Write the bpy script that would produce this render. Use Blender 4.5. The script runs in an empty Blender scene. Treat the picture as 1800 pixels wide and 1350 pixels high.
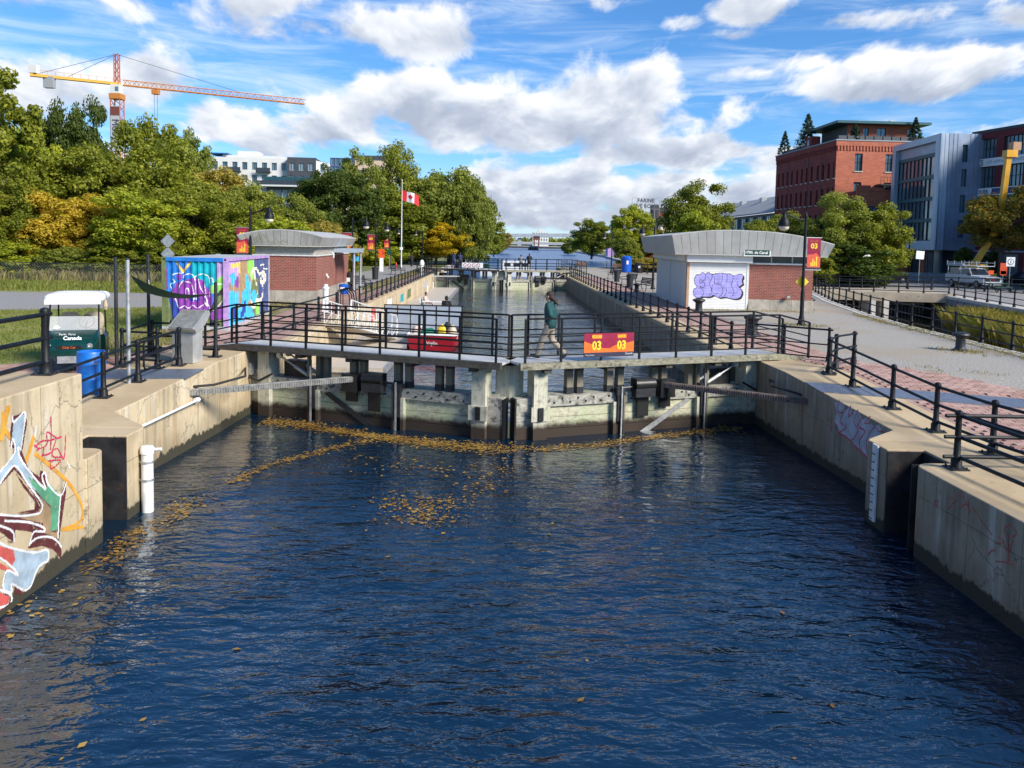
import bpy, bmesh, math, random
import numpy as np
from mathutils import Vector, Matrix, Euler
PI = math.pi
R = math.radians
scene = bpy.context.scene
C = scene.collection
# ---------------------------------------------------------------- camera
cam_d = bpy.data.cameras.new('camera'); cam = bpy.data.objects.new('camera', cam_d); C.objects.link(cam)
cam_d.sensor_width = 36; cam_d.lens = 28.0; cam_d.clip_start = 0.1; cam_d.clip_end = 20000
cam_d.shift_y = -0.08256
_F = Vector((0.01780701, 0.99740511, -0.06975647)); _R = Vector((0.99964746, -0.01638594, 0.02089141)); _U = Vector((-0.01969417, 0.0701039, 0.99734527))
cam.matrix_world = Matrix(((_R.x, _U.x, -_F.x, 0), (_R.y, _U.y, -_F.y, 0), (_R.z, _U.z, -_F.z, 3.2), (0, 0, 0, 1)))
scene.camera = cam
# ---------------------------------------------------------------- light, exposure
SUN_AZ = math.atan2(0.80, -0.60); SUN_EL = R(34)
sd = bpy.data.lights.new('sun', 'SUN'); sd.energy = 4.8; sd.angle = R(18); sd.color = (1.0, 0.93, 0.82)
sun = bpy.data.objects.new('sun', sd); C.objects.link(sun)
_s = Vector((math.sin(SUN_AZ)*math.cos(SUN_EL), math.cos(SUN_AZ)*math.cos(SUN_EL), math.sin(SUN_EL)))
sun.rotation_euler = (-_s).to_track_quat('-Z', 'Y').to_euler(); sun.location = _s*60
scene.view_settings.view_transform = 'Standard'; scene.view_settings.look = 'None'
scene.view_settings.exposure = 0.42; scene.view_settings.gamma = 1.0; scene.view_settings.use_curve_mapping = False
scene.cycles.max_bounces = 6; scene.cycles.transparent_max_bounces = 6; scene.cycles.caustics_reflective = False; scene.cycles.caustics_refractive = False
scene.cycles.use_denoising = True
# ---------------------------------------------------------------- node helpers
class NT:
    def __init__(s, tree): s.t = tree; s.n = tree.nodes; s.l = tree.links
    def N(s, typ, **kw):
        n = s.n.new('ShaderNode'+typ)
        for k, v in kw.items(): setattr(n, k, v)
        return n
    def put(s, sock, v):
        if v is None: return
        if isinstance(v, bpy.types.NodeSocket): s.l.new(v, sock)
        else:
            if isinstance(v, tuple) and len(v) == 3 and sock.type == 'RGBA': v = (*v, 1)
            sock.default_value = v
    def math(s, op, a, b=None, c=None, clamp=False):
        n = s.N('Math', operation=op); n.use_clamp = clamp
        s.put(n.inputs[0], a); s.put(n.inputs[1], b); s.put(n.inputs[2], c); return n.outputs[0]
    def vmath(s, op, a, b=None):
        n = s.N('VectorMath', operation=op); s.put(n.inputs[0], a); s.put(n.inputs[1], b); return n.outputs[0]
    def mix(s, f, a, b, blend='MIX'):
        n = s.N('Mix', data_type='RGBA', blend_type=blend); s.put(n.inputs[0], f); s.put(n.inputs[6], a); s.put(n.inputs[7], b); return n.outputs[2]
    def ramp(s, f, stops, interp='LINEAR'):
        n = s.N('ValToRGB'); r = n.color_ramp; r.interpolation = interp
        while len(r.elements) < len(stops): r.elements.new(0.5)
        for e, (p, c) in zip(r.elements, stops):
            e.position = p; e.color = (c, c, c, 1) if not isinstance(c, tuple) else (*c, 1)
        s.put(n.inputs[0], f); return n.outputs[0]
    def noise(s, vec, scale, detail=3, rough=.55, dist=0., dim='3D'):
        n = s.N('TexNoise', noise_dimensions=dim); s.put(n.inputs['Vector'], vec)
        n.inputs['Scale'].default_value = scale; n.inputs['Detail'].default_value = detail; n.inputs['Roughness'].default_value = rough; n.inputs['Distortion'].default_value = dist
        return n.outputs[0]
    def sep(s, v): n = s.N('SeparateXYZ'); s.put(n.inputs[0], v); return n.outputs
    def comb(s, x, y, z): n = s.N('CombineXYZ'); s.put(n.inputs[0], x); s.put(n.inputs[1], y); s.put(n.inputs[2], z); return n.outputs[0]
    def mapping(s, v, scale=(1, 1, 1), rot=(0, 0, 0), loc=(0, 0, 0)):
        n = s.N('Mapping'); s.put(n.inputs[0], v); n.inputs[1].default_value = loc; n.inputs[2].default_value = rot; n.inputs[3].default_value = scale; return n.outputs[0]
    def smooth(s, x, lo, hi):
        n = s.N('MapRange', interpolation_type='SMOOTHSTEP'); s.put(n.inputs[0], x); n.inputs[1].default_value = lo; n.inputs[2].default_value = hi; return n.outputs[0]
# ---------------------------------------------------------------- world: Nishita sky with clouds
world = bpy.data.worlds.new('World'); scene.world = world; world.use_nodes = True
world.cycles.sampling_method = 'MANUAL'; world.cycles.sample_map_resolution = 256
def build_world():
    g = NT(world.node_tree); g.n.clear()
    out = g.N('OutputWorld'); bg = g.N('Background'); bg.inputs[1].default_value = 0.09
    sky = g.N('TexSky', sky_type='NISHITA'); sky.sun_disc = False; sky.sun_elevation = SUN_EL; sky.sun_rotation = SUN_AZ
    sky.altitude = 30; sky.air_density = 1.0; sky.dust_density = 0.4; sky.ozone_density = 2.2
    tc = g.N('TexCoord'); d = g.vmath('NORMALIZE', tc.outputs['Generated']); x, y, z = g.sep(d)
    az = g.math('ARCTAN2', x, y); el = g.math('ARCSINE', z)
    # fbm in direction space: features squash towards the horizon as clouds seen in perspective do
    sq = g.math('DIVIDE', 1.0, g.math('ADD', .35, g.math('MAXIMUM', el, 0.0)))
    p = g.comb(g.math('MULTIPLY', az, g.math('MULTIPLY', sq, .40)), g.math('MULTIPLY', el, g.math('MULTIPLY', sq, .95)), g.math('MULTIPLY', az, .3))
    warp = g.N('TexNoise'); g.put(warp.inputs['Vector'], p); warp.inputs['Scale'].default_value = 9; warp.inputs['Detail'].default_value = 3
    pw = g.vmath('ADD', p, g.vmath('MULTIPLY', g.vmath('SUBTRACT', warp.outputs['Color'], (.5, .5, .5)), (.055, .055, .055)))
    n1 = g.noise(pw, 11.0, 7, .58)
    off = g.vmath('ADD', pw, (0.012, 0.034, 0.0)); n2 = g.noise(off, 11.0, 4, .58)
    big = g.noise(p, 2.0, 2, .5)
    # clouds standing in the sky: (azimuth, elevation, half width, half height, weight)
    CL = [(-0.034, 0.151, 0.214, 0.037, 1.0), (-0.226, 0.133, 0.064, 0.023, 0.8), (-0.126, 0.174, 0.079, 0.029, 0.95), (0.124, 0.183, 0.079, 0.036, 0.95), (0.052, 0.132, 0.093, 0.019, 0.95), (0.174, 0.202, 0.05, 0.021, 0.8), (0.059, 0.068, 0.107, 0.033, 1.15), (0.195, 0.063, 0.114, 0.029, 1.1), (0.295, 0.062, 0.079, 0.024, 1.05), (-0.012, 0.077, 0.05, 0.024, 1.0), (0.088, 0.036, 0.186, 0.016, 0.9), (-0.562, 0.262, 0.107, 0.027, 1.0), (-0.276, 0.278, 0.064, 0.029, 0.85), (-0.126, 0.252, 0.107, 0.03, 0.95), (-0.226, 0.247, 0.079, 0.021, 0.7), (-0.412, 0.179, 0.054, 0.029, 0.95), (-0.326, 0.14, 0.05, 0.024, 0.9), (-0.519, 0.166, 0.079, 0.029, 0.7), (-0.584, 0.151, 0.05, 0.029, 0.7), (-0.276, 0.121, 0.043, 0.026, 0.7), (0.241, 0.111, 0.114, 0.02, 0.95), (0.477, 0.191, 0.096, 0.021, 1.0), (0.288, 0.277, 0.044, 0.02, 0.9), (0.224, 0.262, 0.029, 0.011, 0.6), (0.263, 0.248, 0.05, 0.009, 0.6), (0.424, 0.254, 0.079, 0.011, 0.6), (0.602, 0.293, 0.093, 0.024, 0.8), (0.57, 0.244, 0.026, 0.011, 0.65), (0.088, 0.3, 0.064, 0.016, 0.7), (0.124, 0.287, 0.057, 0.01, 0.5), (0.631, 0.169, 0.064, 0.026, 0.95), (0.345, 0.217, 0.043, 0.013, 0.6), (0.288, 0.205, 0.043, 0.01, 0.6), (0.552, 0.203, 0.036, 0.011, 0.7), (0.545, 0.128, 0.143, 0.017, 0.6), (-0.484, 0.081, 0.214, 0.029, 0.6)]
    av = g.comb(az, el, 0.0); tot = 0.0; acc = 0.0; sw = .0001
    for (a, e, wa, we, wt) in CL:
        m_ = g.N('VectorMath', operation='MULTIPLY_ADD'); g.put(m_.inputs[0], av); m_.inputs[1].default_value = (1/wa, 1/we, 0); m_.inputs[2].default_value = (-a/wa, -e/we, 0)
        dt = g.N('VectorMath', operation='DOT_PRODUCT'); g.put(dt.inputs[0], m_.outputs[0]); g.put(dt.inputs[1], m_.outputs[0])
        w = g.math('POWER', .52, dt.outputs['Value']); tot = g.math('MAXIMUM', tot, g.math('MULTIPLY', w, wt)); acc = g.math('MULTIPLY_ADD', w, e, acc); sw = g.math('ADD', w, sw)
    below = g.math('MULTIPLY', g.math('SUBTRACT', el, g.math('DIVIDE', acc, sw)), 26.0)
    below = g.math('MINIMUM', g.math('MAXIMUM', below, -1.0), 1.0)
    # outside the view clouds are thinned, leaving blue for the water to reflect
    outside = g.math('MAXIMUM', g.smooth(g.math('ABSOLUTE', az), .62, .85), g.smooth(el, .33, .48))
    wild = g.math('MULTIPLY', g.smooth(big, .60, .82), .75)
    cov = g.math('MULTIPLY_ADD', outside, wild, tot)
    dens = g.math('ADD', g.math('MULTIPLY', g.math('SUBTRACT', n1, .5), 3.4), g.math('SUBTRACT', g.math('MULTIPLY', cov, 1.45), .50))
    alpha = g.smooth(dens, -.06, .50)
    lit = g.math('ADD', g.math('MULTIPLY', g.math('SUBTRACT', n1, n2), 2.6), g.math('MULTIPLY', below, .60))
    lit = g.math('ADD', lit, g.math('MULTIPLY', g.smooth(dens, .1, 1.1), -.30)); lit = g.math('ADD', lit, .62, clamp=True)
    cc = g.ramp(lit, [(0.0, (.42, .48, .60)), (.35, (.57, .63, .73)), (.65, (.80, .84, .90)), (.95, (1.0, 1.0, 1.0))])
    cc = g.vmath('MULTIPLY', cc, (9.2, 9.2, 9.3))
    # thin high streaks
    st = g.noise(g.comb(g.math('MULTIPLY', az, 2.2), g.math('MULTIPLY', el, 17.0), 3.1), 2.4, 6, .62, .6)
    sta = g.math('MULTIPLY', g.smooth(st, .42, .80), g.math('SUBTRACT', .58, g.math('MULTIPLY', g.smooth(el, .25, .55), .54)))
    hz = g.math('MULTIPLY', g.smooth(el, .13, 0.0), .55)
    base = g.mix(1.0, sky.outputs[0], (.56, 1.02, 1.50), 'MULTIPLY')
    base = g.mix(g.math('MAXIMUM', sta, hz), base, (7.6, 8.6, 9.6))
    col = g.mix(alpha, base, cc)
    # the ground half stays dull
    col = g.mix(g.smooth(z, 0.0, -.02), col, (.9, 1.0, .9))
    g.put(bg.inputs[0], col); g.l.new(bg.outputs[0], out.inputs[0])
build_world()
# ---------------------------------------------------------------- mesh helpers
class B:
    """collects shapes, then builds ONE mesh object"""
    def __init__(s): s.v = []; s.f = []; s.mi = []; s.cur = 0
    def add(s, vs, fs):
        o = len(s.v); s.v += [tuple(v) for v in vs]; s.f += [tuple(i+o for i in f) for f in fs]; s.mi += [s.cur]*len(fs); return s
    def mat(s, i): s.cur = i; return s
    def box(s, c, d, rz=0, rx=0, ry=0, taper=1.0):
        M = Euler((rx, ry, rz)).to_matrix(); c = Vector(c); vs = []
        for k in (-.5, .5):
            t = taper if k > 0 else 1.0
            for (i, j) in ((-.5, -.5), (.5, -.5), (.5, .5), (-.5, .5)): vs.append(c + M @ Vector((i*d[0]*t, j*d[1]*t, k*d[2])))
        return s.add(vs, [(3, 2, 1, 0), (4, 5, 6, 7), (0, 1, 5, 4), (1, 2, 6, 5), (2, 3, 7, 6), (3, 0, 4, 7)])
    def b2(s, x0, x1, y0, y1, z0, z1): return s.box(((x0+x1)/2, (y0+y1)/2, (z0+z1)/2), (abs(x1-x0), abs(y1-y0), abs(z1-z0)))
    def beam(s, p0, p1, w, h):
        p0 = Vector(p0); p1 = Vector(p1); a = (p1-p0).normalized()
        r = a.cross(Vector((0, 0, 1))); r = Vector((1, 0, 0)) if r.length < 1e-4 else r.normalized(); u = r.cross(a)
        vs = []
        for p in (p0, p1):
            for (i, j) in ((-.5, -.5), (.5, -.5), (.5, .5), (-.5, .5)): vs.append(p + r*i*w + u*j*h)
        return s.add(vs, [(3, 2, 1, 0), (4, 5, 6, 7), (0, 1, 5, 4), (1, 2, 6, 5), (2, 3, 7, 6), (3, 0, 4, 7)])
    def cyl(s, p0, p1, r0, r1=None, n=8, caps=True):
        r1 = r0 if r1 is None else r1; p0 = Vector(p0); p1 = Vector(p1); a = (p1-p0).normalized()
        u = a.orthogonal().normalized(); w = a.cross(u); vs = []
        for p, r in ((p0, r0), (p1, r1)):
            for k in range(n): t = 2*PI*k/n; vs.append(p + (u*math.cos(t)+w*math.sin(t))*r)
        fs = [(k, (k+1) % n, n+(k+1) % n, n+k) for k in range(n)]
        if caps: fs += [tuple(range(n-1, -1, -1)), tuple(range(n, 2*n))]
        return s.add(vs, fs)
    def tube(s, pts, r, n=6, closed=False):
        pts = [Vector(p) for p in pts]; m = len(pts); vs = []; rs = r if isinstance(r, (list, tuple)) else [r]*m
        up = None
        for i, p in enumerate(pts):
            a = (pts[(i+1) % m] - pts[i-1]) if (closed or 0 < i < m-1) else (pts[1]-pts[0] if i == 0 else pts[-1]-pts[-2])
            a = a.normalized() if a.length > 1e-9 else Vector((0, 0, 1))
            if up is None: up = a.orthogonal().normalized()
            up = (up - a*up.dot(a)); up = up.normalized() if up.length > 1e-6 else a.orthogonal().normalized()
            w = a.cross(up)
            for k in range(n): t = 2*PI*k/n; vs.append(p + (up*math.cos(t)+w*math.sin(t))*rs[i])
        fs = []
        for i in range(m if closed else m-1):
            j = (i+1) % m
            for k in range(n): fs.append((i*n+k, i*n+(k+1) % n, j*n+(k+1) % n, j*n+k))
        if not closed: fs += [tuple(range(n-1, -1, -1)), tuple(range((m-1)*n, m*n))]
        return s.add(vs, fs)
    def lathe(s, prof, c=(0, 0, 0), n=12):
        vs = []; c = Vector(c)
        for (r, z) in prof:
            for k in range(n): t = 2*PI*k/n; vs.append(c + Vector((r*math.cos(t), r*math.sin(t), z)))
        m = len(prof); fs = [(i*n+k, i*n+(k+1) % n, (i+1)*n+(k+1) % n, (i+1)*n+k) for i in range(m-1) for k in range(n)]
        fs += [tuple(range(n-1, -1, -1)), tuple(range((m-1)*n, m*n))]
        return s.add(vs, fs)
    def prism(s, poly, z0, z1):
        """plan polygon extruded; z0/z1 numbers or functions of (x,y)"""
        n = len(poly); f0 = z0 if callable(z0) else (lambda x, y: z0); f1 = z1 if callable(z1) else (lambda x, y: z1)
        vs = [(x, y, f0(x, y)) for x, y in poly] + [(x, y, f1(x, y)) for x, y in poly]
        return s.add(vs, [tuple(range(n-1, -1, -1)), tuple(range(n, 2*n))] + [(i, (i+1) % n, n+(i+1) % n, n+i) for i in range(n)])
    def slab(s, poly3, off):
        """any planar 3-D polygon given thickness along a vector"""
        n = len(poly3); off = Vector(off); vs = [Vector(p) for p in poly3]; vs = vs + [p+off for p in vs]
        return s.add(vs, [tuple(range(n-1, -1, -1)), tuple(range(n, 2*n))] + [(i, (i+1) % n, n+(i+1) % n, n+i) for i in range(n)])
    def sheet(s, poly3): return s.add(poly3, [tuple(range(len(poly3)))])
    def mesh(s, name, M=None, recalc=True, off=None):
        vs = s.v
        if M is not None: vs = [tuple(M @ Vector(v)) for v in vs]
        if off is not None: vs = [(x-off[0], y-off[1], z-off[2]) for x, y, z in vs]
        me = bpy.data.meshes.new(name); me.from_pydata(vs, [], s.f)
        if any(s.mi): me.polygons.foreach_set('material_index', s.mi)
        if recalc and len(s.f) < 20000:
            bm = bmesh.new(); bm.from_mesh(me); bmesh.ops.recalc_face_normals(bm, faces=bm.faces); bm.to_mesh(me); bm.free()
        me.update(); return me
    def build(s, name, m, parent=None, smooth=False, M=None, world=False, recalc=True):
        me = s.mesh(name, M, recalc, parent.location if (world and parent) else None)
        for mm in (m if isinstance(m, (list, tuple)) else [m]): me.materials.append(mm)
        if smooth: shade(me)
        return link(name, me, parent)
def shade(me, ang=40):
    me.polygons.foreach_set('use_smooth', [True]*len(me.polygons)); me.update()
    try: me.set_sharp_from_angle(angle=R(ang))
    except Exception: pass
def link(name, me, parent=None):
    o = bpy.data.objects.new(name, me); C.objects.link(o)
    if parent: o.parent = parent
    return o
def tag(o, label=None, cat=None, group=None, kind=None):
    if label: o['label'] = label
    if cat: o['category'] = cat
    if group: o['group'] = group
    if kind: o['kind'] = kind
    return o
def thing(name, label, cat, loc=(0, 0, 0), rz=0, group=None):
    o = bpy.data.objects.new(name, None); C.objects.link(o); o.empty_display_size = .2
    o.location = loc; o.rotation_euler = (0, 0, rz); return tag(o, label, cat, group)
def kids(o): return [c for c in bpy.data.objects if c.parent == o]
def copy_tree(o, loc=None, rz=None, label=None, parent=None, scale=None, kmap=None):
    kmap = kmap if kmap is not None else KM()
    c = o.copy(); C.objects.link(c); c.parent = parent
    if loc is not None: c.location = loc
    if rz is not None: c.rotation_euler = (0, 0, rz)
    if scale is not None: c.scale = (scale,)*3
    if label: c['label'] = label
    for ch in kmap.get(o.name, []): copy_tree(ch, parent=c, kmap=kmap)
    return c
def KM():
    k = {}
    for c in bpy.data.objects:
        if c.parent: k.setdefault(c.parent.name, []).append(c)
    return k
def struct(name, b, m, **kw): return tag(b.build(name, m, **kw), kind='structure')
_DG = None
def text_mesh(txt, size, depth=0.0, align='CENTER'):
    cu = bpy.data.curves.new('t', 'FONT'); cu.body = txt; cu.size = size; cu.align_x = align; cu.align_y = 'CENTER'; cu.extrude = depth; cu.resolution_u = 2
    o = bpy.data.objects.new('t', cu); C.objects.link(o); bpy.context.view_layer.update()
    me = bpy.data.meshes.new_from_object(o.evaluated_get(bpy.context.evaluated_depsgraph_get())); bpy.data.objects.remove(o); bpy.data.curves.remove(cu)
    return me
def text(txt, size, M, m, parent=None, name='lettering', sx=1.0, bold=0.0, align='CENTER'):
    """letters laid in local XY, moved by M (x along the line, y up the letters)"""
    me = text_mesh(txt, size, 0.0, align); me.transform(Matrix.Diagonal((sx, 1, 1, 1)))
    if bold:
        m2 = me.copy(); 
        bm = bmesh.new()
        for dx, dy in ((0, 0), (bold, 0), (-bold, 0), (0, bold), (0, -bold)):
            t = me.copy(); t.transform(Matrix.Translation((dx, dy, dx*.013+dy*.017))); bm.from_mesh(t); bpy.data.meshes.remove(t)
        bm.to_mesh(me); bm.free(); bpy.data.meshes.remove(m2)
    me.transform(M); me.materials.clear(); me.materials.append(m); me.name = name
    return link(name, me, parent)
def face_M(origin, right, up):
    r = Vector(right).normalized(); u = Vector(up).normalized(); n = r.cross(u); o = Vector(origin)
    return Matrix(((r.x, u.x, n.x, o.x), (r.y, u.y, n.y, o.y), (r.z, u.z, n.z, o.z), (0, 0, 0, 1)))
# ---------------------------------------------------------------- materials
MATS = {}
def new_mat(name):
    m = bpy.data.materials.new(name); m.use_nodes = True; g = NT(m.node_tree); g.n.clear()
    o = g.N('OutputMaterial'); b = g.N('BsdfPrincipled'); g.l.new(b.outputs[0], o.inputs[0]); MATS[name] = m
    g.out = o; g.b = b; return m, g
def bump(g, h, strength=.3, dist=.02):
    n = g.N('Bump'); n.inputs['Strength'].default_value = strength; n.inputs['Distance'].default_value = dist; g.put(n.inputs['Height'], h); g.l.new(n.outputs[0], g.b.inputs['Normal'])
def co(g, kind='Object'):
    if kind == 'World': return g.N('NewGeometry').outputs['Position']
    return g.N('TexCoord').outputs[kind]
def simple(name, c, rough=.5, metal=0., var=.12, scale=6., bmp=0., spec=None, wear=None, coord='Object', rnd=0.):
    """one colour with soft mottling, optional worn patches"""
    if name in MATS: return MATS[name]
    m, g = new_mat(name); v = co(g, coord); n = g.noise(v, scale, 4, .6)
    lo = tuple(max(0, x*(1-var)) for x in c); hi = tuple(min(1, x*(1+var)) for x in c)
    col = g.mix(g.smooth(n, .3, .7), lo, hi)
    if rnd:
        k = g.N('ObjectInfo').outputs['Random']; k = g.math('ADD', 1-rnd, g.math('MULTIPLY', k, 2*rnd)); col = g.mix(1.0, col, g.comb(k, k, k), 'MULTIPLY')
    if wear:
        n2 = g.noise(v, scale*2.7, 6, .65); col = g.mix(g.math('MULTIPLY', g.smooth(n2, .58, .70), .8), col, wear)
    g.put(g.b.inputs['Base Color'], col); g.b.inputs['Metallic'].default_value = metal
    g.put(g.b.inputs['Roughness'], g.math('ADD', rough-.08, g.math('MULTIPLY', n, .16)))
    if spec is not None: g.b.inputs['Specular IOR Level'].default_value = spec
    if bmp: bump(g, g.noise(v, scale*4, 5, .6), bmp, .02)
    return m
def brick_mat(name, c1, c2, mortar, bw=.21, bh=.07, rough=.85, coord='Object', joint=.012, dirt=.25):
    m, g = new_mat(name); x, y, z = g.sep(co(g, coord)); v = g.comb(g.math('ADD', x, y), z, 0.)
    b = g.N('TexBrick'); b.offset = .5; g.put(b.inputs['Vector'], v); g.put(b.inputs['Color1'], c1); g.put(b.inputs['Color2'], c2); g.put(b.inputs['Mortar'], mortar)
    b.inputs['Scale'].default_value = 1; b.inputs['Mortar Size'].default_value = joint; b.inputs['Mortar Smooth'].default_value = .2; b.inputs['Brick Width'].default_value = bw; b.inputs['Row Height'].default_value = bh; b.inputs['Bias'].default_value = 0
    n = g.noise(co(g, coord), .8, 5, .6); col = g.mix(g.math('MULTIPLY', g.smooth(n, .4, .75), dirt), b.outputs[0], tuple(x*.45 for x in c1))
    g.put(g.b.inputs['Base Color'], col); g.b.inputs['Roughness'].default_value = rough
    bump(g, g.math('SUBTRACT', 1.0, b.outputs['Fac']), .5, .008); return m
def make_materials():
    # ---- lock wall concrete: streaks, damp stains, algae at the water line, cracks
    for nm, c0, c1, dk in (('concrete_wall', (.45, .345, .205), (.62, .505, .33), .65), ('concrete_wall_grey_shaded', (.27, .20, .125), (.40, .315, .215), .9)):  # grey one: right wall's shade put into the colour, with heavier stains
        m, g = new_mat(nm); p = co(g, 'World'); x, y, z = g.sep(p)
        n1 = g.noise(p, .7, 5, .62); n2 = g.noise(p, 5, 6, .65)
        stre = g.noise(g.mapping(p, (3.2, 3.2, .22)), 1.6, 5, .6)
        col = g.mix(g.smooth(n1, .32, .68), c0, c1)
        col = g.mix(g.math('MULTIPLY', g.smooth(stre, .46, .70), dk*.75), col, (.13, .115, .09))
        col = g.mix(g.math('MULTIPLY', g.smooth(g.noise(g.mapping(p, (2.1, 2.1, .3), loc=(5, 3, 1)), 1.3, 4), .54, .72), .45), col, (.72, .68, .60))
        col = g.mix(g.math('MULTIPLY', g.smooth(n2, .55, .75), .4), col, (.17, .135, .09))
        rust = g.math('MULTIPLY', g.smooth(g.noise(g.mapping(p, (2, 2, .5), loc=(9, 1, 0)), 1.1, 5), .6, .75), g.smooth(z, -.5, -1.5)); col = g.mix(g.math('MULTIPLY', rust, .6), col, (.34, .15, .05))
        vo = g.N('TexVoronoi', feature='DISTANCE_TO_EDGE'); g.put(vo.inputs['Vector'], g.vmath('ADD', p, g.vmath('MULTIPLY', g.comb(n2, n1, stre), (.5, .5, .5)))); vo.inputs['Scale'].default_value = 1.25
        crack = g.math('MULTIPLY', g.smooth(vo.outputs['Distance'], .014, .0), g.smooth(n1, .47, .6)); col = g.mix(g.math('MULTIPLY', crack, .55), col, (.06, .05, .04))
        zz = g.math('ADD', z, g.math('ADD', g.math('MULTIPLY', g.math('SUBTRACT', n2, .5), .24), g.math('MULTIPLY', g.math('SUBTRACT', stre, .5), .35))); col = g.mix(g.smooth(zz, -1.58, -1.64), col, (.016, .014, .009))
        col = g.mix(g.math('MULTIPLY', g.smooth(zz, -1.1, -1.6), .30), col, (.10, .09, .05))
        fl = g.math('ABSOLUTE', g.math('SUBTRACT', g.math('FRACT', g.math('MULTIPLY', g.math('ADD', y, g.math('MULTIPLY', x, .9)), .82)), .5)); seam = g.smooth(fl, .010, .0); hl = g.smooth(g.math('ABSOLUTE', g.math('ADD', z, g.math('ADD', .78, g.math('MULTIPLY', n1, .06)))), .012, .0); seam = g.math('MAXIMUM', seam, g.math('MULTIPLY', hl, .7)); col = g.mix(g.math('MULTIPLY', seam, .5), col, (.09, .075, .055))
        vp = g.N('TexVoronoi'); g.put(vp.inputs['Vector'], p); vp.inputs['Scale'].default_value = 17; pit = g.math('MULTIPLY', g.smooth(vp.outputs['Distance'], .16, .08), g.smooth(n2, .5, .62)); col = g.mix(g.math('MULTIPLY', pit, .55), col, (.10, .08, .06))
        g.put(g.b.inputs['Base Color'], col); g.b.inputs['Roughness'].default_value = .88
        bump(g, g.math('SUBTRACT', g.math('ADD', g.math('MULTIPLY', n2, .7), g.math('MULTIPLY', crack, -1.2)), g.math('ADD', seam, pit)), .6, .02)
    # ---- coping and paving concrete
    m, g = new_mat('concrete_top'); p = co(g, 'World'); n1 = g.noise(p, .6, 5, .6); n2 = g.noise(p, 9, 6, .7)
    col = g.mix(g.smooth(n1, .3, .7), (.44, .325, .185), (.55, .425, .26)); col = g.mix(g.math('MULTIPLY', g.smooth(n2, .52, .75), .35), col, (.30, .235, .15))
    col = g.mix(g.math('MULTIPLY', g.smooth(g.noise(p, 2.2, 6, .7, 1.0), .6, .72), .4), col, (.22, .17, .11))
    g.put(g.b.inputs['Base Color'], col); g.b.inputs['Roughness'].default_value = .9; bump(g, n2, .25, .01)
    # ---- grounds
    def ground_mat(nm, a, b, c, s1, s2, bs=.4, th=(.5, .66), f=.6, rough=.95):
        m, g = new_mat(nm); p = co(g, 'World'); n1 = g.noise(p, s1, 5, .6); n2 = g.noise(p, s2, 5, .7)
        col = g.mix(g.smooth(n2, .35, .65), a, b); col = g.mix(g.math('MULTIPLY', g.smooth(n1, *th), f), col, c)
        g.put(g.b.inputs['Base Color'], col); g.b.inputs['Roughness'].default_value = rough; bump(g, n2, bs, .02)
    ground_mat('grass_ground', (.14, .18, .03), (.24, .25, .06), (.33, .26, .12), .35, 14., .6, (.5, .66), .75)
    ground_mat('soil_grass', (.20, .165, .08), (.30, .25, .13), (.10, .125, .03), .4, 11., .5)
    ground_mat('gravel', (.22, .20, .17), (.46, .43, .375), (.34, .265, .17), .3, 19., 1.0, (.46, .66), .65)
    ground_mat('asphalt_path', (.20, .19, .18), (.32, .31, .30), (.30, .26, .20), .35, 17., .6, (.46, .68), .5)
    ground_mat('far_ground', (.10, .13, .03), (.16, .17, .05), (.20, .18, .08), .05, 2., .2)
    ground_mat('canal_bed', (.03, .03, .02), (.05, .045, .03), (.04, .04, .02), .5, 4., .2)
    # ---- brick paving (far part, pieces too small to see)
    m, g = new_mat('paving_brick'); p = co(g, 'World'); b = g.N('TexBrick'); g.put(b.inputs['Vector'], g.mapping(p, rot=(0, 0, PI/2)))
    g.put(b.inputs['Color1'], (.43, .265, .22)); g.put(b.inputs['Color2'], (.34, .20, .165)); g.put(b.inputs['Mortar'], (.11, .08, .06)); b.inputs['Scale'].default_value = 1
    b.inputs['Brick Width'].default_value = .3; b.inputs['Row Height'].default_value = .15; b.inputs['Mortar Size'].default_value = .01
    n1 = g.noise(p, 1.1, 5); col = g.mix(g.math('MULTIPLY', g.smooth(n1, .45, .7), .35), b.outputs[0], (.42, .33, .25)); g.put(g.b.inputs['Base Color'], col); g.b.inputs['Roughness'].default_value = .9
    m, g = new_mat('paver'); k = g.N('ObjectInfo').outputs['Random']; i = g.N('NewGeometry').outputs['Random Per Island']; p = co(g, 'World')
    col = g.ramp(g.math('FRACT', g.math('ADD', k, i)), [(0, (.33, .19, .15)), (.5, (.42, .26, .215)), (1, (.50, .33, .28))]); col = g.mix(g.math('MULTIPLY', g.smooth(g.noise(p, 1.2, 5, .65), .48, .72), .45), col, (.43, .34, .25))
    g.put(g.b.inputs['Base Color'], col); g.b.inputs['Roughness'].default_value = .9; bump(g, g.noise(p, 60, 4), .3, .005)
    # ---- brick walls
    brick_mat('hut_brick', (.21, .048, .032), (.31, .075, .05), (.30, .21, .17), .24, .08, joint=.011)
    brick_mat('factory_brick', (.22, .026, .018), (.33, .045, .03), (.19, .06, .05), .5, .16, joint=.012, dirt=.5)
    brick_mat('red_brick_new', (.13, .016, .022), (.18, .025, .03), (.12, .03, .03), .5, .16, joint=.012)
    brick_mat('orange_brick', (.40, .105, .055), (.50, .15, .085), (.40, .18, .12), .5, .16, joint=.012)
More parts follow.
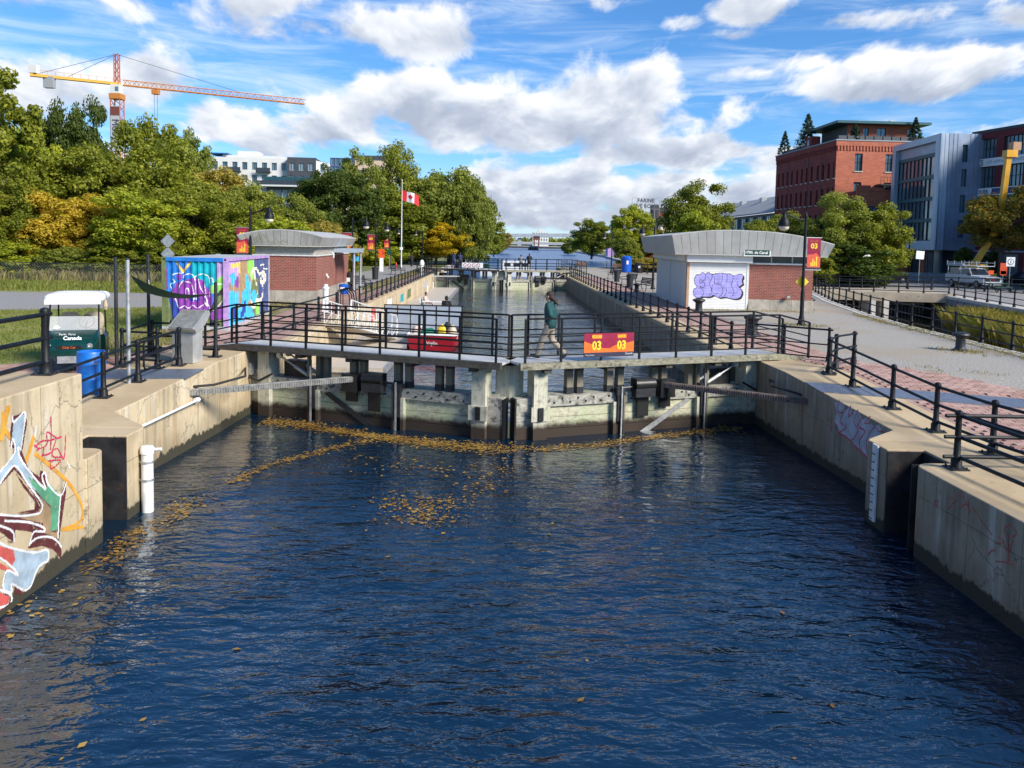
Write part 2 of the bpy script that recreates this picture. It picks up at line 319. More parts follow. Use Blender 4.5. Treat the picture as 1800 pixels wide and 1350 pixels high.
    # ---- weathered timber
    def timber(nm, a, b, green, gf, dirt, sx=(.6, 9, 9)):
        m, g = new_mat(nm); v = co(g); n1 = g.noise(g.mapping(v, sx), 2.2, 6, .65, .4); n2 = g.noise(v, 1.4, 5, .6); n3 = g.noise(v, 6., 5, .65)
        col = g.mix(g.smooth(n1, .3, .7), a, b); col = g.mix(g.math('MULTIPLY', g.smooth(n2, .4, .68), gf), col, green); col = g.mix(g.math('MULTIPLY', g.smooth(n3, .5, .68), dirt), col, (.028, .024, .018))
        z = g.sep(co(g, 'World'))[2]; col = g.mix(g.smooth(g.math('ADD', z, g.math('MULTIPLY', n3, .3)), -1.24, -1.42), col, (.04, .027, .018))
        g.put(g.b.inputs['Base Color'], col); g.b.inputs['Roughness'].default_value = .85; bump(g, g.math('ADD', n1, g.math('MULTIPLY', n3, .5)), .5, .012)
    timber('gate_timber', (.38, .37, .26), (.60, .58, .42), (.42, .50, .26), .7, .38)
    timber('gate_post', (.42, .40, .31), (.62, .59, .47), (.46, .48, .33), .5, .4, (9, 9, .6))
    timber('gate_beam', (.24, .23, .20), (.50, .48, .41), (.25, .26, .19), .35, .85)
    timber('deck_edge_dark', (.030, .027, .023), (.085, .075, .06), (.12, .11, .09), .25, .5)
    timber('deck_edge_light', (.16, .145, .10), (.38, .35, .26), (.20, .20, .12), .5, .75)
    timber('stanchion_wood', (.18, .155, .11), (.27, .235, .17), (.16, .14, .1), .2, .3, (9, 9, .6))
    timber('dock_board', (.42, .365, .29), (.56, .49, .40), (.40, .37, .30), .2, .15)
    # ---- iron, steel, paints
    simple('iron', (.008, .009, .011), .5, .0, .35, 9., .12, .25, None); simple('iron_flat', (.018, .02, .024), .5, 0., .4, 14., .2, .5, (.045, .04, .035))
    simple('rail_paint', (.008, .011, .016), .5, 0., .3, 12., .05, .22); simple('black', (.010, .010, .011), .45); simple('rubber', (.018, .018, .018), .75)
    simple('steel', (.60, .60, .58), .38, .55, .12, 3.); simple('galvanised', (.42, .43, .43), .5, .6, .2, 7.); simple('rack_steel', (.36, .35, .32), .55, .35, .3, 9., .1, None, (.13, .07, .035)); simple('rack_rust', (.21, .155, .13), .6, .25, .3, 9., .1, None, (.10, .045, .03))
    simple('white_paint', (.74, .74, .71), .5, 0., .06, 5., 0, None, None); simple('white_worn', (.70, .69, .66), .55, 0., .12, 5., 0, None, (.40, .36, .30)); simple('white_plastic', (.78, .78, .76), .35)
    simple('grey_plate', (.23, .26, .31), .42, .55, .2, 11., .25); simple('recess_steel', (.035, .033, .036), .55, .4, .4, 2.5, .2, None, (.10, .055, .03))
    simple('alu', (.46, .455, .43), .5, .25, .10, 1.2, 0, None, None, 'Object', .05); simple('alu_top', (.50, .49, .46), .55, .2, .10, 1.2); simple('shutter_white', (.74, .73, .70), .5, 0., .04, 2.); simple('panel_white', (.62, .62, .60), .5)
    simple('plinth', (.30, .27, .22), .85, 0., .2, 3., .2, None, None, 'Object', .10); simple('louver', (.47, .44, .38), .6); simple('dark_glass', (.03, .035, .045), .1, 0., .2, 2., 0, .6)
    simple('deck_grating', (.60, .60, .58), .5, .2, .08, 6.); simple('sail_green', (.008, .085, .05), .7); simple('barrel_blue', (.008, .14, .52), .4, 0., .12, 8., .05, None, (.02, .05, .14))
    simple('cart_green', (.002, .036, .032), .25, 0., .15, 3.); simple('cart_roof', (.80, .79, .74), .6, 0., .05, 6., .15); simple('beige_seat', (.52, .43, .31), .6); simple('cart_dark', (.02, .03, .035), .5)
    simple('orange', (.75, .17, .02), .5); simple('sign_red', (.28, .008, .045), .45); simple('sign_orange', (.80, .16, .02), .45); simple('sign_yellow', (.85, .60, .03), .5); simple('sign_navy', (.035, .03, .055), .5); simple('banner_coral', (.68, .10, .05), .6)
    simple('sign_green', (.012, .06, .035), .5); simple('sign_white', (.78, .78, .78), .5); simple('neon_orange', (.90, .10, .02), .5); simple('flag_red', (.62, .01, .02), .7); simple('flag_white', (.80, .80, .80), .7); simple('pole_white', (.66, .66, .66), .4)
    simple('boat_red', (.30, .008, .016), .35, 0., .15, 3.); simple('boat_white', (.70, .70, .68), .4); simple('awning_grey', (.29, .33, .39), .6, 0., .08, 3.); simple('tarp_green', (.01, .16, .10), .5); simple('can_yellow', (.80, .55, .02), .45)
    simple('crane_orange', (.52, .19, .035), .5); simple('crane_red', (.42, .10, .055), .5); simple('crane_yellow', (.62, .33, .03), .5); simple('boom_yellow', (.72, .36, .02), .45, 0., .15, 1.)
    simple('wood_bench', (.23, .12, .06), .7); simple('bin_blue', (.01, .10, .50), .4); simple('truck_white', (.68, .69, .70), .3); simple('car_black', (.012, .012, .014), .2, 0, .2, 3, 0, .6); simple('car_blue', (.02, .10, .35), .3)
    simple('concrete_pale', (.50, .47, .42), .9, 0., .15, 1.5, .2, None, None, 'World'); simple('bridge_concrete', (.40, .33, .24), .9, 0., .2, .6, .2, None, (.16, .13, .10), 'World'); simple('far_concrete', (.34, .36, .39), .9, 0., .1, .2); simple('far_dark', (.05, .045, .05), .8)
    simple('limestone', (.20, .215, .235), .85, 0., .3, 1.4, .4, None, (.08, .085, .09), 'World', .12); simple('rock', (.22, .20, .18), .9, 0., .3, 2., .4)
    simple('bld_white', (.66, .65, .62), .7, 0., .05, .3); simple('bld_beige', (.58, .44, .32), .7, 0., .06, .3); simple('bld_dark', (.055, .06, .07), .6, 0., .15, .4); simple('bld_grey', (.30, .31, .33), .7); simple('pink_bld', (.55, .36, .30), .8); simple('silo', (.62, .52, .42), .8)
    simple('zinc', (.27, .33, .42), .42, .45, .15, .35, 0, None, None, 'Object', .06); simple('zinc_frame', (.40, .47, .55), .45, .3, .06, .5); simple('roof_grey', (.36, .35, .33), .8); simple('frame_black', (.012, .013, .016), .5); simple('plywood', (.48, .29, .17), .8)
    simple('crane_dark', (.16, .045, .03), .7); simple('teal_metal', (.03, .10, .12), .5, .3)
    # glass of far buildings: blue sky reflection put into the base colour, plus gloss
    m, g = new_mat('window_glass'); v = co(g); n = g.noise(v, .35, 3); k = g.N('ObjectInfo').outputs['Random']; g.put(g.b.inputs['Base Color'], g.mix(g.math('ADD', g.math('MULTIPLY', n, .6), g.math('MULTIPLY', k, .4)), (.02, .05, .075), (.13, .21, .26))); g.b.inputs['Roughness'].default_value = .04; g.b.inputs['Specular IOR Level'].default_value = .9
    bump(g, g.noise(v, .8, 2), .05, .05)
    m, g = new_mat('clear_screen'); g.put(g.b.inputs['Base Color'], (.75, .75, .74)); g.b.inputs['Roughness'].default_value = .25; g.b.inputs['Alpha'].default_value = .32
    # ---- people
    for n, c in (('skin', (.45, .26, .18)), ('hair_brown', (.030, .014, .009)), ('jacket_teal', (.005, .055, .055)), ('khaki', (.38, .31, .24)), ('shoe', (.03, .03, .035)), ('cloth_navy', (.012, .018, .06)), ('cloth_black', (.012, .012, .014)), ('cloth_pale', (.55, .42, .36)), ('cloth_red', (.35, .02, .03)), ('cloth_grey', (.2, .2, .21))): simple(n, c, .75, 0., .18, 9., .2)
    for n, c in (('gr_blue', (.36, .45, .52)), ('gr_maroon', (.11, .025, .025)), ('gr_white', (.76, .76, .76)), ('gr_green', (.10, .30, .17)), ('gr_orange', (.72, .34, .04)), ('gr_pink', (.55, .03, .10)), ('gr_red', (.55, .10, .08)), ('gr_brown', (.33, .22, .12)),
                 ('gr_purple', (.36, .33, .74)), ('gr_black', (.012, .010, .012)), ('gr_violet', (.24, .04, .33)), ('gr_navy', (.02, .05, .30)), ('gr_cyan', (.05, .42, .72)), ('gr_teal', (.0, .34, .42)), ('gr_lilac', (.45, .28, .55)), ('gr_lime', (.25, .55, .10)), ('gr_olive', (.13, .16, .06)), ('gr_yellow', (.72, .50, .10)), ('gr_cream', (.72, .66, .50)), ('gr_dusk', (.06, .08, .20)), ('gr_ash', (.42, .42, .44)), ('gr_blueb', (.01, .17, .55)), ('gr_char', (.03, .028, .03)), ('gr_tan', (.6, .45, .3))):
        simple(n, c, .6, 0., .22, 4., 0., None, (.50, .40, .26) if n in ('gr_blue', 'gr_maroon', 'gr_white', 'gr_green', 'gr_orange', 'gr_pink', 'gr_red', 'gr_brown') else None)
make_materials()
MT = MATS
# ---- water
def water_mat(nm, body, sc, dist, rough=.03, wind=(.75, 1.6), shelter=None, ior=1.36):
    m, g = new_mat(nm); p = co(g, 'World'); g.put(g.b.inputs['Base Color'], body); g.b.inputs['Roughness'].default_value = rough; g.b.inputs['IOR'].default_value = ior; g.b.inputs['Specular IOR Level'].default_value = 1.0
    q = g.mapping(p, (wind[0], wind[1], 1), rot=(0, 0, R(-14)))
    a = g.noise(q, sc*.5, 2, .5, .6); b = g.noise(g.mapping(q, loc=(7, 3, 0)), sc*1.5, 3, .5, .5); c = g.noise(g.mapping(q, rot=(0, 0, R(25))), sc*4.5, 2, .5)
    h = g.math('ADD', g.math('ADD', g.math('MULTIPLY', a, .62), g.math('MULTIPLY', b, .5)), g.math('MULTIPLY', c, .07))
    calm = g.math('ADD', .35, g.math('MULTIPLY', g.smooth(g.noise(p, .22, 3), .34, .66), .85))
    if shelter: calm = g.math('MULTIPLY', calm, g.math('SUBTRACT', 1.0, g.math('MULTIPLY', g.smooth(g.sep(p)[1], shelter[0], shelter[1]), .62)))
    h = g.math('MULTIPLY', h, calm)
    bump(g, h, 1.0, dist); return m
water_mat('basin_water', (.0012, .0145, .034), 2.1, .19, shelter=(12.5, 19.0), ior=1.62)
water_mat('chamber_water', (.016, .022, .020), 1.5, .13)
water_mat('canal_water', (.028, .10, .24), .8, .16, .25, ior=1.17)
water_mat('channel_water', (.014, .015, .008), 1.2, .05)
# ---- leaves
def leaf_mat(name, cols, trans=.45):
    m, g = new_mat(name); isl = g.N('NewGeometry').outputs['Random Per Island']; v = co(g); n = g.noise(v, .55, 3, .6); k = g.N('ObjectInfo').outputs['Random']
    f = g.math('ADD', g.math('MULTIPLY', isl, .5), g.math('MULTIPLY', g.math('SUBTRACT', n, .25), 1.0)); f = g.math('ADD', f, g.math('MULTIPLY', g.math('SUBTRACT', k, .5), .15))
    st = [(i/(len(cols)-1), c) for i, c in enumerate(cols)]; col = g.ramp(f, st); g.put(g.b.inputs['Base Color'], col); g.b.inputs['Roughness'].default_value = .55; g.b.inputs['Specular IOR Level'].default_value = .3
    tr = g.N('BsdfTranslucent'); g.put(tr.inputs[0], g.mix(1.0, col, (1.25, 1.2, .6), 'MULTIPLY')); mx = g.N('MixShader'); mx.inputs[0].default_value = trans; g.l.new(g.b.outputs[0], mx.inputs[1]); g.l.new(tr.outputs[0], mx.inputs[2]); g.l.new(mx.outputs[0], g.out.inputs[0]); return m
leaf_mat('leaf_green', [(0.069, 0.098, 0.012), (0.152, 0.183, 0.02), (0.283, 0.307, 0.031), (0.453, 0.418, 0.054)])
leaf_mat('leaf_dark', [(0.038, 0.063, 0.011), (0.064, 0.096, 0.015), (0.098, 0.138, 0.021), (0.145, 0.176, 0.033)])
leaf_mat('leaf_bright', [(0.132, 0.183, 0.016), (0.266, 0.319, 0.024), (0.417, 0.441, 0.04), (0.643, 0.588, 0.058)])
leaf_mat('leaf_olive', [(0.099, 0.127, 0.02), (0.187, 0.22, 0.035), (0.295, 0.324, 0.05), (0.433, 0.441, 0.077)])
leaf_mat('leaf_brown', [(0.162, 0.151, 0.023), (0.301, 0.251, 0.042), (0.44, 0.352, 0.067), (0.555, 0.479, 0.097)])
leaf_mat('leaf_yellow', [(0.26, 0.25, 0.02), (0.46, 0.36, 0.03), (0.62, 0.45, 0.05), (0.7, 0.52, 0.08)])
leaf_mat('leaf_gold', [(0.169, 0.182, 0.013), (0.39, 0.312, 0.013), (0.585, 0.416, 0.016), (0.65, 0.494, 0.026)])
leaf_mat('leaf_orange', [(0.1, 0.15, 0.02), (0.2, 0.2, 0.03), (0.4, 0.23, 0.045), (0.52, 0.3, 0.07)])
leaf_mat('leaf_conifer', [(0.01, 0.029, 0.013), (0.019, 0.046, 0.019), (0.036, 0.065, 0.026), (0.065, 0.091, 0.039)], .1)
leaf_mat('grass_blade', [(0.11, 0.16, 0.02), (0.19, 0.23, 0.04), (0.28, 0.28, 0.07), (0.36, 0.31, 0.11)])
leaf_mat('reed_blade', [(0.07, 0.1, 0.015), (0.17, 0.17, 0.03), (0.34, 0.26, 0.07), (0.5, 0.38, 0.16)])
leaf_mat('dry_weed', [(0.15, 0.17, 0.05), (0.26, 0.23, 0.09), (0.36, 0.29, 0.14), (0.42, 0.34, 0.18)])
leaf_mat('fallen_leaf', [(0.08, 0.04, 0.014), (0.2, 0.105, 0.022), (0.36, 0.22, 0.05), (0.54, 0.39, 0.15)], .1)
simple('bark', (.09, .075, .06), .9, 0., .3, 5., .5)
# ================================================================ setting: ground, water, lock walls
RND = random.Random(7)
def gz(y): return -.33*min(1, max(0, (20.5-y)/5.9))
def clip(poly, lo, hi):
    def half(pl, y0, keep_above):
        o = []
        for i, a in enumerate(pl):
            b = pl[(i+1) % len(pl)]; ia = (a[1] >= y0) == keep_above; ib = (b[1] >= y0) == keep_above
            if ia: o.append(a)
            if ia != ib: t = (y0-a[1])/(b[1]-a[1]); o.append((a[0]+t*(b[0]-a[0]), y0))
        return o
    p = half(poly, lo, True) if lo > -1e5 else poly
    return half(p, hi, False) if p and hi < 1e5 else p
def lay(b, poly, off):
    for lo, hi in ((-1e6, 14.6), (14.6, 20.5), (20.5, 1e6)):
        p = clip(poly, lo, hi)
        if len(p) > 2: b.sheet([(x, y, gz(y)+off) for x, y in p])
    return b
b = B()
CH_L = [(16.2, 14), (16.9, 24), (17.9, 34), (18.9, 40), (21.0, 49.5), (24.3, 61), (25.5, 66)]
CH_R = [(23.5, 14), (27.8, 36), (30.4, 45.35), (33.3, 58.75), (34.6, 66)]
lay(b, [(-8.6, -60), (-8.6, 24.2), (-6.9, 24.3), (-6.9, 83), (-6.4, 100), (-6.2, 150), (-6.9, 256), (-6.5, 489), (-8, 720), (-20, 900), (-20, 6000), (-6000, 6000), (-6000, -60)], -.012)
lay(b, [(8.9, -60), (8.9, 24.2), (7.5, 24.3)] + [(7.5, 66)] + CH_L[::-1] + [(16.2, -60)], -.012)
lay(b, CH_R + [(6000, 66), (6000, -60), (23.5, -60)], -.012)
lay(b, [(7.5, 66), (7.6, 83), (8.2, 112), (22, 113), (27, 180), (33, 250), (40.5, 480), (55, 700), (70, 900), (70, 6000), (6000, 6000), (6000, 66)], -.012)
lay(b, [(-20, 860), (70, 860), (70, 6000), (-20, 6000)], -.012)
struct('ground', b, MT['far_ground'], recalc=False)
def area(name, polys, m, off):
    b = B()
    for p in polys: lay(b, p, off)
    return struct(name, b, MT[m], recalc=False)
area('lawn', [[(-9.6, 22.0), (-10.2, 21.0), (-12.6, 19.5), (-14, 14), (-60, 14), (-60, 33.0), (-20.7, 33.4), (-15.0, 36.4), (-12.2, 38), (-9.4, 38), (-9.6, 22)], [(-26, 44), (-60, 44), (-60, 70), (-14, 70), (-14, 62), (-24, 56), (-20, 45)]], 'grass_ground', 0)
area('verge', [[(-9.3, 60), (-7.9, 44), (-7.9, 95), (-9.0, 110), (-9.3, 70)], [(-11.6, 22.5), (-9.5, 24), (-9.3, 40), (-12.4, 40), (-12.4, 28)]], 'soil_grass', .006)
area('asphalt_path', [[(-60, 33.0), (-20.7, 33.4), (-15.0, 36.4), (-12.2, 38.5), (-12.2, 52), (-9.3, 52), (-9.3, 112), (-14, 112), (-14, 62), (-20, 45), (-26, 44), (-60, 44)]], 'asphalt_path', .004)
area('gravel_yard', [[(10.3, 23.0), (12.8, 18.9), (13.6, 14), (16.0, 14), (16.6, 24), (17.5, 34), (18.5, 40), (20.6, 49.5), (23.9, 61), (24.4, 66), (24.4, 90), (18, 111), (8.6, 111), (8.0, 84), (10.3, 80)]], 'gravel', .0)
area('street', [[(34.2, 60), (31.2, 45), (29, 36), (26, 20), (90, 20), (140, 60), (140, 92), (46, 96), (34, 92), (25, 70), (25, 66)]], 'asphalt_path', .0)
area('brick_paving', [[(-8.0, 24.5), (-9.2, 22.5), (-9.2, 14.6), (-13.4, 14.6), (-12.6, 19.5), (-10.2, 21), (-9.4, 24), (-9.3, 52), (-7.9, 52), (-7.9, 95), (-6.9, 95), (-6.9, 24.5)], [(8.0, 24), (9.3, 21.5), (9.35, 10), (13.6, 10), (13.6, 14), (12.8, 18.9), (10.3, 23.0), (10.3, 80), (8.0, 84)]], 'paving_brick', .002)
# ---- water
def wsheet(name, poly, z, m): return struct(name, B().sheet([(x, y, z) for x, y in poly]), MT[m], recalc=False)
WZ, CZ = -1.85, -1.42
wsheet('basin_water', [(-9, -40), (9, -40), (9, 23.3), (7.75, 23.3), (.35, 20.40), (-7.05, 23.3), (-9, 23.3)], WZ, 'basin_water')
wsheet('chamber_water', [(-7.05, 23.35), (.35, 20.45), (7.75, 23.35), (7.75, 82.6), (.35, 79.95), (-7.05, 82.6)], CZ, 'chamber_water')
wsheet('canal_water', [(-30, 86), (-7.05, 82.7), (.35, 80.05), (7.75, 82.7), (30, 86), (90, 200), (120, 900), (-60, 900), (-60, 200)], -.42, 'canal_water')
wsheet('channel_water', [(14, 10), (34, 10), (37, 68), (22, 68)], -1.75, 'channel_water')
struct('channel_bed', B().sheet([(12, 8, -3), (36, 8, -3), (38, 70, -3), (20, 70, -3)]), MT['canal_bed'], recalc=False)
# ---- lock walls
def topmat(o, m_side, m_top):
    me = o.data; me.materials.clear(); me.materials.append(MT[m_side]); me.materials.append(MT[m_top])
    for p in me.polygons: p.material_index = 1 if p.normal.z > .85 else 0
    return o
LOW = -4.2
def strip_prism(A, Bq, z0, z1):
    b = B()
    for i in range(len(A)-1): b.prism([A[i], A[i+1], Bq[i+1], Bq[i]], z0, z1)
    return b
def wallpart(par, poly, z1, side='concrete_wall', name='wall_section', z0=LOW):
    o = topmat(B().prism(poly, z0, z1).build(name, MT[side], par), side, 'concrete_top'); m = o.modifiers.new('arris', 'BEVEL'); m.width = .022; m.segments = 2; m.limit_method = 'ANGLE'; m.angle_limit = R(50); return o
def arc(cx, cy, r, a0, a1, n=5): return [(cx+r*math.cos(R(a0+(a1-a0)*i/n)), cy+r*math.sin(R(a0+(a1-a0)*i/n))) for i in range(n+1)]
gzf = lambda x, y: gz(y)
wl = thing('lock_wall', 'sunlit beige concrete lock wall with gate recess along the left of the basin and chamber', 'wall')
wallpart(wl, [(-6.5, -20), (-6.5, 12.46), (-6.44, 12.47)] + arc(-6.69, 12.9, .25, 0, 90) + [(-7.2, 13.15), (-7.2, 14.0), (-6.5, 14.0), (-6.5, 14.6), (-9.2, 14.6), (-9.2, -20)], -.33)
wallpart(wl, [(-6.5, 14.602), (-6.55, 14.75), (-7.5, 15.65), (-7.18, 20.5), (-9.2, 20.5), (-9.2, 14.602)], gzf)
wallpart(wl, [(-7.18, 20.502), (-7.06, 23.75), (-6.55, 23.9), (-6.55, 81.2), (-7.35, 81.2), (-7.35, 84.2), (-6.3, 84.2), (-6.3, 93), (-8.0, 93), (-8.0, 24.5), (-9.2, 22.5), (-9.2, 20.502)], 0)
# raised end block with its coping
blk = thing('concrete_block', 'raised concrete abutment block covered in large graffiti at the left edge', 'wall')
wallpart(blk, [(-6.47, -20), (-6.47, 12.42), (-6.50, 12.45), (-14, 12.45), (-14, -20)], 1.04, name='block', z0=-4.1)
wr = thing('lock_wall', 'shaded concrete lock wall with gate recess along the right of the basin', 'wall')
wallpart(wr, [(7.0, -20), (7.0, 12.6)] + arc(7.3, 12.75, .3, 180, 90) + [(7.68, 13.05), (7.68, 13.9), (7.0, 13.9), (7.0, 14.6), (9.35, 14.6), (9.35, -20)], -.33, 'concrete_wall_grey_shaded')
wallpart(wr, [(7.0, 14.602), (7.05, 14.7), (7.8, 15.3), (7.56, 20.5), (9.35, 20.5), (9.35, 14.602)], gzf, 'concrete_wall_grey_shaded')
wallpart(wr, [(7.56, 20.502), (7.5, 23.75), (7.02, 23.9), (7.02, 81.2), (7.9, 81.2), (7.9, 84.2), (7.0, 84.2), (7.0, 93), (8.1, 93), (8.1, 24.5), (9.35, 22.5), (9.35, 20.502)], 0, 'concrete_wall_grey_shaded')
pm = None
for i in range(30):                                  # cast panels of the right chamber wall, joints between them
    y = 24.1 + i*1.9
    if pm is None:
        o = B().b2(0, .07, 0, 1.86, -4.0, -.16).build('wall_panel', MT['concrete_wall_grey_shaded'], wr); pm = o.data
    else: o = link('wall_panel', pm, wr)
    o.location = (6.952, y, 0)
o = B().b2(6.93, 7.1, 24.0, 81.2, -.155, .0).build('coping', MT['concrete_top'], wr); o.location = (0, 0, .003)
for k, (x0, x1) in enumerate(((-6.58, -6.5),)):
    for i in range(12):                              # left chamber wall: cast bays
        y = 24.2 + i*4.75; B().b2(-6.6, -6.5, y, y+4.7, -4.0, -.14).build('wall_panel', MT['concrete_wall'], wl)
# steel linings of the stop-log slots
B().b2(-7.2, -6.52, 13.975, 13.997, -4, -.36).b2(-7.19, -7.17, 13.16, 13.97, -4, -.36).build('slot_lining', MT['recess_steel'], wl)
B().b2(7.02, 7.68, 13.875, 13.897, -4, -.36).b2(7.65, 7.675, 13.06, 13.87, -4, -.36).build('slot_lining', MT['recess_steel'], wr)
B().b2(7.02, 7.68, 13.053, 13.07, -4, -.36).build('slot_lining', MT['recess_steel'], wr)
# depth gauge board on the right pier, pipe and conduit on the left wall
gb = thing('depth_gauge', 'white graduated depth gauge board on the right wall pier', 'gauge', (6.99, 14.25, 0))
B().b2(-.03, 0, -.1, .1, -1.75, -.33).build('board', MT['white_worn'], gb)
for i in range(9): B().b2(-.036, -.03, -.02, .09, -.5-i*.15-.02, -.5-i*.15).build('graduation', MT['black'], gb)
pp = thing('standpipe', 'white plastic standpipe clamped to the left pier corner above the water', 'pipe', (-6.36, 14.45, 0))
B().cyl((0, 0, -1.9), (0, 0, -.75), .105, n=14).build('pipe', MT['white_plastic'], pp, True)
B().lathe([(.0, -.62), (.10, -.63), (.125, -.66), (.125, -.76), (.105, -.77)], n=14).cyl((.05, 0, -.70), (.26, 0, -.68), .03).build('cap', MT['white_plastic'], pp, True)
for z in (-.92, -1.25): B().lathe([(.112, z-.02), (.116, z-.02), (.116, z+.02), (.112, z+.02)], n=14).box((-.09, 0, z), (.1, .05, .04)).build('clamp', MT['galvanised'], pp)
cd = thing('conduit', 'white conduit pipe running along the left recess wall below the rack', 'pipe', (-7.4, 16.0, 0))
B().tube([(-.05, -.25, -.78), (.02, .2, -.76), (.24, 3.0, -.70)], .03, 8).cyl((.2, 2.98, -.70), (.24, 3.1, -.70), .06).build('pipe', MT['white_plastic'], cd, True)
# ---- chequer plates covering the rack pits
def plate(label, quads):
    t = thing('cover_plate', label, 'plate')
    for q in quads: B().slab([(x, y, gz(y)+.004) for x, y in q], (0, 0, .012)).build('plate', MT['grey_plate'], t)
plate('grey chequer plate strip over the rack pit on the left apron', [[(-7.24, 18.55), (-7.2, 19.6), (-8.15, 19.5), (-8.15, 18.45)], [(-8.16, 18.45), (-8.16, 19.5), (-9.3, 19.4), (-9.3, 18.4)]])
rq = []
for i in range(5):
    a, c = i/5, (i+1)/5-.004; A = lambda t, e: (7.62+5.6*t, (18.35 if e else 19.35)-1.65*t)
    rq.append([A(a, 1), A(c, 1), A(c, 0), A(a, 0)])
plate('long row of grey chequer plates over the rack pit crossing the right brick apron', rq)
# ---- pavers of the right apron: nearest ones singly, the rest as one mass
def inside(p, poly):
    x, y = p; r = False; n = len(poly)
    for i in range(n):
        x1, y1 = poly[i]; x2, y2 = poly[i-1]
        if (y1 > y) != (y2 > y) and x < (x2-x1)*(y-y1)/(y2-y1)+x1: r = not r
    return r
apron = [(9.5, 13.0), (9.5, 21.4), (8.9, 22.6), (8.25, 24.6), (8.25, 33), (10.15, 33), (10.15, 23.1), (12.6, 19.0), (13.4, 14.2), (13.4, 13)]
leftap = [(-9.35, 15.2), (-13.1, 15.2), (-12.4, 19.3), (-10.1, 20.8), (-9.5, 23.8), (-9.4, 33), (-8.15, 33), (-8.15, 24.7), (-9.35, 22.6)]
strip = [(7.5, 18.15), (13.6, 16.35), (13.6, 17.8), (7.5, 19.55)]
pav = thing('paver_apron', 'red brick paver apron beside the right wall of the basin', 'paving')
cand = []
for poly, side in ((apron, 1), (leftap, 0)):
    for j in range(int(21/.15)):
        yy = 13.0+j*.15
        for i in range(-50, 50):
            xx = i*.3+(j % 2)*.15
            if inside((xx, yy), poly) and not inside((xx, yy), strip): cand.append((xx, yy, side))
near = sorted([c for c in cand if c[2] and c[0] < 7.2+ c[1]*.35 - 1.2], key=lambda c: c[1]**2+c[0]**2)[:300]; ns = set(near)
pv = B().box((0, 0, .012), (.286, .130, .034), taper=.965).mesh('paver'); pv.materials.append(MT['paver'])
for (x, y, s) in near:
    o = link('paver', pv, pav); o.location = (x, y, gz(y)+RND.uniform(-.003, .004)); o.rotation_euler = (RND.uniform(-.012, .012), RND.uniform(-.008, .008), RND.uniform(-.02, .02))
b = B()
for (x, y, s) in cand:
    if (x, y, s) in ns: continue
    b.box((x, y, gz(y)+.012+RND.uniform(-.003, .003)), (.286, .130, .034), RND.uniform(-.015, .015), taper=.965)
o = b.build('paver_field', MT['paver'], pav, recalc=False); tag(o, kind='stuff')
# ---- stone wall and structures round the side channel
cw = thing('channel_wall', 'grey limestone block retaining wall along the far side of the side channel', 'wall')
strip_prism([(x+.35, y) for x, y in CH_R], [(x+1.6, y) for x, y in CH_R], -3, -.19).build('core', MT['limestone'], cw)
sm = None
for s in range(len(CH_R)-1):
    (x0, y0), (x1, y1) = CH_R[s], CH_R[s+1]; L = math.hypot(x1-x0, y1-y0); a = math.atan2(y1-y0, x1-x0)
    if y1 < 37: continue
    n = int(L/1.25)
    for row in range(4):
        for i in range(n):
            t = (i+.5+(.25 if row % 2 else -.15))/n
            if not 0.02 < t < .98: continue
            if sm is None: sm = B().box((0, 0, 0), (1.21, .5, .40)).mesh('stone'); sm.materials.append(MT['limestone'])
            o = link('stone', sm, cw); o.location = (x0+(x1-x0)*t+.24+RND.uniform(-.03, .03), y0+(y1-y0)*t, -.40-row*.43); o.rotation_euler = (0, 0, a)
strip_prism([(x+.0, y) for x, y in CH_R], [(x+1.0, y) for x, y in CH_R], -.187, .02).build('coping', MT['concrete_pale'], cw)
ck = thing('channel_kerb', 'pale concrete kerb wall on the island side of the channel', 'wall')
strip_prism(CH_L, [(x-.55, y) for x, y in CH_L], -3, .02).build('kerb', MT['concrete_pale'], ck)
br = thing('canal_bridge', 'low concrete slab bridge with railings over the side channel', 'bridge', (24, 61, 0))
B().prism([(22.8, 60.4), (33.9, 58.4), (36, 66), (25, 68)], -.45, .08).build('deck', MT['bridge_concrete'], br, world=True)
B().prism([(22.6, 60.3), (34, 58.2), (34, 58.4), (22.6, 60.5)], -.50, .16).build('edge_beam', MT['bridge_concrete'], br, world=True)
B().b2(27.9, 28.3, 59.0, 61, -3, -.5).b2(28.9, 29.3, 59.0, 61, -3, -.5).build('pier', MT['concrete_pale'], br, world=True)
B().b2(25, 36, 67.3, 67.9, -3, -.46).build('back_wall', MT['concrete_wall_grey_shaded'], br, world=True)
B().b2(29.35, 33.2, 61.3, 61.6, -1.0, -.46).build('sluice_panel', MT['concrete_pale'], br, world=True)
for i in range(14): B().b2(29.4+i*.27, 29.48+i*.27, 61.0, 61.1, -1.75, -.95).build('trash_bar', MT['galvanised'], br, world=True)
B().b2(29.3, 33.2, 60.98, 61.12, -1.02, -.93).b2(29.3, 33.2, 60.98, 61.12, -1.7, -1.6).build('trash_frame', MT['iron_flat'], br, world=True)
# ---- quays of the upper canal
q = thing('canal_quay', 'long low grey concrete quay wall on the right bank of the far canal', 'wall')
strip_prism([(8.2, 112), (22, 113), (27, 180), (33, 250), (40.5, 480)], [(8.2, 112.8), (22.6, 113.8), (28, 180), (34, 250), (41.3, 480)], -2, .12).build('quay', MT['far_concrete'], q)
q = thing('canal_quay', 'stone edged quay on the left bank of the far canal under the trees', 'wall')
strip_prism([(-6.3, 93), (-6.2, 150), (-6.9, 256), (-6.5, 489)], [(-7.2, 93), (-7.2, 150), (-8, 256), (-8, 489)], -2, .02).build('quay', MT['concrete_pale'], q)
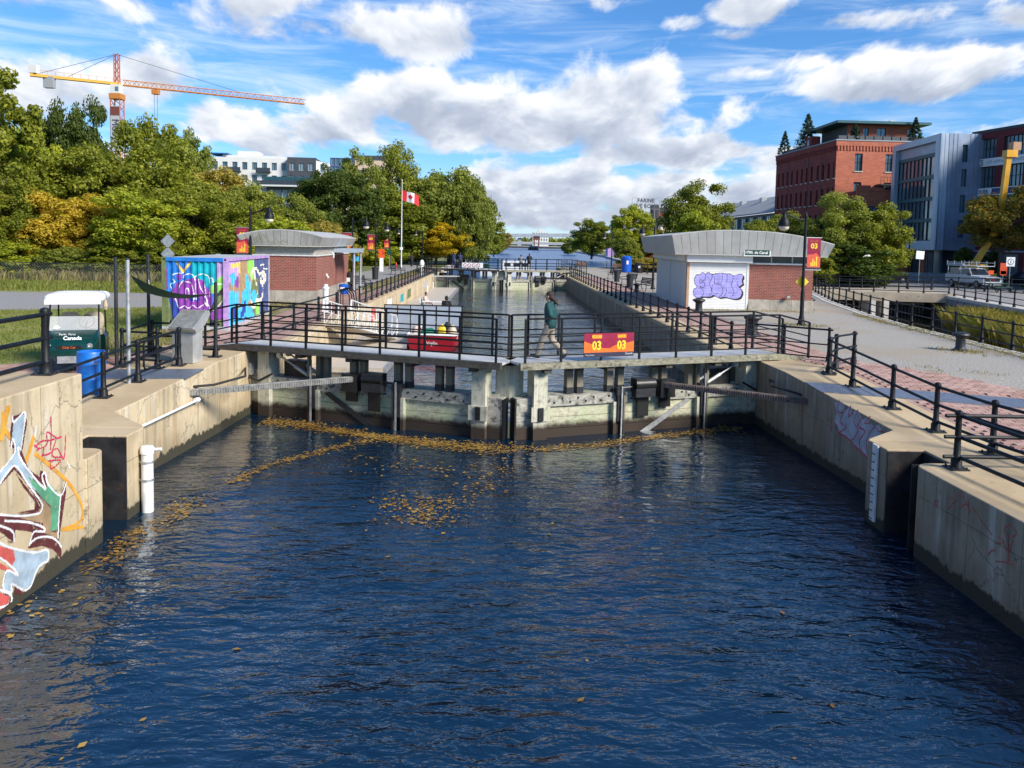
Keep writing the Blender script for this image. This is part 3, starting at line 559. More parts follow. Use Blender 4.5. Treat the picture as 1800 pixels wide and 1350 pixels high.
# ================================================================ lock gates
def bolt(b, p, r=.025, ax=(0, -1, 0)): b.cyl(p, Vector(p)+Vector(ax)*.025, r, n=6)
def gate_leaf(label, mirror, dy, dz, near, edge):
    hinge = Vector((-7.0, 23.05, 0)); mit = Vector((.27, 20.32, 0)); L = (mit-hinge).length; d = (mit-hinge).normalized(); n = Vector((d.y, -d.x, 0))
    if n.y > 0: n = -n                              # towards the camera
    base = Vector((hinge.x if not mirror else .7-hinge.x, hinge.y+dy, dz))
    t = thing('lock_gate', label, 'lock gate', base, group=None)
    def T(s, q, z):
        p = hinge + d*s + n*q; return Vector(((p.x if not mirror else .7-p.x) - base.x, p.y+dy-base.y, z))
    def bx(b, s0, s1, q0, q1, z0, z1):
        vs = [T(s, q, z) for z in (z0, z1) for (s, q) in ((s0, q0), (s1, q0), (s1, q1), (s0, q1))]
        b.add(vs, [(3, 2, 1, 0), (4, 5, 6, 7), (0, 1, 5, 4), (1, 2, 6, 5), (2, 3, 7, 6), (3, 0, 4, 7)]); return b
    def part(name, m, *bs, par=t):
        b = B()
        for a in bs: bx(b, *a)
        return b.build(name, MT[m], par)
    W = -2.6
    # planking between the posts
    z = -1.02; k = 0
    while z > W+.1:
        h = .30; part('plank', 'gate_timber', (.15, L-.15, -.12, .10+.008*((k*7) % 3), z-h+.012, z)); z -= h; k += 1
    part('top_beam', 'gate_beam', (.1, L-.45, -.2, .17, -1.015, -.74))
    if near:
        b = B()
        for i in range(26): bolt(b, T(.9+i*.23, .17, -.82-.1*(i % 2)), .028, n)
        b.build('bolt', MT['iron_flat'], t)
    part('walkway_board', 'gate_timber', (.3, L-.3, -.55, -.202, -.80, -.75))
    part('quoin_post', 'gate_post', (.30, .68, -.20, .28, W, .02)); part('heel_timber', 'gate_timber', (-.25, .28, -.15, .12, W, -.55))
    part('mitre_post', 'gate_post', (L-.85, L-.47, -.15, .30, W, .02)); part('mitre_post', 'gate_post', (L-.42, L-.02, -.75, -.3, -.95, .02))
    zz = -.78
    for i in range(6): part('mitre_block', 'gate_beam', (L-.45, L-.07, -.2, .12, zz-.295, zz)); zz -= .3
    part('mitre_seal', 'black', (L-.06, L-.015, -.2, .14, W, -.80))
    part('fender', 'gate_post', (L-.92, L-.40, .302, .34, -1.36, -.98)); part('fender_strip', 'black', (L-.72, L-.58, .342, .38, -1.34, -1.0))
    for s, dark in ((2.1, 1), (4.75, 1)):
        part('guide_post', 'stanchion_wood', (s-.17, s-.11, .12, .26, W, .0 if s < 3 else -.8)); part('guide_post', 'gate_post', (s+.10, s+.19, .10, .26, W, -.98))
        part('sluice_guide', 'iron_flat', (s-.10, s+.09, .12, .30, -1.5, -.80)); part('sluice_rod', 'galvanised', (s-.03, s+.01, .31, .35, -2.2, -.3 if s < 3 else -.55))
        if near: part('guide_cap', 'iron_flat', (s-.13, s+.12, .1, .32, -.80, -.60))
    for s in (3.25, 3.55, 4.62, 4.95, 5.85, 6.15):
        o = part('stanchion', 'stanchion_wood', (s-.09, s+.09, -.16, .04, -.735, .02))
        if near:
            part('bracket', 'iron_flat', (s-.095, s+.095, -.165, .047, -.73, -.56), par=o); part('bracket', 'iron_flat', (s-.095, s+.095, -.165, .047, -.12, .015), par=o)
    for s in (2.05, 2.3): part('stanchion', 'stanchion_wood', (s-.07, s+.07, -.3, -.1, -.735, .02))
    # diagonal flat brace on the planks
    B().slab([T(2.4, .14, -1.06), T(2.58, .14, -1.02), T(4.05, .14, -1.86), T(3.9, .14, -1.95)], n*.03).build('diagonal_brace', MT['iron_flat'] if not mirror else MT['galvanised'], t)
    # turnbuckle tie rods from the anchorage
    for q in (.16, -.28):
        a = T(.95, q, -.10); c = T(2.25, q, -.78)
        tb = B().cyl(a, a.lerp(c, .45), .028).cyl(a.lerp(c, .4), a.lerp(c, .75), .055).cyl(a.lerp(c, .75), c, .028).build('tie_rod', MT['galvanised'], t, True)
        B().cyl(a-n*.05, a+n*.05, .085, n=10).cyl(c-n*.05, c+n*.05, .07, n=10).build('clevis', MT['galvanised'], tb, True)
    part('anchor_box', 'iron_flat', (.85, 1.55, -.55, -.2, -.75, -.28)); part('pintle', 'galvanised', (-.2, .1, .1, .35, -.7, -.35))
    # gear box and toothed rack
    part('gearbox', 'black', (3.15, 3.6, .16, .45, -.90, -.42)); part('gearbox', 'iron_flat', (3.75, 4.35, .10, .42, -.86, -.36)); part('gear_bracket', 'black', (3.85, 4.2, .175, .24, -1.42, -.86)); part('gear_bracket', 'black', (3.15, 3.5, .175, .23, -1.2, -.92))
    B().cyl(T(3.75, .3, -.52), T(4.35, .3, -.52), .16, n=12).cyl(T(4.3, .28, -.58), T(4.75, .28, -.6), .03).build('motor', MT['black'], t, True)
    rk0 = T(3.5, .32, -.55)
    wall = Vector((-7.35 if not mirror else 8.05, 18.9+dy, -.50+dz)) - base
    rm = MT['rack_rust'] if mirror else MT['rack_steel']
    rd = (wall-rk0); rl = rd.length; rdn = rd.normalized(); nn = rdn.cross(Vector((0, 0, 1))).normalized()
    if nn.y > 0: nn = -nn
    if near:
        rk = B().beam(rk0, wall, .10, .15).build('rack', rm, t)
        tb = B(); nt = int(rl/.062)
        for i in range(nt): p = rk0+rdn*(i+.5)*rl/nt + nn*.065; tb.beam(p+Vector((0, 0, -.07)), p+Vector((0, 0, .07)), .034, .035)
        tb.build('rack_teeth', rm, rk)
        B().tube([wall+Vector((.0, .1, .12)), wall+(rk0-wall)*.12+Vector((0, .25, .1)), wall+(rk0-wall)*.28+Vector((0, .5, .22)), T(.0, .45, -.48), T(-.05, .35, -.75), T(.35, .32, -.85), T(.8, .3, -.62)], .03, 6).build('cable', MT['rubber'], t, True)
    else: B().beam(rk0, wall+Vector((0, -.4, 0)), .10, .13).build('rack', rm, t)
    # walkway: deck, edge beam, end ramp
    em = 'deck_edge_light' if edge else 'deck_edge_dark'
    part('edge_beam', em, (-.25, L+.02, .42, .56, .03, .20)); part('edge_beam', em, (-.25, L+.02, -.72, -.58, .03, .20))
    part('deck', 'deck_grating', (-.25, L+.02, -.58, .42, .13, .19))
    for s in (1.8, 3.4, 5.2, 7.0): part('deck_bearer', 'deck_edge_dark', (s-.1, s+.1, -.56, .50, -.08, .028))
    # sloping end
    rmp = B()
    for z0, z1, q0, q1 in ((.0, .06, -.58, .42),): rmp.slab([T(-.26, q0, .13), T(-.26, q1, .13), T(-1.45, q1, -.05), T(-1.45, q0, -.05)], (0, 0, .06))
    rmp.build('end_ramp', MT['deck_grating'], t)
    for q0 in (.42, -.72): B().slab([T(-.255, q0, .02), T(-.255, q0, .20), T(-1.6, q0, .02), T(-1.6, q0, -.03), T(-1.3, q0, -.05)], n*.14).build('ramp_edge', MT[em], t)
    B().slab([T(1.4, .43, .025), T(-.25, .43, .02), T(-1.3, .43, -.2), T(-1.3, .43, -.12), T(-.25, .43, .028), T(1.4, .43, .029)], n*.05).build('ramp_girder', MT['iron_flat'], t)
    # railings: posts and rails on both edges
    RH = 1.12
    for q in (.50, -.65):
        ss = [-1.35, -.25, .9, 2.05, 3.2, 4.35, 5.5, 6.65, L-.12]
        if q < 0: ss = [-1.35, -.25, 1.3, 2.6, 3.9, 5.1, 6.2, 7.1, L-.12]
        zb = lambda s: .20 if s >= -.25 else .20-.24*(-.25-s)/1.1
        for s in ss: part('rail_post', 'iron', (s-.026, s+.026, q-.026, q+.026, zb(s), zb(s)+RH))
        for hgt in (RH, .72, .52, .34, .18) if near else (RH, .7, .4, .15):
            r = .026 if hgt == RH else .019
            pts = [T(-1.35, q, zb(-1.35)+hgt), T(-.25, q, .20+hgt), T(L-.12, q, .20+hgt)]
            if hgt == RH: pts = pts[:-1] + [T(L-.22, q, .20+hgt), T(L-.14, q, .20+hgt-.03), T(L-.12, q, .20+hgt-.12)]
            B().tube(pts, r, 6).build('rail', MT['iron'], t, True)
    return t, T, L
gl, TL, LL = gate_leaf('near lock gate leaf on the left, darker timber, with walkway and railings', False, 0, 0, True, False)
gr, TR, LR = gate_leaf('near lock gate leaf on the right, sunlit greenish timber, carrying the red lock sign', True, 0, 0, True, True)
gate_leaf('far lock gate leaf on the left at the upper end of the chamber', False, 59.5, .35, False, False)
gate_leaf('far lock gate leaf on the right at the upper end of the chamber', True, 59.5, .35, False, True)
# red lock sign hung on the right leaf railing
hg = Vector((gr.location)); 
def Rw(s, q, z): return hg + TR(s, q, z)
sg = thing('lock_sign', 'red and orange lock number sign reading 03 twice on the gate railing', 'sign', Rw(5.2, .56, .28))
A0 = Rw(6.02, .54, .30); A1 = Rw(4.55, .54, .30); rx = (A1-A0); W_ = rx.length; rx.normalize(); up = Vector((0, 0, 1)); nrm = rx.cross(up)
SM = face_M(A0 - sg.location, rx, up)
def sq(name, m, pts, off): B().slab([SM @ Vector((x, y, off)) for x, y in pts], nrm*.003).build(name, MT[m], sg)
B().slab([SM @ Vector(p) for p in ((0, 0, -.02), (W_, 0, -.02), (W_, .62, -.02), (0, .62, -.02))], nrm*.02).build('panel', MT['sign_red'], sg)
sq('footer', 'sign_navy', [(0, 0), (W_, 0), (W_, .12), (0, .12)], .001)
sq('hill', 'sign_orange', [(0, .12), (W_, .12), (W_, .40), (.78*W_, .33), (.62*W_, .30), (.5*W_, .22), (.3*W_, .24), (.15*W_, .34), (0, .42)], .001)
for tx, x in (('ÉCLUSE', .25), ('LOCK', .75)):
    sq('tab', 'sign_orange', [((x-.09)*W_, .48), ((x+.09)*W_, .48), ((x+.09)*W_, .59), ((x-.09)*W_, .59)], .004)
    text(tx, .085, SM @ Matrix.Translation((x*W_, .535, .009)), MT['sign_yellow'], sg, bold=.003)
    text('03', .32, SM @ Matrix.Translation((x*W_, .29, .009)), MT['sign_yellow'], sg, bold=.012, sx=.85)
text('Canada', .075, SM @ Matrix.Translation((.90*W_, .07, .007)), MT['sign_white'], sg); text('Parcs Canada', .045, SM @ Matrix.Translation((.12*W_, .055, .007)), MT['sign_white'], sg)
# prohibition sign on the far gate
fs = thing('prohibition_sign', 'white board with four prohibition symbols on the far gate railing', 'sign', (-2.6, 80.0, .95))
B().b2(-1.05, 1.05, -.03, 0, -.22, .26).build('board', MT['sign_white'], fs)
for i in range(4):
    x = -.78+i*.45; B().lathe([(.19, 0), (.19, .012)], n=16).build('ring', MT['sign_red'], fs, M=Matrix.Translation((x, -.034, .02)) @ Matrix.Rotation(PI/2, 4, 'X'))
    B().lathe([(.14, 0), (.14, .006)], n=16).build('disc', MT['sign_white'], fs, M=Matrix.Translation((x, -.048, .02)) @ Matrix.Rotation(PI/2, 4, 'X'))
    B().box((x, -.058, .02), (.3, .006, .035), ry=R(45)).build('slash', MT['sign_red'], fs)
B().b2(1.06, 1.6, -.03, 0, -.2, .2).build('board', MT['sign_green'], fs)
# ================================================================ railings
def post_mesh(h, k=1.0, plate=True):
    b = B().lathe([(.10*k, 0), (.10*k, .03), (.085*k, .05), (.085*k, .15), (.062*k, .18), (.070*k, .19), (.070*k, .21), (.055*k, .23), (.050*k, h*.55), (.062*k, h*.56), (.062*k, h*.585), (.049*k, h*.6), (.046*k, h-.06), (.062*k, h-.05), (.066*k, h), (.05*k, h+.04), (.015, h+.055)], n=12)
    me = b.mesh('post'); me.materials.append(MT['iron']); shade(me); return me
PM = {}
def get_post(h, k):
    if (h, k) not in PM: PM[(h, k)] = post_mesh(h, k)
    return PM[(h, k)]
bpm = B().box((0, 0, .012), (.30, .30, .024)); [bpm.cyl((x, y, .02), (x, y, .05), .018, n=6) for x in (-.11, .11) for y in (-.11, .11)]
bpm = bpm.mesh('base_plate'); bpm.materials.append(MT['iron_flat'])
def railing(label, pts, zf, h=.92, k=1.0, rails=(.88, .53, .2), r=.028, spacing=None, over=0.0, plates=True, group=None, skip=(), thin=None):
    P3 = [Vector((x, y, zf(x, y))) for x, y in pts]
    t = thing('railing', label, 'railing', P3[0], group=group)
    if spacing:
        out = []
        for a, c in zip(P3[:-1], P3[1:]):
            n = max(1, round((c-a).length/spacing)); out += [a.lerp(c, i/n) for i in range(n)]
        posts = out + [P3[-1]]
    else: posts = P3
    for i, p in enumerate(posts):
        if i in skip: continue
        q = Vector((p.x, p.y, zf(p.x, p.y)))
        o = link('post', get_post(h, k), t); o.location = q-P3[0]
        if plates: pl = link('base_plate', bpm, o)
    line = list(P3)
    if over:
        line[0] = line[0] - (P3[1]-P3[0]).normalized()*over; line[-1] = line[-1] + (P3[-1]-P3[-2]).normalized()*over
    for z in rails:
        B().tube([p - P3[0] + Vector((0, 0, z)) for p in line], r if (z == rails[0] or not thin) else thin, 7).build('rail', MT['rail_paint'], t, True)
    return t
def swing_panel(t, a, c, z0=.22, z1=.9):
    """hinged panel with rounded corners, part of its railing"""
    o = t.location; a = Vector((a[0], a[1], gz(a[1])))-o; c = Vector((c[0], c[1], gz(c[1])))-o; d = (c-a); rr = .09/d.length
    pts = []
    for (u, w) in ((0, .12), (0, .88), (.04, .97), (.09, 1), (.91, 1), (.96, .97), (1, .88), (1, .12), (.96, .03), (.91, 0), (.09, 0), (.04, .03)): pts.append(a+d*u+Vector((0, 0, z0+(z1-z0)*w)))
    f = B().tube(pts, .024, 7, True).build('gate_panel', MT['rail_paint'], t, True)
    m = (z0+z1)/2; B().tube([a+Vector((0, 0, m)), c+Vector((0, 0, m))], .02, 6).build('gate_bar', MT['rail_paint'], f, True)
G = lambda x, y: gz(y)
t = railing('dark railing with three rails along the right apron from the gate plates', [(8.62, 20.35), (8.62, 18.95), (8.6, 16.95), (8.62, 15.25), (8.78, 13.7), (9.1, 11.6)], G, skip=(), r=.03, over=.12)
t = railing('short dark return railing at the corner of the right apron', [(8.72, 20.55), (9.2, 21.3), (10.05, 22.1)], G, .9, over=.15)
t = railing('dark railing linking the right gate ramp to the apron corner', [(7.75, 23.9), (8.5, 23.3), (9.5, 22.5)], G, .95, .8, over=.1, rails=(.93, .5, .12), thin=.02)
railing('near dark railing turning its corner on the lower right wall', [(11.5, 12.72), (7.57, 12.72)], lambda x, y: -.33, over=.22, r=.033, plates=True, skip=(0,))
railing('near dark railing running towards the camera on the lower right wall', [(7.6, 12.55), (7.75, 9.5)], lambda x, y: -.33, over=.1, r=.033, skip=(0,))
railing('large dark railing on the raised left block in the foreground', [(-6.95, 12.3), (-6.92, 9.6), (-6.9, 6.9)], lambda x, y: 1.04, .98, 1.15, rails=(.93, .56, .2), r=.036, over=.16)
t = railing('dark railing with hinged panel above the left recess by the blue barrel', [(-8.25, 12.9), (-8.27, 16.75), (-8.2, 18.2), (-7.98, 20.0)], G, r=.03, over=.05)
swing_panel(t, (-8.15, 18.4), (-8.0, 19.85))
t = railing('black railing enclosure round the steel console on the left apron', [(-8.35, 19.6), (-9.28, 19.75), (-9.25, 21.4), (-8.4, 21.45), (-7.55, 21.35)], G, .92, .9, over=.12)
railing('long row of railing posts along the left side of the chamber', [(-6.85, 39.5), (-6.78, 81.0)], lambda x, y: 0, .92, .95, rails=(.88, .53, .2), r=.026, spacing=1.85, plates=False)
railing('railing beside the gangway head at the near left of the chamber', [(-7.35, 25.0), (-7.2, 28.2), (-7.05, 31.4), (-6.95, 34.4)], lambda x, y: 0, .92, .95, plates=False, over=.2)
railing('long row of railing posts along the right side of the chamber', [(7.22, 24.3), (7.25, 80.5)], lambda x, y: 0, .92, .95, rails=(.88, .53, .2), r=.027, spacing=1.9, plates=False)
railing('dark railing along the island kerb of the side channel', CH_L[:-1], lambda x, y: .02, .92, .95, rails=(.88, .5, .16), r=.026, spacing=2.0, plates=False)
railing('dark railing on top of the limestone channel wall', [(26.2, 28), (28.1, 36), (30.7, 45.35), (33.6, 58.0)], lambda x, y: .02, .95, .95, rails=(.9, .5, .16), r=.026, spacing=2.2, plates=False)
railing('railing on the near edge of the low bridge', [(23.2, 60.6), (33.6, 58.7)], lambda x, y: .1, .95, .95, rails=(.95, .55, .2), r=.03, spacing=1.75, plates=False)
railing('railing on the far edge of the low bridge', [(25.2, 67.4), (36, 65.5)], lambda x, y: .1, .95, .95, rails=(.95, .55, .2), r=.03, spacing=1.8, plates=False)
railing('timber and iron fence along the far side street behind the bridge', [(20, 72), (36, 69.5), (46, 67)], lambda x, y: 0, 1.1, 1.0, rails=(1.05, .6, .2), r=.04, spacing=2.2, plates=False)
railing('thin dark railing across the far tip of the island', [(8.6, 84), (8.7, 110.5), (21.5, 111.6)], lambda x, y: 0, 1.0, .8, rails=(.95, .5, .12), r=.02, spacing=3.4, plates=False)
railing('railing at the far left end of the chamber by the upper gate', [(-7.0, 81.5), (-7.6, 84.5), (-8.6, 84.5)], lambda x, y: 0, 1.1, .9, rails=(1.05, .7, .35, .1), r=.024, plates=False)
railing('iron railing beside the shrubs at the right rear of the island', [(18.2, 86), (17, 98), (20.5, 111)], lambda x, y: 0, 1.1, 1.0, rails=(1.05, .7, .35), r=.035, spacing=2.4, plates=False)
# ================================================================ lamp posts with banners
def lamp(label, loc, rz, banner=True, sign=None, bside=-1):
    """arm reaches along local +x, banner on the other side"""
    t = thing('street_lamp', label, 'lamp', loc, rz)
    B().lathe([(.20, 0), (.20, .05), (.15, .10), (.11, .35), (.085, .45), (.085, 1.4), (.065, 1.5), (.055, 4.55), (.07, 4.56), (.07, 4.62), (.03, 4.75), (.01, 4.8)], n=12).build('pole', MT['iron'], t, True)
    B().tube([(0, 0, 4.45), (.25, 0, 4.47), (.5, 0, 4.56), (.75, 0, 4.66), (.9, 0, 4.66)], .032, 8).build('arm', MT['iron'], t, True)
    h = B().lathe([(.03, 4.78), (.07, 4.74), (.075, 4.60), (.10, 4.55), (.19, 4.44), (.235, 4.30), (.245, 4.18), (.235, 4.17)], (.92, 0, 0), n=16).build('lamp_shade', MT['iron'], t, True)
    B().lathe([(.215, 4.18), (.20, 4.08), (.13, 4.01), (.02, 3.98)], (.92, 0, 0), n=14).build('globe', MT['gr_cream'], h, True)
    if banner:
        s = bside
        B().tube([(0, 0, 3.72), (s*.72, 0, 3.72)], .018, 6).build('bracket', MT['galvanised'], t); B().tube([(0, 0, 2.36), (s*.72, 0, 2.36)], .018, 6).build('bracket', MT['galvanised'], t)
        x0, x1 = (s*.68, s*.12) if s < 0 else (s*.12, s*.68); xm = (x0+x1)/2
        bn = B().b2(x0, x1, -.012, .012, 2.38, 3.70).build('banner', MT['sign_red'], t)
        for f, rr in ((-1, 0), (1, PI)):
            M = Matrix.Translation((xm, f*.014, 0)) @ Matrix.Rotation(PI/2, 4, 'X') if f < 0 else Matrix.Translation((xm, .014, 0)) @ Matrix.Rotation(PI, 4, 'Z') @ Matrix.Rotation(PI/2, 4, 'X')
            w = .28
            B().sheet([(-w, 2.47, .002), (w, 2.47, .002), (w, 2.86, .002), (.1, 3.08, .002), (-.05, 3.02, .002), (-w, 3.0, .002)]).build('hill', MT['banner_coral'], bn, M=M)
            B().sheet([(-w, 2.38, .003), (w, 2.38, .003), (w, 2.47, .003), (-w, 2.47, .003)]).build('footer', MT['sign_navy'], bn, M=M)
            text('03', .30, M @ Matrix.Translation((0, 3.36, .004)), MT['sign_yellow'], bn, bold=.012); text('ÉCLUSE', .10, M @ Matrix.Translation((0, 3.58, .004)), MT['orange'], bn)
            for i, hh in enumerate((.16, .3, .22, .4)): B().sheet([(-.13+i*.075, 2.52, .004), (-.08+i*.075, 2.52, .004), (-.08+i*.075, 2.52+hh, .004), (-.13+i*.075, 2.52+hh, .004)]).build('stripe', MT['sign_yellow'], bn, M=M)
    if sign:
        B().box((0, -.10, 1.85), (.40, .02, .40), ry=R(45)).build('warning_plate', MT['sign_yellow'], t)
    return t
lamp('black street lamp with red banner standing on the gravel right of the shuttered pavilion', (12.89, 33.44, 0), PI, True, True)
lamp('black street lamp with red banner rising behind the painted container', (-12.25, 39.6, 0), 0, True)
lamp('black street lamp with red banner beside the brick hut canopy', (-9.98, 54.6, 0), 0)
lamp('black street lamp with red banner behind the first far bench on the left', (-10.4, 67.6, 0), 0)
lamp('black street lamp on the far left path just past the flagpole', (-9.9, 104, 0), PI, False)
lamp('distant banner lamp on the left path behind the orange notice', (-12.5, 92, 0), 0)
lamp('black street lamp among the benches at the island tip', (13.2, 93, 0), PI, False)
lamp('black street lamp peeking over the pavilion roof', (11.7, 60, 0), PI, False)
t = thing('street_lamp', 'black globe lantern post with banner before the grey building', 'lamp', (44.6, 86, 0))
B().lathe([(.16, 0), (.12, .3), (.06, .5), (.05, 4.2), (.12, 4.25), (.1, 4.35)], n=10).build('pole', MT['iron'], t, True); B().lathe([(.1, 4.35), (.24, 4.5), (.26, 4.75), (.2, 4.95), (.02, 5.05)], n=12).build('globe', MT['gr_cream'], t, True); B().lathe([(.27, 4.8), (.2, 5.0), (.03, 5.15)], n=12).build('cap', MT['iron'], t, True)
bn = B().b2(-.8, -.15, -.012, .012, 2.3, 3.6).build('banner', MT['banner_coral'], t); text('03', .3, Matrix.Translation((-.47, -.02, 3.3)) @ Matrix.Rotation(PI/2, 4, 'X'), MT['sign_yellow'], bn, bold=.01)
B().b2(-.8, 0, -.02, .02, 3.61, 3.65).build('bracket', MT['iron'], t)
# ================================================================ flag pole
t = thing('flag_pole', 'white flagpole flying a red and white maple leaf flag above the left path', 'flagpole', (-12.0, 98.5, 0))
B().lathe([(.12, 0), (.10, .3), (.085, .3), (.07, 5), (.04, 10.6), (.07, 10.62), (.07, 10.75), (.01, 10.8)], n=10).build('pole', MT['pole_white'], t, True)
def flag_pt(u, v): # u 0..1 along fly, v 0..1 up
    x = .06+2.0*u; return Vector((x, .22*math.sin(u*7+v*1.2)*u, 9.5-1.25*(1-v)-.85*u*u-.12*math.sin(u*5)))
fl = B()
for (u0, u1, mi) in ((0, .27, 0), (.27, .73, 1), (.73, 1, 0)):
    fl.mat(mi); nu, nv = 5, 5
    vs = [flag_pt(u0+(u1-u0)*i/nu, j/nv) for i in range(nu+1) for j in range(nv+1)]
    fl.add(vs, [(i*(nv+1)+j, (i+1)*(nv+1)+j, (i+1)*(nv+1)+j+1, i*(nv+1)+j+1) for i in range(nu) for j in range(nv)])
fo = fl.build('flag', [MT['flag_red'], MT['flag_white']], t, True, recalc=False)
leaf = [(0, -.5), (.03, -.2), (.3, -.26), (.26, -.16), (.5, .1), (.42, .14), (.46, .3), (.3, .26), (.26, .34), (.12, .18), (.17, .42), (.09, .38), (0, .55)]
leaf = leaf + [(-x, y) for x, y in leaf[-2:0:-1]]
b = B()
for sgn in (-1, 1): b.sheet([flag_pt(.5+x*.30, .5+y*.62)+Vector((0, sgn*.012, 0)) for x, y in leaf])
b.build('maple_leaf', MT['flag_red'], fo, recalc=False)
B().b2(-.22, .22, -.05, -.02, 2.6, 3.0).build('sign', MT['sign_green'], t); B().b2(-.2, .2, -.05, -.02, 2.15, 2.5).build('sign', MT['sign_white'], t)
# ================================================================ bollards
bm_ = B().lathe([(.26, 0), (.25, .04), (.17, .08), (.15, .12), (.145, .40), (.17, .46), (.25, .50), (.27, .54), (.25, .58), (.12, .63), (.02, .64)], n=18).mesh('bollard'); bm_.materials.append(MT['iron_flat']); shade(bm_)
for i, (x, y, s, lb) in enumerate(((9.89, 38.9, 1.15, 'black mooring bollard standing in front of the white roller shutter'), (9.42, 29.1, 1.25, 'black mooring bollard nearest the right gate ramp railing'), (15.19, 25.7, 1.0, 'black mooring bollard alone on the gravel by the channel railing'), (16.6, 42.0, 1.05, 'black mooring bollard at the right corner of the pavilion'), (9.7, 55.5, 1.0, 'black mooring bollard behind the pavilion by the brick strip'))):
    o = link('mooring_bollard', bm_); o.location = (x, y, gz(y)); o.scale = (s,)*3; tag(o, lb, 'bollard', 'mooring bollards')
# ================================================================ benches and bins
def bench(name, label, loc, rz, wood=True, group='park benches'):
    t = thing(name, label, 'bench', loc, rz, group); m = MT['wood_bench'] if wood else MT['iron_flat']
    for i in range(4): B().b2(-.85, .85, -.24+i*.12, -.14+i*.12, .43, .46).build('seat_slat', m, t)
    for i in range(4): B().box((0, .27+i*.03, .55+i*.11), (1.7, .03, .085), rx=R(-15)).build('back_slat', m, t)
    for x in (-.75, .75):
        B().tube([(x, -.28, 0), (x, -.22, .25), (x, -.25, .42), (x, .2, .42), (x, .36, .95)], .03, 6).tube([(x, .2, .42), (x, .28, .2), (x, .36, 0)], .03, 6).tube([(x, -.25, .42), (x, -.26, .62), (x, .26, .66)], .025, 6).build('leg', MT['iron'], t, True)
    return t
bench('park_bench', 'dark bench nearest the pavilion on the right promenade', (10.6, 57.8, 0), R(-70), False)
bench('park_bench', 'dark bench second from the pavilion on the right promenade', (10.9, 66.3, 0), R(-70), False)
bench('park_bench', 'dark bench farthest from the pavilion on the right promenade', (11.2, 77.0, 0), R(-70), False)
bench('park_bench', 'black bench near the striped verge of the left path', (-9.6, 76.5, 0), R(60), False)
bench('park_bench', 'black bench beside the dark bin at the brick hut', (-8.9, 51.5, 0), R(60), False)
bench('park_bench', 'brown wooden bench at the island tip left of the lamp', (11.0, 106, 0), PI, True)
bench('park_bench', 'brown wooden bench at the island tip right of the lamp', (15.6, 103, 0), PI, True)
def bin_(label, loc, m, h=1.0, r=.30, top='black', group='litter bins'):
    t = thing('litter_bin', label, 'bin', loc, group=group)
    B().lathe([(r*.85, 0), (r, .06), (r, h*.82), (r*1.06, h*.83), (r*1.06, h*.88), (r*.9, h*.9)], n=14).build('body', MT[m], t, True)
    B().lathe([(r*.95, h*.88), (r*.95, h*.94), (r*.6, h), (.02, h*1.02)], n=14).build('lid', MT[top], t, True)
    B().b2(-.12, .12, -r-.012, -r+.01, h*.5, h*.72).build('sticker', MT['sign_white'], t)
bin_('black litter bin under the hut canopy', (-9.55, 51.2, 0), 'black', 1.15, .40)
bin_('blue recycling bin at the island tip', (15.6, 96.8, 0), 'bin_blue', 2.0, .62, 'bin_blue')
bin_('dark litter bin right of the blue recycling bin', (17.0, 96.5, 0), 'iron_flat', 1.2, .5)
bin_('low blue tub standing inside the hut porch', (-9.2, 47.5, 0), 'bin_blue', .6, .3, 'bin_blue')
for i, (x, y, lb) in enumerate(((-10.2, 66.2, 'dark folding board standing by the left far lamp'), (10.2, 61.5, 'dark planter bin between the two nearest right benches'), (10.6, 71.0, 'dark planter bin between the two farthest right benches'))):
    t = thing('litter_bin', lb, 'bin', (x, y, 0), group='litter bins'); B().lathe([(.24, 0), (.27, .9), (.30, .92), (.30, 1.0), (.1, 1.05)], n=10).build('body', MT['iron_flat'], t, True)
# ================================================================ small signs
def post_sign(name, label, loc, hgt, plates, pole='galvanised', rz=0):
    t = thing(name, label, 'sign', loc, rz); B().cyl((0, 0, 0), (0, 0, hgt), .03, n=8).build('post', MT[pole], t)
    for (w, h, z, m, rot) in plates: B().box((0, -.045, z), (w, .02, h), ry=rot).build('plate', MT[m], t)
    return t
t = post_sign('notice_sign', 'bright orange notice on a white stand on the left path', (-12.3, 84, 0), 1.0, [])
B().b2(-.3, .3, -.06, 0, 1.45, 2.35).build('plate', MT['neon_orange'], t); B().b2(-.2, .2, -.04, .04, 0, 1.45).build('stand', MT['sign_white'], t); text('- 5', .5, Matrix.Translation((0, -.07, 1.95)) @ Matrix.Rotation(PI/2, 4, 'X'), MT['black'], t)
post_sign('path_sign', 'small green and white path sign under the trees past the orange notice', (-12.0, 88, 0), 2.2, [(.5, .5, 2.0, 'sign_green', 0)])
post_sign('warning_sign', 'pair of grey diamond warning plates seen from behind above the container', (-18.1, 44, 0), 3.3, [(.55, .55, 2.95, 'galvanised', R(45)), (.55, .55, 2.25, 'galvanised', R(45))])
post_sign('path_sign', 'small pale green sign under the hut canopy', (-8.7, 48.6, 0), 2.3, [(.45, .3, 2.1, 'gr_cyan', 0)], 'iron')
t = post_sign('path_sign', 'white sign with a circled arrow by the picnic tables', (44.1, 68, 0), 2.9, [(.75, .8, 2.55, 'sign_white', 0)])
B().lathe([(.27, 0), (.27, .01)], n=20).build('ring', MT['black'], t, M=Matrix.Translation((0, -.06, 2.55)) @ Matrix.Rotation(PI/2, 4, 'X')); B().lathe([(.22, 0), (.22, .01)], n=20).build('disc', MT['sign_white'], t, M=Matrix.Translation((0, -.066, 2.55)) @ Matrix.Rotation(PI/2, 4, 'X')); B().b2(-.03, .03, -.085, -.08, 2.4, 2.7).build('arrow', MT['black'], t)
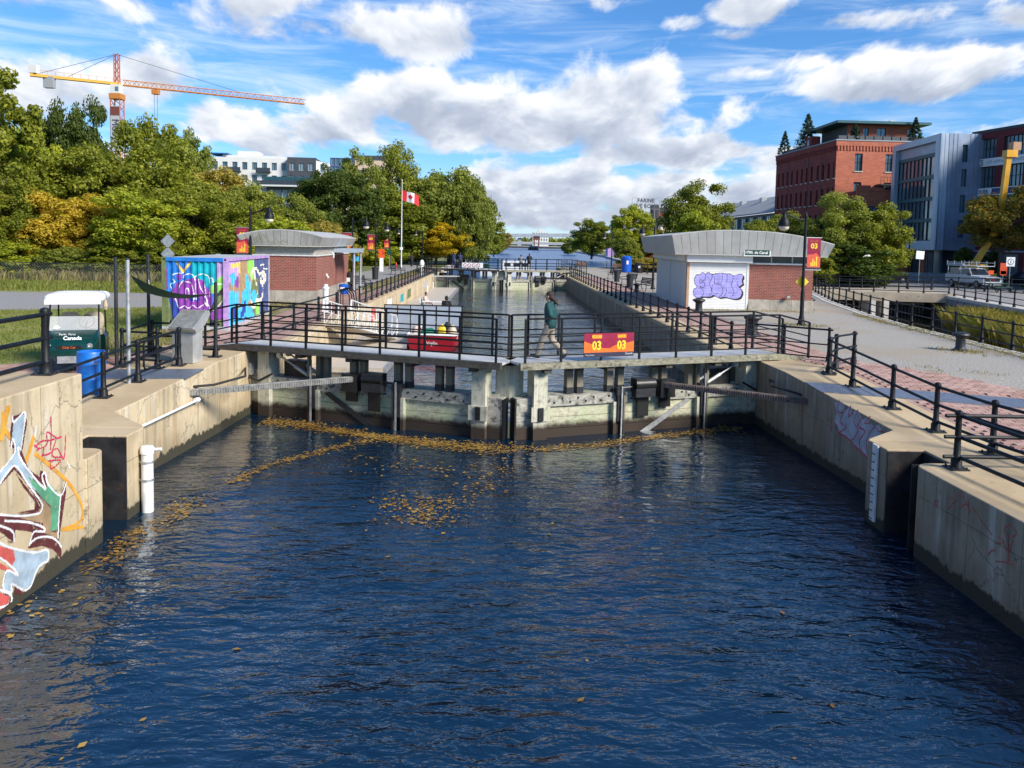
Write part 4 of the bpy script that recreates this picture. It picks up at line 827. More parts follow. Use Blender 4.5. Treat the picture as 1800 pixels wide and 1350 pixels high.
t = post_sign('road_works_sign', 'stacked bright orange road works plates by the street', (45.0, 70.3, 0), 2.3, [(.62, 1.0, 1.9, 'neon_orange', 0), (.5, .4, 1.5, 'neon_orange', 0)])
t = post_sign('road_works_sign', 'small orange plate left of the stacked road works plates', (43.7, 70.0, 0), 1.75, [(.5, .35, 1.55, 'neon_orange', 0)])
post_sign('parking_sign', 'white parking sign leaning on its pole beyond the bridge', (38.6, 72.5, 0), 3.3, [(.75, .75, 2.95, 'sign_white', R(4))])
post_sign('parking_sign', 'white street sign behind the lantern post', (41.6, 84, 0), 3.4, [(.6, .8, 3.0, 'sign_white', 0), (.5, .6, 1.9, 'sign_white', 0)])
post_sign('warning_sign', 'white diamond sign among the shrubs behind the bridge', (33.5, 72, 0), 3.0, [(.55, .55, 2.7, 'sign_white', R(45))])
t = thing('water_monument', 'white cylindrical post standing by the gangway head', 'post', (-7.55, 35.0, 0)); B().lathe([(.12, 0), (.12, 1.05), (.15, 1.06), (.15, 1.12), (.11, 1.14), (.09, 1.25), (.02, 1.27)], n=14).build('body', MT['white_plastic'], t, True)
t = thing('water_monument', 'white capped post at the upper left end of the chamber', 'post', (-7.1, 74, 0)); B().lathe([(.14, 0), (.14, 1.0), (.22, 1.05), (.22, 1.3), (.12, 1.5), (.02, 1.55)], n=12).build('body', MT['white_plastic'], t, True)
t = thing('traffic_cone', 'small orange traffic cone on the far left path', 'cone', (-11.9, 93, 0)); B().lathe([(.2, 0), (.2, .03), (.13, .04), (.03, .75), (.01, .76)], n=12).build('cone', MT['neon_orange'], t, True)
# ================================================================ huts, container, cart, dock, boat
def loft(b, rings, cap=True, closed=True):
    n = len(rings[0]); vs = [p for r in rings for p in r]; fs = []
    for i in range(len(rings)-1):
        for k in range(n if closed else n-1): fs.append((i*n+k, i*n+(k+1) % n, (i+1)*n+(k+1) % n, (i+1)*n+k))
    if cap: fs += [tuple(range(n-1, -1, -1)), tuple(range((len(rings)-1)*n, len(rings)*n))]
    return b.add(vs, fs)
def rrect(w, h, r, n=3):
    """rounded rectangle outline centred on 0: list of (a,b)"""
    o = []
    for cx, cy, a0 in ((w/2-r, h/2-r, 0), (-w/2+r, h/2-r, 90), (-w/2+r, -h/2+r, 180), (w/2-r, -h/2+r, 270)):
        for i in range(n+1): a = R(a0+90*i/n); o.append((cx+r*math.cos(a), cy+r*math.sin(a)))
    return o
# ---- painted surfaces: a fine sheet whose faces take their paint from shapes given in (u,v)
def stroke_d(u, v, pts):
    best = 9e9
    for (x0, y0), (x1, y1) in zip(pts[:-1], pts[1:]):
        dx, dy = x1-x0, y1-y0; L = dx*dx+dy*dy; t = 0 if L == 0 else max(0, min(1, ((u-x0)*dx+(v-y0)*dy)/L)); best = min(best, (u-x0-t*dx)**2+(v-y0-t*dy)**2)
    return math.sqrt(best)
def smooth_line(pts, n=6, closed=False):
    o = []; m = len(pts)
    rng = range(m if closed else m-1)
    for i in rng:
        p0 = pts[(i-1) % m] if (closed or i > 0) else pts[i]; p1 = pts[i]; p2 = pts[(i+1) % m]; p3 = pts[(i+2) % m] if (closed or i < m-2) else p2
        for k in range(n):
            t = k/n; o.append(tuple(.5*((2*b_)+(-a_+c_)*t+(2*a_-5*b_+4*c_-d_)*t*t+(-a_+3*b_-3*c_+d_)*t**3) for a_, b_, c_, d_ in zip(p0, p1, p2, p3)))
    if not closed: o.append(pts[-1])
    return o
def paint_grid(U, V, du, dv, shapes, base=None):
    """shapes: (kind, slot, pts[, width]); later ones on top; returns array of slots (-1 = unpainted)"""
    nu, nv = max(1, int(U/du)), max(1, int(V/dv)); g = np.full((nu, nv), -1 if base is None else base, int)
    uc = (np.arange(nu)+.5)*U/nu; vc = (np.arange(nv)+.5)*V/nv; UU, VV = np.meshgrid(uc, vc, indexing='ij')
    for sh in shapes:
        kind, slot, pts = sh[:3]
        if kind == 'poly':
            ins = np.zeros((nu, nv), bool); n = len(pts)
            for i in range(n):
                x1, y1 = pts[i]; x2, y2 = pts[i-1]
                if y1 == y2: continue
                c = ((y1 > VV) != (y2 > VV)) & (UU < (x2-x1)*(VV-y1)/(y2-y1)+x1); ins ^= c
            g[ins] = slot
        else:
            w = sh[3]; m = np.full((nu, nv), 9e9)
            for (x0, y0), (x1, y1) in zip(pts[:-1], pts[1:]):
                dx, dy = x1-x0, y1-y0; L = dx*dx+dy*dy
                t = np.clip(((UU-x0)*dx+(VV-y0)*dy)/L, 0, 1) if L > 0 else 0
                m = np.minimum(m, (UU-x0-t*dx)**2+(VV-y0-t*dy)**2)
            g[m < (w/2)**2] = slot
    return g
def painted(name, mats, grid, U, V, fn, parent, keep_all=True):
    """fn(u,v) -> local point"""
    nu, nv = grid.shape; me = bpy.data.meshes.new(name)
    vs = np.array([fn(U*i/nu, V*j/nv) for i in range(nu+1) for j in range(nv+1)], float)
    idx = np.argwhere(grid >= 0); i, j = idx[:, 0], idx[:, 1]; q = np.stack([i*(nv+1)+j, (i+1)*(nv+1)+j, (i+1)*(nv+1)+j+1, i*(nv+1)+j+1], 1)
    used, inv = np.unique(q, return_inverse=True); q = inv.reshape(q.shape)
    me.from_pydata(vs[used].tolist(), [], q.tolist())
    for m in mats: me.materials.append(MT[m])
    me.polygons.foreach_set('material_index', grid[i, j].astype(int).tolist()); me.update()
    return link(name, me, parent)
# ---------------------------------------------------------------- arched roof with standing seam fascia
def arched_roof(t, x0, x1, y0, y1, zb, ztop, pw, ps, flip=False):
    inset = .22; xs = [x0+(x1-x0)*i/24 for i in range(25)]
    loft_r = [[(x, y, ztop(x)+dz) for x in xs for dz in (0,)] for y in (y0, y1)]
    b = B(); n = len(xs)
    for i in range(n-1):
        b.slab([(xs[i], y0, ztop(xs[i])), (xs[i+1], y0, ztop(xs[i+1])), (xs[i+1], y1, ztop(xs[i+1])), (xs[i], y1, ztop(xs[i]))], (0, 0, .05))
    b.build('roof', MT['alu_top'], t)
    B().b2(x0+inset, x1-inset, y0+inset, y1-inset, zb-.02, zb+.03).build('soffit', MT['panel_white'], t)
    nf = int((x1-x0)/pw)
    for i in range(nf):
        a, c = x0+(x1-x0)*i/nf+.008, x0+(x1-x0)*(i+1)/nf-.008
        k = lambda x: (x-(x0+x1)/2)/((x1-x0)/2)*inset
        for yy, sy in ((y0, 1), (y1, -1)):
            B().slab([(a-k(a), yy+sy*inset, zb), (c-k(c), yy+sy*inset, zb), (c, yy, ztop(c)-.005), (a, yy, ztop(a)-.005)], (0, sy*.03, 0)).build('fascia_panel', MT['alu'], t)
    ns = int((y1-y0)/ps)
    for i in range(ns):
        a, c = y0+(y1-y0)*i/ns+.006, y0+(y1-y0)*(i+1)/ns-.006; k = lambda y: (y-(y0+y1)/2)/((y1-y0)/2)*inset
        for xx, sx in ((x0, 1), (x1, -1)):
            B().slab([(xx+sx*inset, a-k(a), zb), (xx+sx*inset, c-k(c), zb), (xx, c, ztop(xx)-.005), (xx, a, ztop(xx)-.005)], (sx*.03, 0, 0)).build('fascia_panel', MT['alu'], t)
def plinth(t, x0, x1, y, h, n, ax, out):
    """battered stone panels along one side; ax 0: along x at y, ax 1: along y at x"""
    for i in range(n):
        a, c = x0+(x1-x0)*i/n+.006, x0+(x1-x0)*(i+1)/n-.006
        pts = [(a, y+out*.16, 0), (c, y+out*.16, 0), (c, y+out*.03, h), (a, y+out*.03, h)] if ax == 0 else [(y+out*.16, a, 0), (y+out*.16, c, 0), (y+out*.03, c, h), (y+out*.03, a, h)]
        B().slab(pts, (0, -out*.1, 0) if ax == 0 else (-out*.1, 0, 0)).build('plinth_panel', MT['plinth'], t)
# ---------------------------------------------------------------- left brick hut
hut = thing('brick_hut', 'brick service hut with arched metal roof behind the painted container', 'hut', (-9.16, 40.25, 0), R(2.6))
B().b2(-3.1, 0, 0, 11.2, .3, 2.38).build('wall', MT['hut_brick'], hut)
plinth(hut, -3.1, .05, 0, .62, 3, 0, -1); plinth(hut, 0, 11.2, 0, .62, 8, 1, 1)
B().b2(-3.05, -.05, .05, 11.1, 2.4, 2.9).build('clerestory', MT['louver'], hut); B().b2(-3.16, .06, -.06, 11.26, 2.36, 2.42).build('band', MT['panel_white'], hut)
for i in range(6): B().b2(-3.0, -.15, .02, .045, 2.46+i*.07, 2.51+i*.07).build('louver_slat', MT['louver'], hut); B().b2(-.045, -.02, .15, 11.0, 2.46+i*.07, 2.51+i*.07).build('louver_slat', MT['louver'], hut)
arched_roof(hut, -3.75, .42, -.6, 11.8, 2.86, lambda x: 3.30+.33*(1-((x+1.67)/2.1)**2), .34, .42)
# scrawl on the hut fascia
for pts in ([(-2.6, 3.05), (-2.5, 3.4), (-2.2, 3.1), (-2.1, 3.0)], [(-2.0, 3.02), (-1.85, 3.25), (-1.7, 3.0), (-1.5, 3.12), (-1.35, 3.02), (-1.3, 3.2)], [(-2.7, 3.0), (-2.8, 3.2), (-2.55, 3.5)]):
    B().tube([(x, -.70+.2*(3.6-z)*.55-.01, z) for x, z in smooth_line(pts)], .012, 4).build('graffiti_line', MT['gr_olive'], hut)
B().b2(.0, 1.3, 5.2, 8.6, 2.5, 2.72).build('porch_canopy', MT['zinc_frame'], hut)
for y in (5.4, 8.3): B().cyl((1.15, y, 0), (1.15, y, 2.5), .07, n=10).build('porch_post', MT['galvanised'], hut, True)
B().tube([(.02, 4.7, 2.5), (.1, 4.7, 2.45), (.1, 4.7, 2.2)], .05, 8).build('downpipe', MT['panel_white'], hut, True); B().cyl((.0, 2.9, 1.35), (.14, 2.75, 1.15), .06, n=8).build('wall_light', MT['panel_white'], hut, True)
# ---------------------------------------------------------------- right pavilion
pav2 = thing('pavilion', 'shuttered pavilion with arched metal roof and purple graffiti on its white shutter', 'pavilion', (9.8, 41.25, 0), R(-2.6))
B().b2(3.2, 6.5, 0, 10.5, .3, 2.42).b2(3.2, 6.5, .05, 10.45, .0, .3).build('wall', MT['hut_brick'], pav2)
B().b2(.12, 3.19, .12, 10.4, 0, 2.85).build('core', MT['panel_white'], pav2)
plinth(pav2, 3.2, 6.55, 0, .58, 3, 0, -1); plinth(pav2, 0, 10.5, 6.5, .58, 7, 1, 1)
B().b2(3.15, 6.56, -.09, .04, 2.40, 2.47).build('sill', MT['panel_white'], pav2); B().b2(3.2, 6.45, .05, 10.4, 2.44, 2.86).build('clerestory', MT['panel_white'], pav2)
for i in range(3): B().b2(3.3+i*1.08, 4.3+i*1.08, .02, .06, 2.5, 2.83).build('window', MT['dark_glass'], pav2)
B().b2(-.05, 3.3, -.28, .1, 2.46, 2.84).build('shutter_box', MT['shutter_white'], pav2); B().b2(-.28, .1, .15, 10.2, 2.5, 2.84).build('shutter_box', MT['shutter_white'], pav2)
B().b2(.0, .12, -.06, .08, 0, 2.46).build('corner_post', MT['plywood'], pav2); B().b2(3.08, 3.19, -.06, .1, 0, 2.46).build('jamb', MT['shutter_white'], pav2); B().b2(.125, .2, -.05, .1, 0, 2.46).build('jamb', MT['shutter_white'], pav2)
for y0, y1 in ((.25, 5.0), (5.15, 10.2)):
    b = B()
    for i in range(30): b.b2(-.02+.02, .05, y0, y1, .02+i*.082, .02+i*.082+.072)
    b.b2(.02, .1, y0, y1, 0, 2.48); b.build('side_shutter', MT['panel_white'], pav2)
arched_roof(pav2, -.95, 7.25, -.75, 11.3, 2.86, lambda x: 3.45+.62*(1-((x-3.0)/4.3)**2) + (.22*(1-(x+.95)/3.95) if x < 3 else 0), .42, .34)
sgn = thing('address_sign', 'dark green address sign in white frame on the pavilion fascia', 'sign', (13.2, 40.55, 3.0), R(-2.6))
B().b2(-.68, .68, -.03, .02, -.18, .20).build('frame', MT['sign_white'], sgn); B().b2(-.62, .62, -.045, -.03, -.12, .14).build('panel', MT['sign_green'], sgn); text('1700, du Canal', .19, Matrix.Translation((-.05, -.05, .01)) @ Matrix.Rotation(PI/2, 4, 'X'), MT['sign_white'], sgn, bold=.006)
B().box((5.2, -.2, .75), (.16, .2, .12)).build('wall_light', MT['galvanised'], pav2)
# front shutter with EIGHT bubble letters; shapes in zoomed-photo units turned to metres
EU = lambda x, y: ((x-510)/(1380-510)*2.88, 2.42-(y-520)/(1215-520)*2.42)
def eu(pts, closed=True): return smooth_line([EU(*p) for p in pts], 5, closed)
out = [(560, 990), (565, 920), (615, 885), (575, 830), (570, 760), (600, 705), (645, 700), (690, 665), (735, 690), (780, 660), (840, 690), (980, 668), (1060, 680), (1110, 675), (1175, 700), (1290, 680), (1325, 715), (1310, 770), (1320, 830), (1270, 870), (1310, 920), (1310, 990), (1270, 1040), (1190, 1055), (1120, 1040), (1040, 1030), (960, 1040), (880, 1005), (840, 1020), (790, 1035), (710, 1030), (640, 1045), (590, 1030)]
shadow = [(x+24, y+16) for x, y in out]
ES = [('poly', 1, eu(shadow)), ('poly', 2, eu(out)), ('line', 3, eu(out)+eu(out)[:1], .028)]
for ln in ([(735, 690), (738, 760), (690, 800), (660, 830), (655, 760), (690, 800)], [(690, 800), (735, 840), (715, 890), (650, 880), (700, 920), (720, 980), (690, 1035)], [(840, 690), (840, 750), (800, 830), (840, 900), (840, 960), (800, 1030)], [(885, 750), (885, 830), (985, 825), (1000, 740), (1000, 680)], [(845, 900), (870, 840), (950, 830), (1010, 890), (1010, 980), (960, 1030)], [(845, 900), (860, 960), (920, 985), (940, 960)], [(1075, 685), (1075, 830)], [(1070, 890), (1070, 960), (1030, 1030)], [(1165, 700), (1170, 760), (1140, 840), (1180, 910), (1185, 980), (1140, 1035)], [(1175, 790), (1150, 850)], [(1235, 790), (1240, 840), (1290, 870)]):
    ES.append(('line', 3, eu(ln, False), .024))
gE = paint_grid(2.88, 2.42, .022, .0202, ES, 0)
def shutter_fn(u, v): return (.2+u, -.045 + (.012 if (v*12.4 % 1.0) < .22 else 0), .01+v)
painted('shutter', ['shutter_white', 'gr_black', 'gr_purple', 'gr_black'], gE, 2.88, 2.42, shutter_fn, pav2)
# ---------------------------------------------------------------- painted container
CW, CLn, CHt = 2.16, 6.6, 2.5
con = thing('shipping_container', 'shipping container covered in a colourful flower mural beside the hut', 'container', (-9.21, 27.24, 0), R(4.0))
Z0 = .16
B().b2(-CW+.05, -.12, .12, CLn-.05, Z0, CHt-.05).build('body', MT['gr_ash'], con); B().b2(-CW+.02, -.02, .02, CLn-.02, CHt-.045, CHt-.0).build('roof', MT['alu_top'], con)
for x in (-CW+.07, -.07):
    for y in (.07, CLn-.07): B().b2(x-.075, x+.075, y-.075, y+.075, 0, CHt+.02).build('corner_post', MT['gr_lilac'] if (x > -1 and y < 1) else (MT['gr_olive'] if y < 1 else MT['gr_ash']), con)
B().b2(-CW, 0, -.02, .08, 0, Z0).b2(-.08, .02, 0, CLn, 0, Z0).build('bottom_rail', MT['gr_ash'], con); B().b2(-CW+.14, -.14, -.02, .06, CHt-.12, CHt+.01).build('top_rail', MT['gr_blueb'], con); B().b2(-.06, .02, .14, CLn-.14, CHt-.1, CHt+.01).build('top_rail', MT['gr_lilac'], con)
for x, y in ((-CW+.07, -.012), (-.07, -.012)): B().b2(x-.03, x+.03, y-.002, y+.01, .08, .14).b2(x-.03, x+.03, y-.002, y+.01, CHt-.08, CHt-.02).build('corner_casting', MT['black'], con)
fu = lambda x, y: ((x-175)/(965-175)*(CW-.28), (CHt-.12-Z0)*(1-(y-150)/(985-150)))
def fl(pts, c=False): return smooth_line([fu(*p) for p in pts], 5, c)
def fp(pts): return [fu(*p) for p in pts]
SL = ['gr_blueb', 'gr_violet', 'gr_teal', 'gr_lilac', 'gr_lime', 'gr_char', 'gr_olive', 'gr_yellow', 'gr_white', 'gr_tan', 'gr_navy', 'gr_cyan', 'gr_dusk', 'gr_cream', 'gr_brown', 'gr_ash', 'gr_green']
I = {n: i for i, n in enumerate(SL)}
FS = [('poly', I['gr_teal'], fp([(540, 100), (930, 100), (880, 420), (800, 470), (560, 460), (520, 300)])), ('poly', I['gr_navy'], fp([(150, 560), (390, 560), (420, 880), (380, 1000), (240, 1000), (200, 800)])), ('poly', I['gr_lilac'], fp([(880, 100), (1000, 100), (1000, 320), (880, 400)])), ('poly', I['gr_violet'], fp([(140, 230), (190, 230), (200, 520), (140, 480)])), ('poly', I['gr_olive'], fp([(100, 480), (190, 560), (240, 800), (300, 1000), (100, 1000)])),
      ('poly', I['gr_lime'], fp([(1000, 270), (880, 380), (780, 480), (790, 560), (880, 560), (1000, 420)])), ('poly', I['gr_char'], fp([(1010, 410), (860, 580), (800, 720), (700, 860), (580, 920), (560, 1000), (1010, 1000)])), ('poly', I['gr_violet'], fl([(300, 440), (420, 400), (560, 360), (690, 400), (720, 470), (800, 560), (810, 680), (760, 780), (640, 850), (480, 890), (380, 850), (330, 700), (300, 560)], True)),
      ('poly', I['gr_yellow'], fp([(390, 860), (500, 890), (600, 850), (580, 940), (560, 1000), (400, 1000)])), ('poly', I['gr_violet'], fl([(800, 800), (960, 700), (960, 860), (790, 890)], True)), ('poly', I['gr_olive'], fl([(860, 620), (940, 580), (960, 660), (880, 740)], True)), ('poly', I['gr_olive'], fp([(690, 860), (780, 840), (760, 1000), (680, 1000)])), ('poly', I['gr_olive'], fp([(850, 900), (930, 890), (960, 1000), (830, 1000)])),
      ('poly', I['gr_violet'], fl([(310, 330), (380, 300), (390, 380), (330, 390)], True)), ('poly', I['gr_navy'], fl([(480, 640), (560, 560), (640, 640), (560, 660)], True)), ('poly', I['gr_violet'], fl([(230, 540), (290, 500), (330, 660), (270, 640)], True)),
      ('line', I['gr_yellow'], fp([(270, 100), (405, 290), (545, 110)]), .075)]
for ln in ([(405, 300), (300, 310), (250, 350), (290, 420), (225, 450), (260, 540), (300, 640), (340, 750), (420, 720), (480, 750), (540, 710), (600, 750), (680, 700)], [(405, 360), (420, 330), (500, 310), (560, 350), (575, 500), (580, 640)], [(560, 350), (660, 310), (740, 330), (770, 400), (770, 600)], [(770, 370), (810, 360), (840, 430), (970, 440), (990, 520), (950, 640), (850, 760), (800, 770)], [(400, 400), (350, 480), (345, 580), (420, 620), (480, 580), (470, 500), (440, 520), (450, 640)], [(420, 410), (510, 430), (550, 540), (550, 660)], [(620, 380), (650, 500), (720, 600), (740, 720), (690, 640), (720, 560), (690, 390)], [(680, 700), (720, 800), (770, 740), (720, 680)]):
    FS.append(('line', I['gr_white'], fl(ln), .026))
FW, FH = CW-.28, CHt-.12-Z0
def corr(u, p, dpt): f = (u/p) % 1.0; return 0 if f < .3 else (dpt*(f-.3)/.15 if f < .45 else (dpt if f < .85 else dpt*(1-(f-.85)/.15)))
painted('front_panel', SL, paint_grid(FW, FH, .016, .018, FS, 0), FW, FH, lambda u, v: (-CW+.14+u, .01+corr(u, FW/9.0, .045), Z0+v), con)
su = lambda x, y: ((x-1040)/(1625-1040), (1-(y-(150-.06*(x-1040)))/((985-150)-.16*(x-1040))))
SW, SH = CLn-.28, CHt-.1-Z0
def persp(p): u, v = su(*p); k = 27.24/33.8; U_ = u*k/(1-u*(1-k)); return (U_*SW, v*SH)
def sp(pts): return [persp(p) for p in pts]
def sl(pts, c=True): return smooth_line(sp(pts), 5, c)
SS = [('poly', I['gr_lilac'], sp([(1030, 100), (1220, 100), (1220, 420), (1030, 420)])), ('poly', I['gr_brown'], sp([(1220, 100), (1330, 100), (1330, 800), (1180, 800), (1200, 420)])), ('poly', I['gr_lime'], sp([(1320, 100), (1440, 100), (1440, 300), (1400, 420), (1340, 330)])), ('poly', I['gr_dusk'], sp([(1430, 100), (1640, 100), (1640, 1000), (1430, 1000)])), ('poly', I['gr_olive'], sp([(1390, 420), (1480, 380), (1500, 700), (1470, 900), (1400, 900), (1380, 600)])),
      ('poly', I['gr_cyan'], sp([(1030, 560), (1110, 520), (1090, 420), (1060, 330), (1130, 290), (1140, 340), (1180, 360), (1140, 420), (1110, 500), (1150, 580), (1200, 520), (1200, 640), (1180, 780), (1230, 760), (1250, 560), (1300, 520), (1290, 300), (1340, 360), (1340, 420), (1370, 420), (1370, 660), (1330, 700), (1320, 760), (1380, 760), (1420, 880), (1420, 1000), (1030, 1000)])),
      ('poly', I['gr_navy'], sl([(1220, 880), (1280, 690), (1310, 690), (1280, 860)])), ('poly', I['gr_navy'], sl([(1100, 880), (1140, 720), (1160, 860), (1130, 900)])), ('poly', I['gr_dusk'], sl([(1250, 960), (1300, 880), (1330, 940), (1290, 980)])), ('poly', I['gr_cyan'], sl([(1390, 560), (1450, 560), (1450, 700), (1400, 720)])), ('poly', I['gr_violet'], sl([(1140, 430), (1190, 350), (1200, 470), (1170, 500)])), ('line', I['gr_yellow'], sp([(1080, 250), (1090, 210), (1150, 210), (1200, 190)]), .16), ('line', I['gr_yellow'], sp([(1210, 200), (1212, 270)]), .2), ('poly', I['gr_lime'], sp([(1440, 780), (1500, 700), (1500, 880), (1440, 880)])), ('poly', I['gr_navy'], sp([(1490, 450), (1520, 450), (1520, 640), (1490, 640)]))]
for ln, w in (([(1420, 260), (1380, 340), (1375, 500), (1375, 640), (1390, 740), (1430, 770), (1450, 690), (1520, 690), (1555, 560), (1540, 470), (1510, 430)], .16), ([(1420, 260), (1460, 260), (1500, 330), (1560, 310), (1590, 380), (1570, 450), (1530, 430), (1510, 350)], .12), ([(1430, 300), (1440, 420), (1470, 520), (1470, 700)], .1), ([(1510, 220), (1560, 200), (1560, 260), (1610, 270)], .05), ([(1540, 360), (1570, 370), (1560, 420)], .12)):
    SS.append(('line', I['gr_cream'], sl(ln, False), w))
painted('side_panel', SL, paint_grid(SW, SH, .03, .025, SS, I['gr_brown']), SW, SH, lambda u, v: (-.012-corr(u, SW/24.0, .04), .14+u, Z0+v), con)
# ---------------------------------------------------------------- golf cart
cart = thing('golf_cart', 'dark green golf cart with white canopy parked on the left paving', 'golf cart', (-10.3, 19.6, -.06), R(19))
rings = []
for y, hw, zb, zt, r in ((-1.12, .36, .42, .60, .06), (-1.08, .48, .36, .72, .10), (-.95, .56, .34, .82, .14), (-.70, .59, .34, .92, .16), (-.42, .57, .34, .98, .14), (-.32, .55, .34, .99, .10)):
    rings.append([(a, y, (zb+zt)/2+c) for a, c in rrect(2*hw, zt-zb, r)])
loft(B(), rings).build('hood', MT['cart_green'], cart, True)
B().box((0, -1.0, .42), (1.06, .22, .16)).build('bumper', MT['cart_dark'], cart); B().b2(-.24, .24, -1.17, -1.08, .28, .44).build('number_plate', MT['galvanised'], cart)
B().b2(-.56, .56, -.32, 1.0, .28, .40).build('floor', MT['cart_dark'], cart); loft(B(), [[(a, y, .55+c) for a, c in rrect(w, h, .1)] for y, w, h in ((.35, 1.16, .5), (.9, 1.18, .55), (1.25, 1.0, .5))]).build('rear_body', MT['cart_green'], cart, True)
B().b2(-.52, .52, .25, .8, .78, .90).build('seat', MT['beige_seat'], cart)
for x in (-.27, .27): loft(B(), [[(x+a, .74+yy+.06*c, 1.08+c) for a, c in rrect(.46, .46, .16)] for yy in (0, .10)]).build('backrest', MT['beige_seat'], cart, True)
for x in (-.46, .46):
    for y in (-.78, .85):
        w = B().lathe([(.10, -.09), (.20, -.09), (.22, -.05), (.22, .05), (.20, .09), (.10, .09)], n=16).build('wheel', MT['rubber'], cart, True, M=Matrix.Translation((x*1.08, y, .22)) @ Matrix.Rotation(PI/2, 4, 'Y')); B().lathe([(.09, -.095), (.11, -.095), (.11, .095), (.09, .095)], n=12).build('rim', MT['galvanised'], w, M=Matrix.Translation((x*1.08, y, .22)) @ Matrix.Rotation(PI/2, 4, 'Y'))
for x in (-.53, .53): B().tube([(x, -.42, .95), (x*.98, -.22, 1.70)], .02, 6).build('canopy_post', MT['iron'], cart); B().tube([(x, .85, .7), (x*.98, .75, 1.70)], .02, 6).build('canopy_post', MT['iron'], cart)
loft(B(), [[(a, .27+c, z) for a, c in rrect(1.24*k, 1.55*k, .15, 4)] for z, k in ((1.66, 1.0), (1.70, 1.03), (1.78, 1.0), (1.83, .9), (1.85, .6))]).build('canopy', MT['cart_roof'], cart, True)
B().b2(-.60, .60, -.52, -.50, 1.60, 1.70).build('canopy_fringe', MT['cart_roof'], cart); B().tube([(.62, .1, 1.66), (.64, .1, 1.5), (.63, .1, 1.42)], [.03, .07, .05], 8).build('strap', MT['beige_seat'], cart)
B().slab([(-.52, -.45, .97), (.52, -.45, .97), (.51, -.36, 1.30), (-.51, -.36, 1.30)], (0, .012, 0)).build('windscreen', MT['clear_screen'], cart)
st = B(); st.tube([(.22+.17*math.cos(a), -.02+.06*math.sin(a), 1.14+.15*math.sin(a)) for a in [2*PI*i/16 for i in range(16)]], .014, 6, True); st.cyl((.22, -.02, 1.14), (.22, -.3, .9), .02); st.build('steering_wheel', MT['black'], cart, True)
MF = Matrix.Translation((.0, -.985, .8)) @ Matrix.Rotation(R(62), 4, 'X')
text('Canada', .13, MF @ Matrix.Translation((.06, .02, .06)), MT['sign_white'], cart, bold=.003); text('Parks  Parcs', .07, MF @ Matrix.Translation((-.05, .12, .055)), MT['sign_white'], cart)
B().b2(-.26, .26, -1.13, -1.085, .60, .68).build('badge', MT['black'], cart); text('Club Car', .075, Matrix.Translation((0, -1.135, .64)) @ Matrix.Rotation(PI/2, 4, 'X'), MT['orange'], cart); text('PC00274', .05, Matrix.Translation((.3, -1.13, .52)) @ Matrix.Rotation(PI/2, 4, 'X'), MT['sign_white'], cart)
B().slab([(-.44, -.447, 1.02), (-.36, -.447, 1.0), (-.28, -.447, 1.03), (-.32, -.44, 1.09), (-.40, -.44, 1.09)], (0, -.004, 0)).build('emblem', MT['sign_white'], cart)
for x in (-.42, .42): B().lathe([(.07, 0), (.06, .02)], n=12).build('headlight', MT['galvanised'], cart, M=Matrix.Translation((x, -1.07, .66)) @ Matrix.Rotation(PI/2, 4, 'X'))
# ---------------------------------------------------------------- blue barrel, console, sail
bar = thing('barrel', 'bright blue plastic barrel standing behind the low left railing', 'barrel', (-8.72, 17.15, gz(17.1)))
B().lathe([(.27, 0), (.285, .03), (.285, .28), (.297, .30), (.297, .33), (.285, .35), (.285, .60), (.297, .62), (.297, .65), (.285, .67), (.285, .86), (.27, .90), (.25, .90), (.25, .86), (.02, .85)], n=20).build('body', MT['barrel_blue'], bar, True); B().box((.2, -.21, .66), (.07, .03, .05)).build('handle', MT['galvanised'], bar)
con2 = thing('control_console', 'brushed steel control console with tilted hood on the left apron', 'console', (-7.88, 20.45, 0), R(-12))
B().b2(-.36, .22, -.22, .22, 0, .98).build('pedestal', MT['steel'], con2); B().slab([(-.42, -.34, .88), (-.42, .30, 1.32), (-.42, .36, 1.22), (-.42, .12, .96), (-.42, -.26, .80)], (.78, 0, 0)).build('hood', MT['steel'], con2)
B().slab([(-.36, -.333, .893), (-.36, .27, 1.308), (-.36, .27, 1.32), (-.36, -.34, .905)], (.66, 0, 0)).build('screen_cover', MT['galvanised'], con2); B().b2(-.3, -.2, -.226, -.22, .75, .87).build('label_plate', MT['galvanised'], con2); B().lathe([(.05, 0), (.06, .08), (.04, .12)], (-.5, .0, .95), n=10).tube([(-.5, 0, .98), (-.5, .1, .7), (-.3, .1, .5)], .015, 5).build('intercom', MT['black'], con2)
pl = {}
for lb, x, y, h in (('grey sail pole left of the green shade sail, at the enclosure corner', -9.4, 19.72, 2.67), ('tall grey sail pole nearest the camera beside the low railing', -8.32, 18.02, 2.80), ('grey sail pole behind the other two at the rear enclosure corner', -9.38, 21.5, 2.67), ('short grey sail pole at the left gate ramp', -7.5, 21.25, 1.98)):
    t = thing('sail_pole', lb, 'pole', (x, y, gz(y)), group='shade sail poles'); B().cyl((0, 0, 0), (0, 0, h), .045, n=10).build('pole', MT['galvanised'] if h > 2.75 else MT['iron_flat'], t, True); B().lathe([(.05, h), (.05, h+.03), (.01, h+.05)], n=10).build('cap', MT['iron_flat'], t)
A_, B_, C_ = Vector((-8.3, 18.1, 2.32)), Vector((-9.3, 21.4, 1.75)), Vector((-7.55, 21.2, 1.72))
sail = B(); N_ = 8; vs = []; ix = {}
for i in range(N_+1):
    for j in range(N_+1-i):
        a, c = i/N_, j/N_; w = 1-a-c; p = A_*w+B_*a+C_*c; cen = (A_+B_+C_)/3; pull = 1-.10*(4*(a*c+c*w+w*a))
        p = cen+(p-cen)*pull; p.z -= .75*(a*c+c*w+a*w); ix[(i, j)] = len(vs); vs.append(p)
fs_ = []
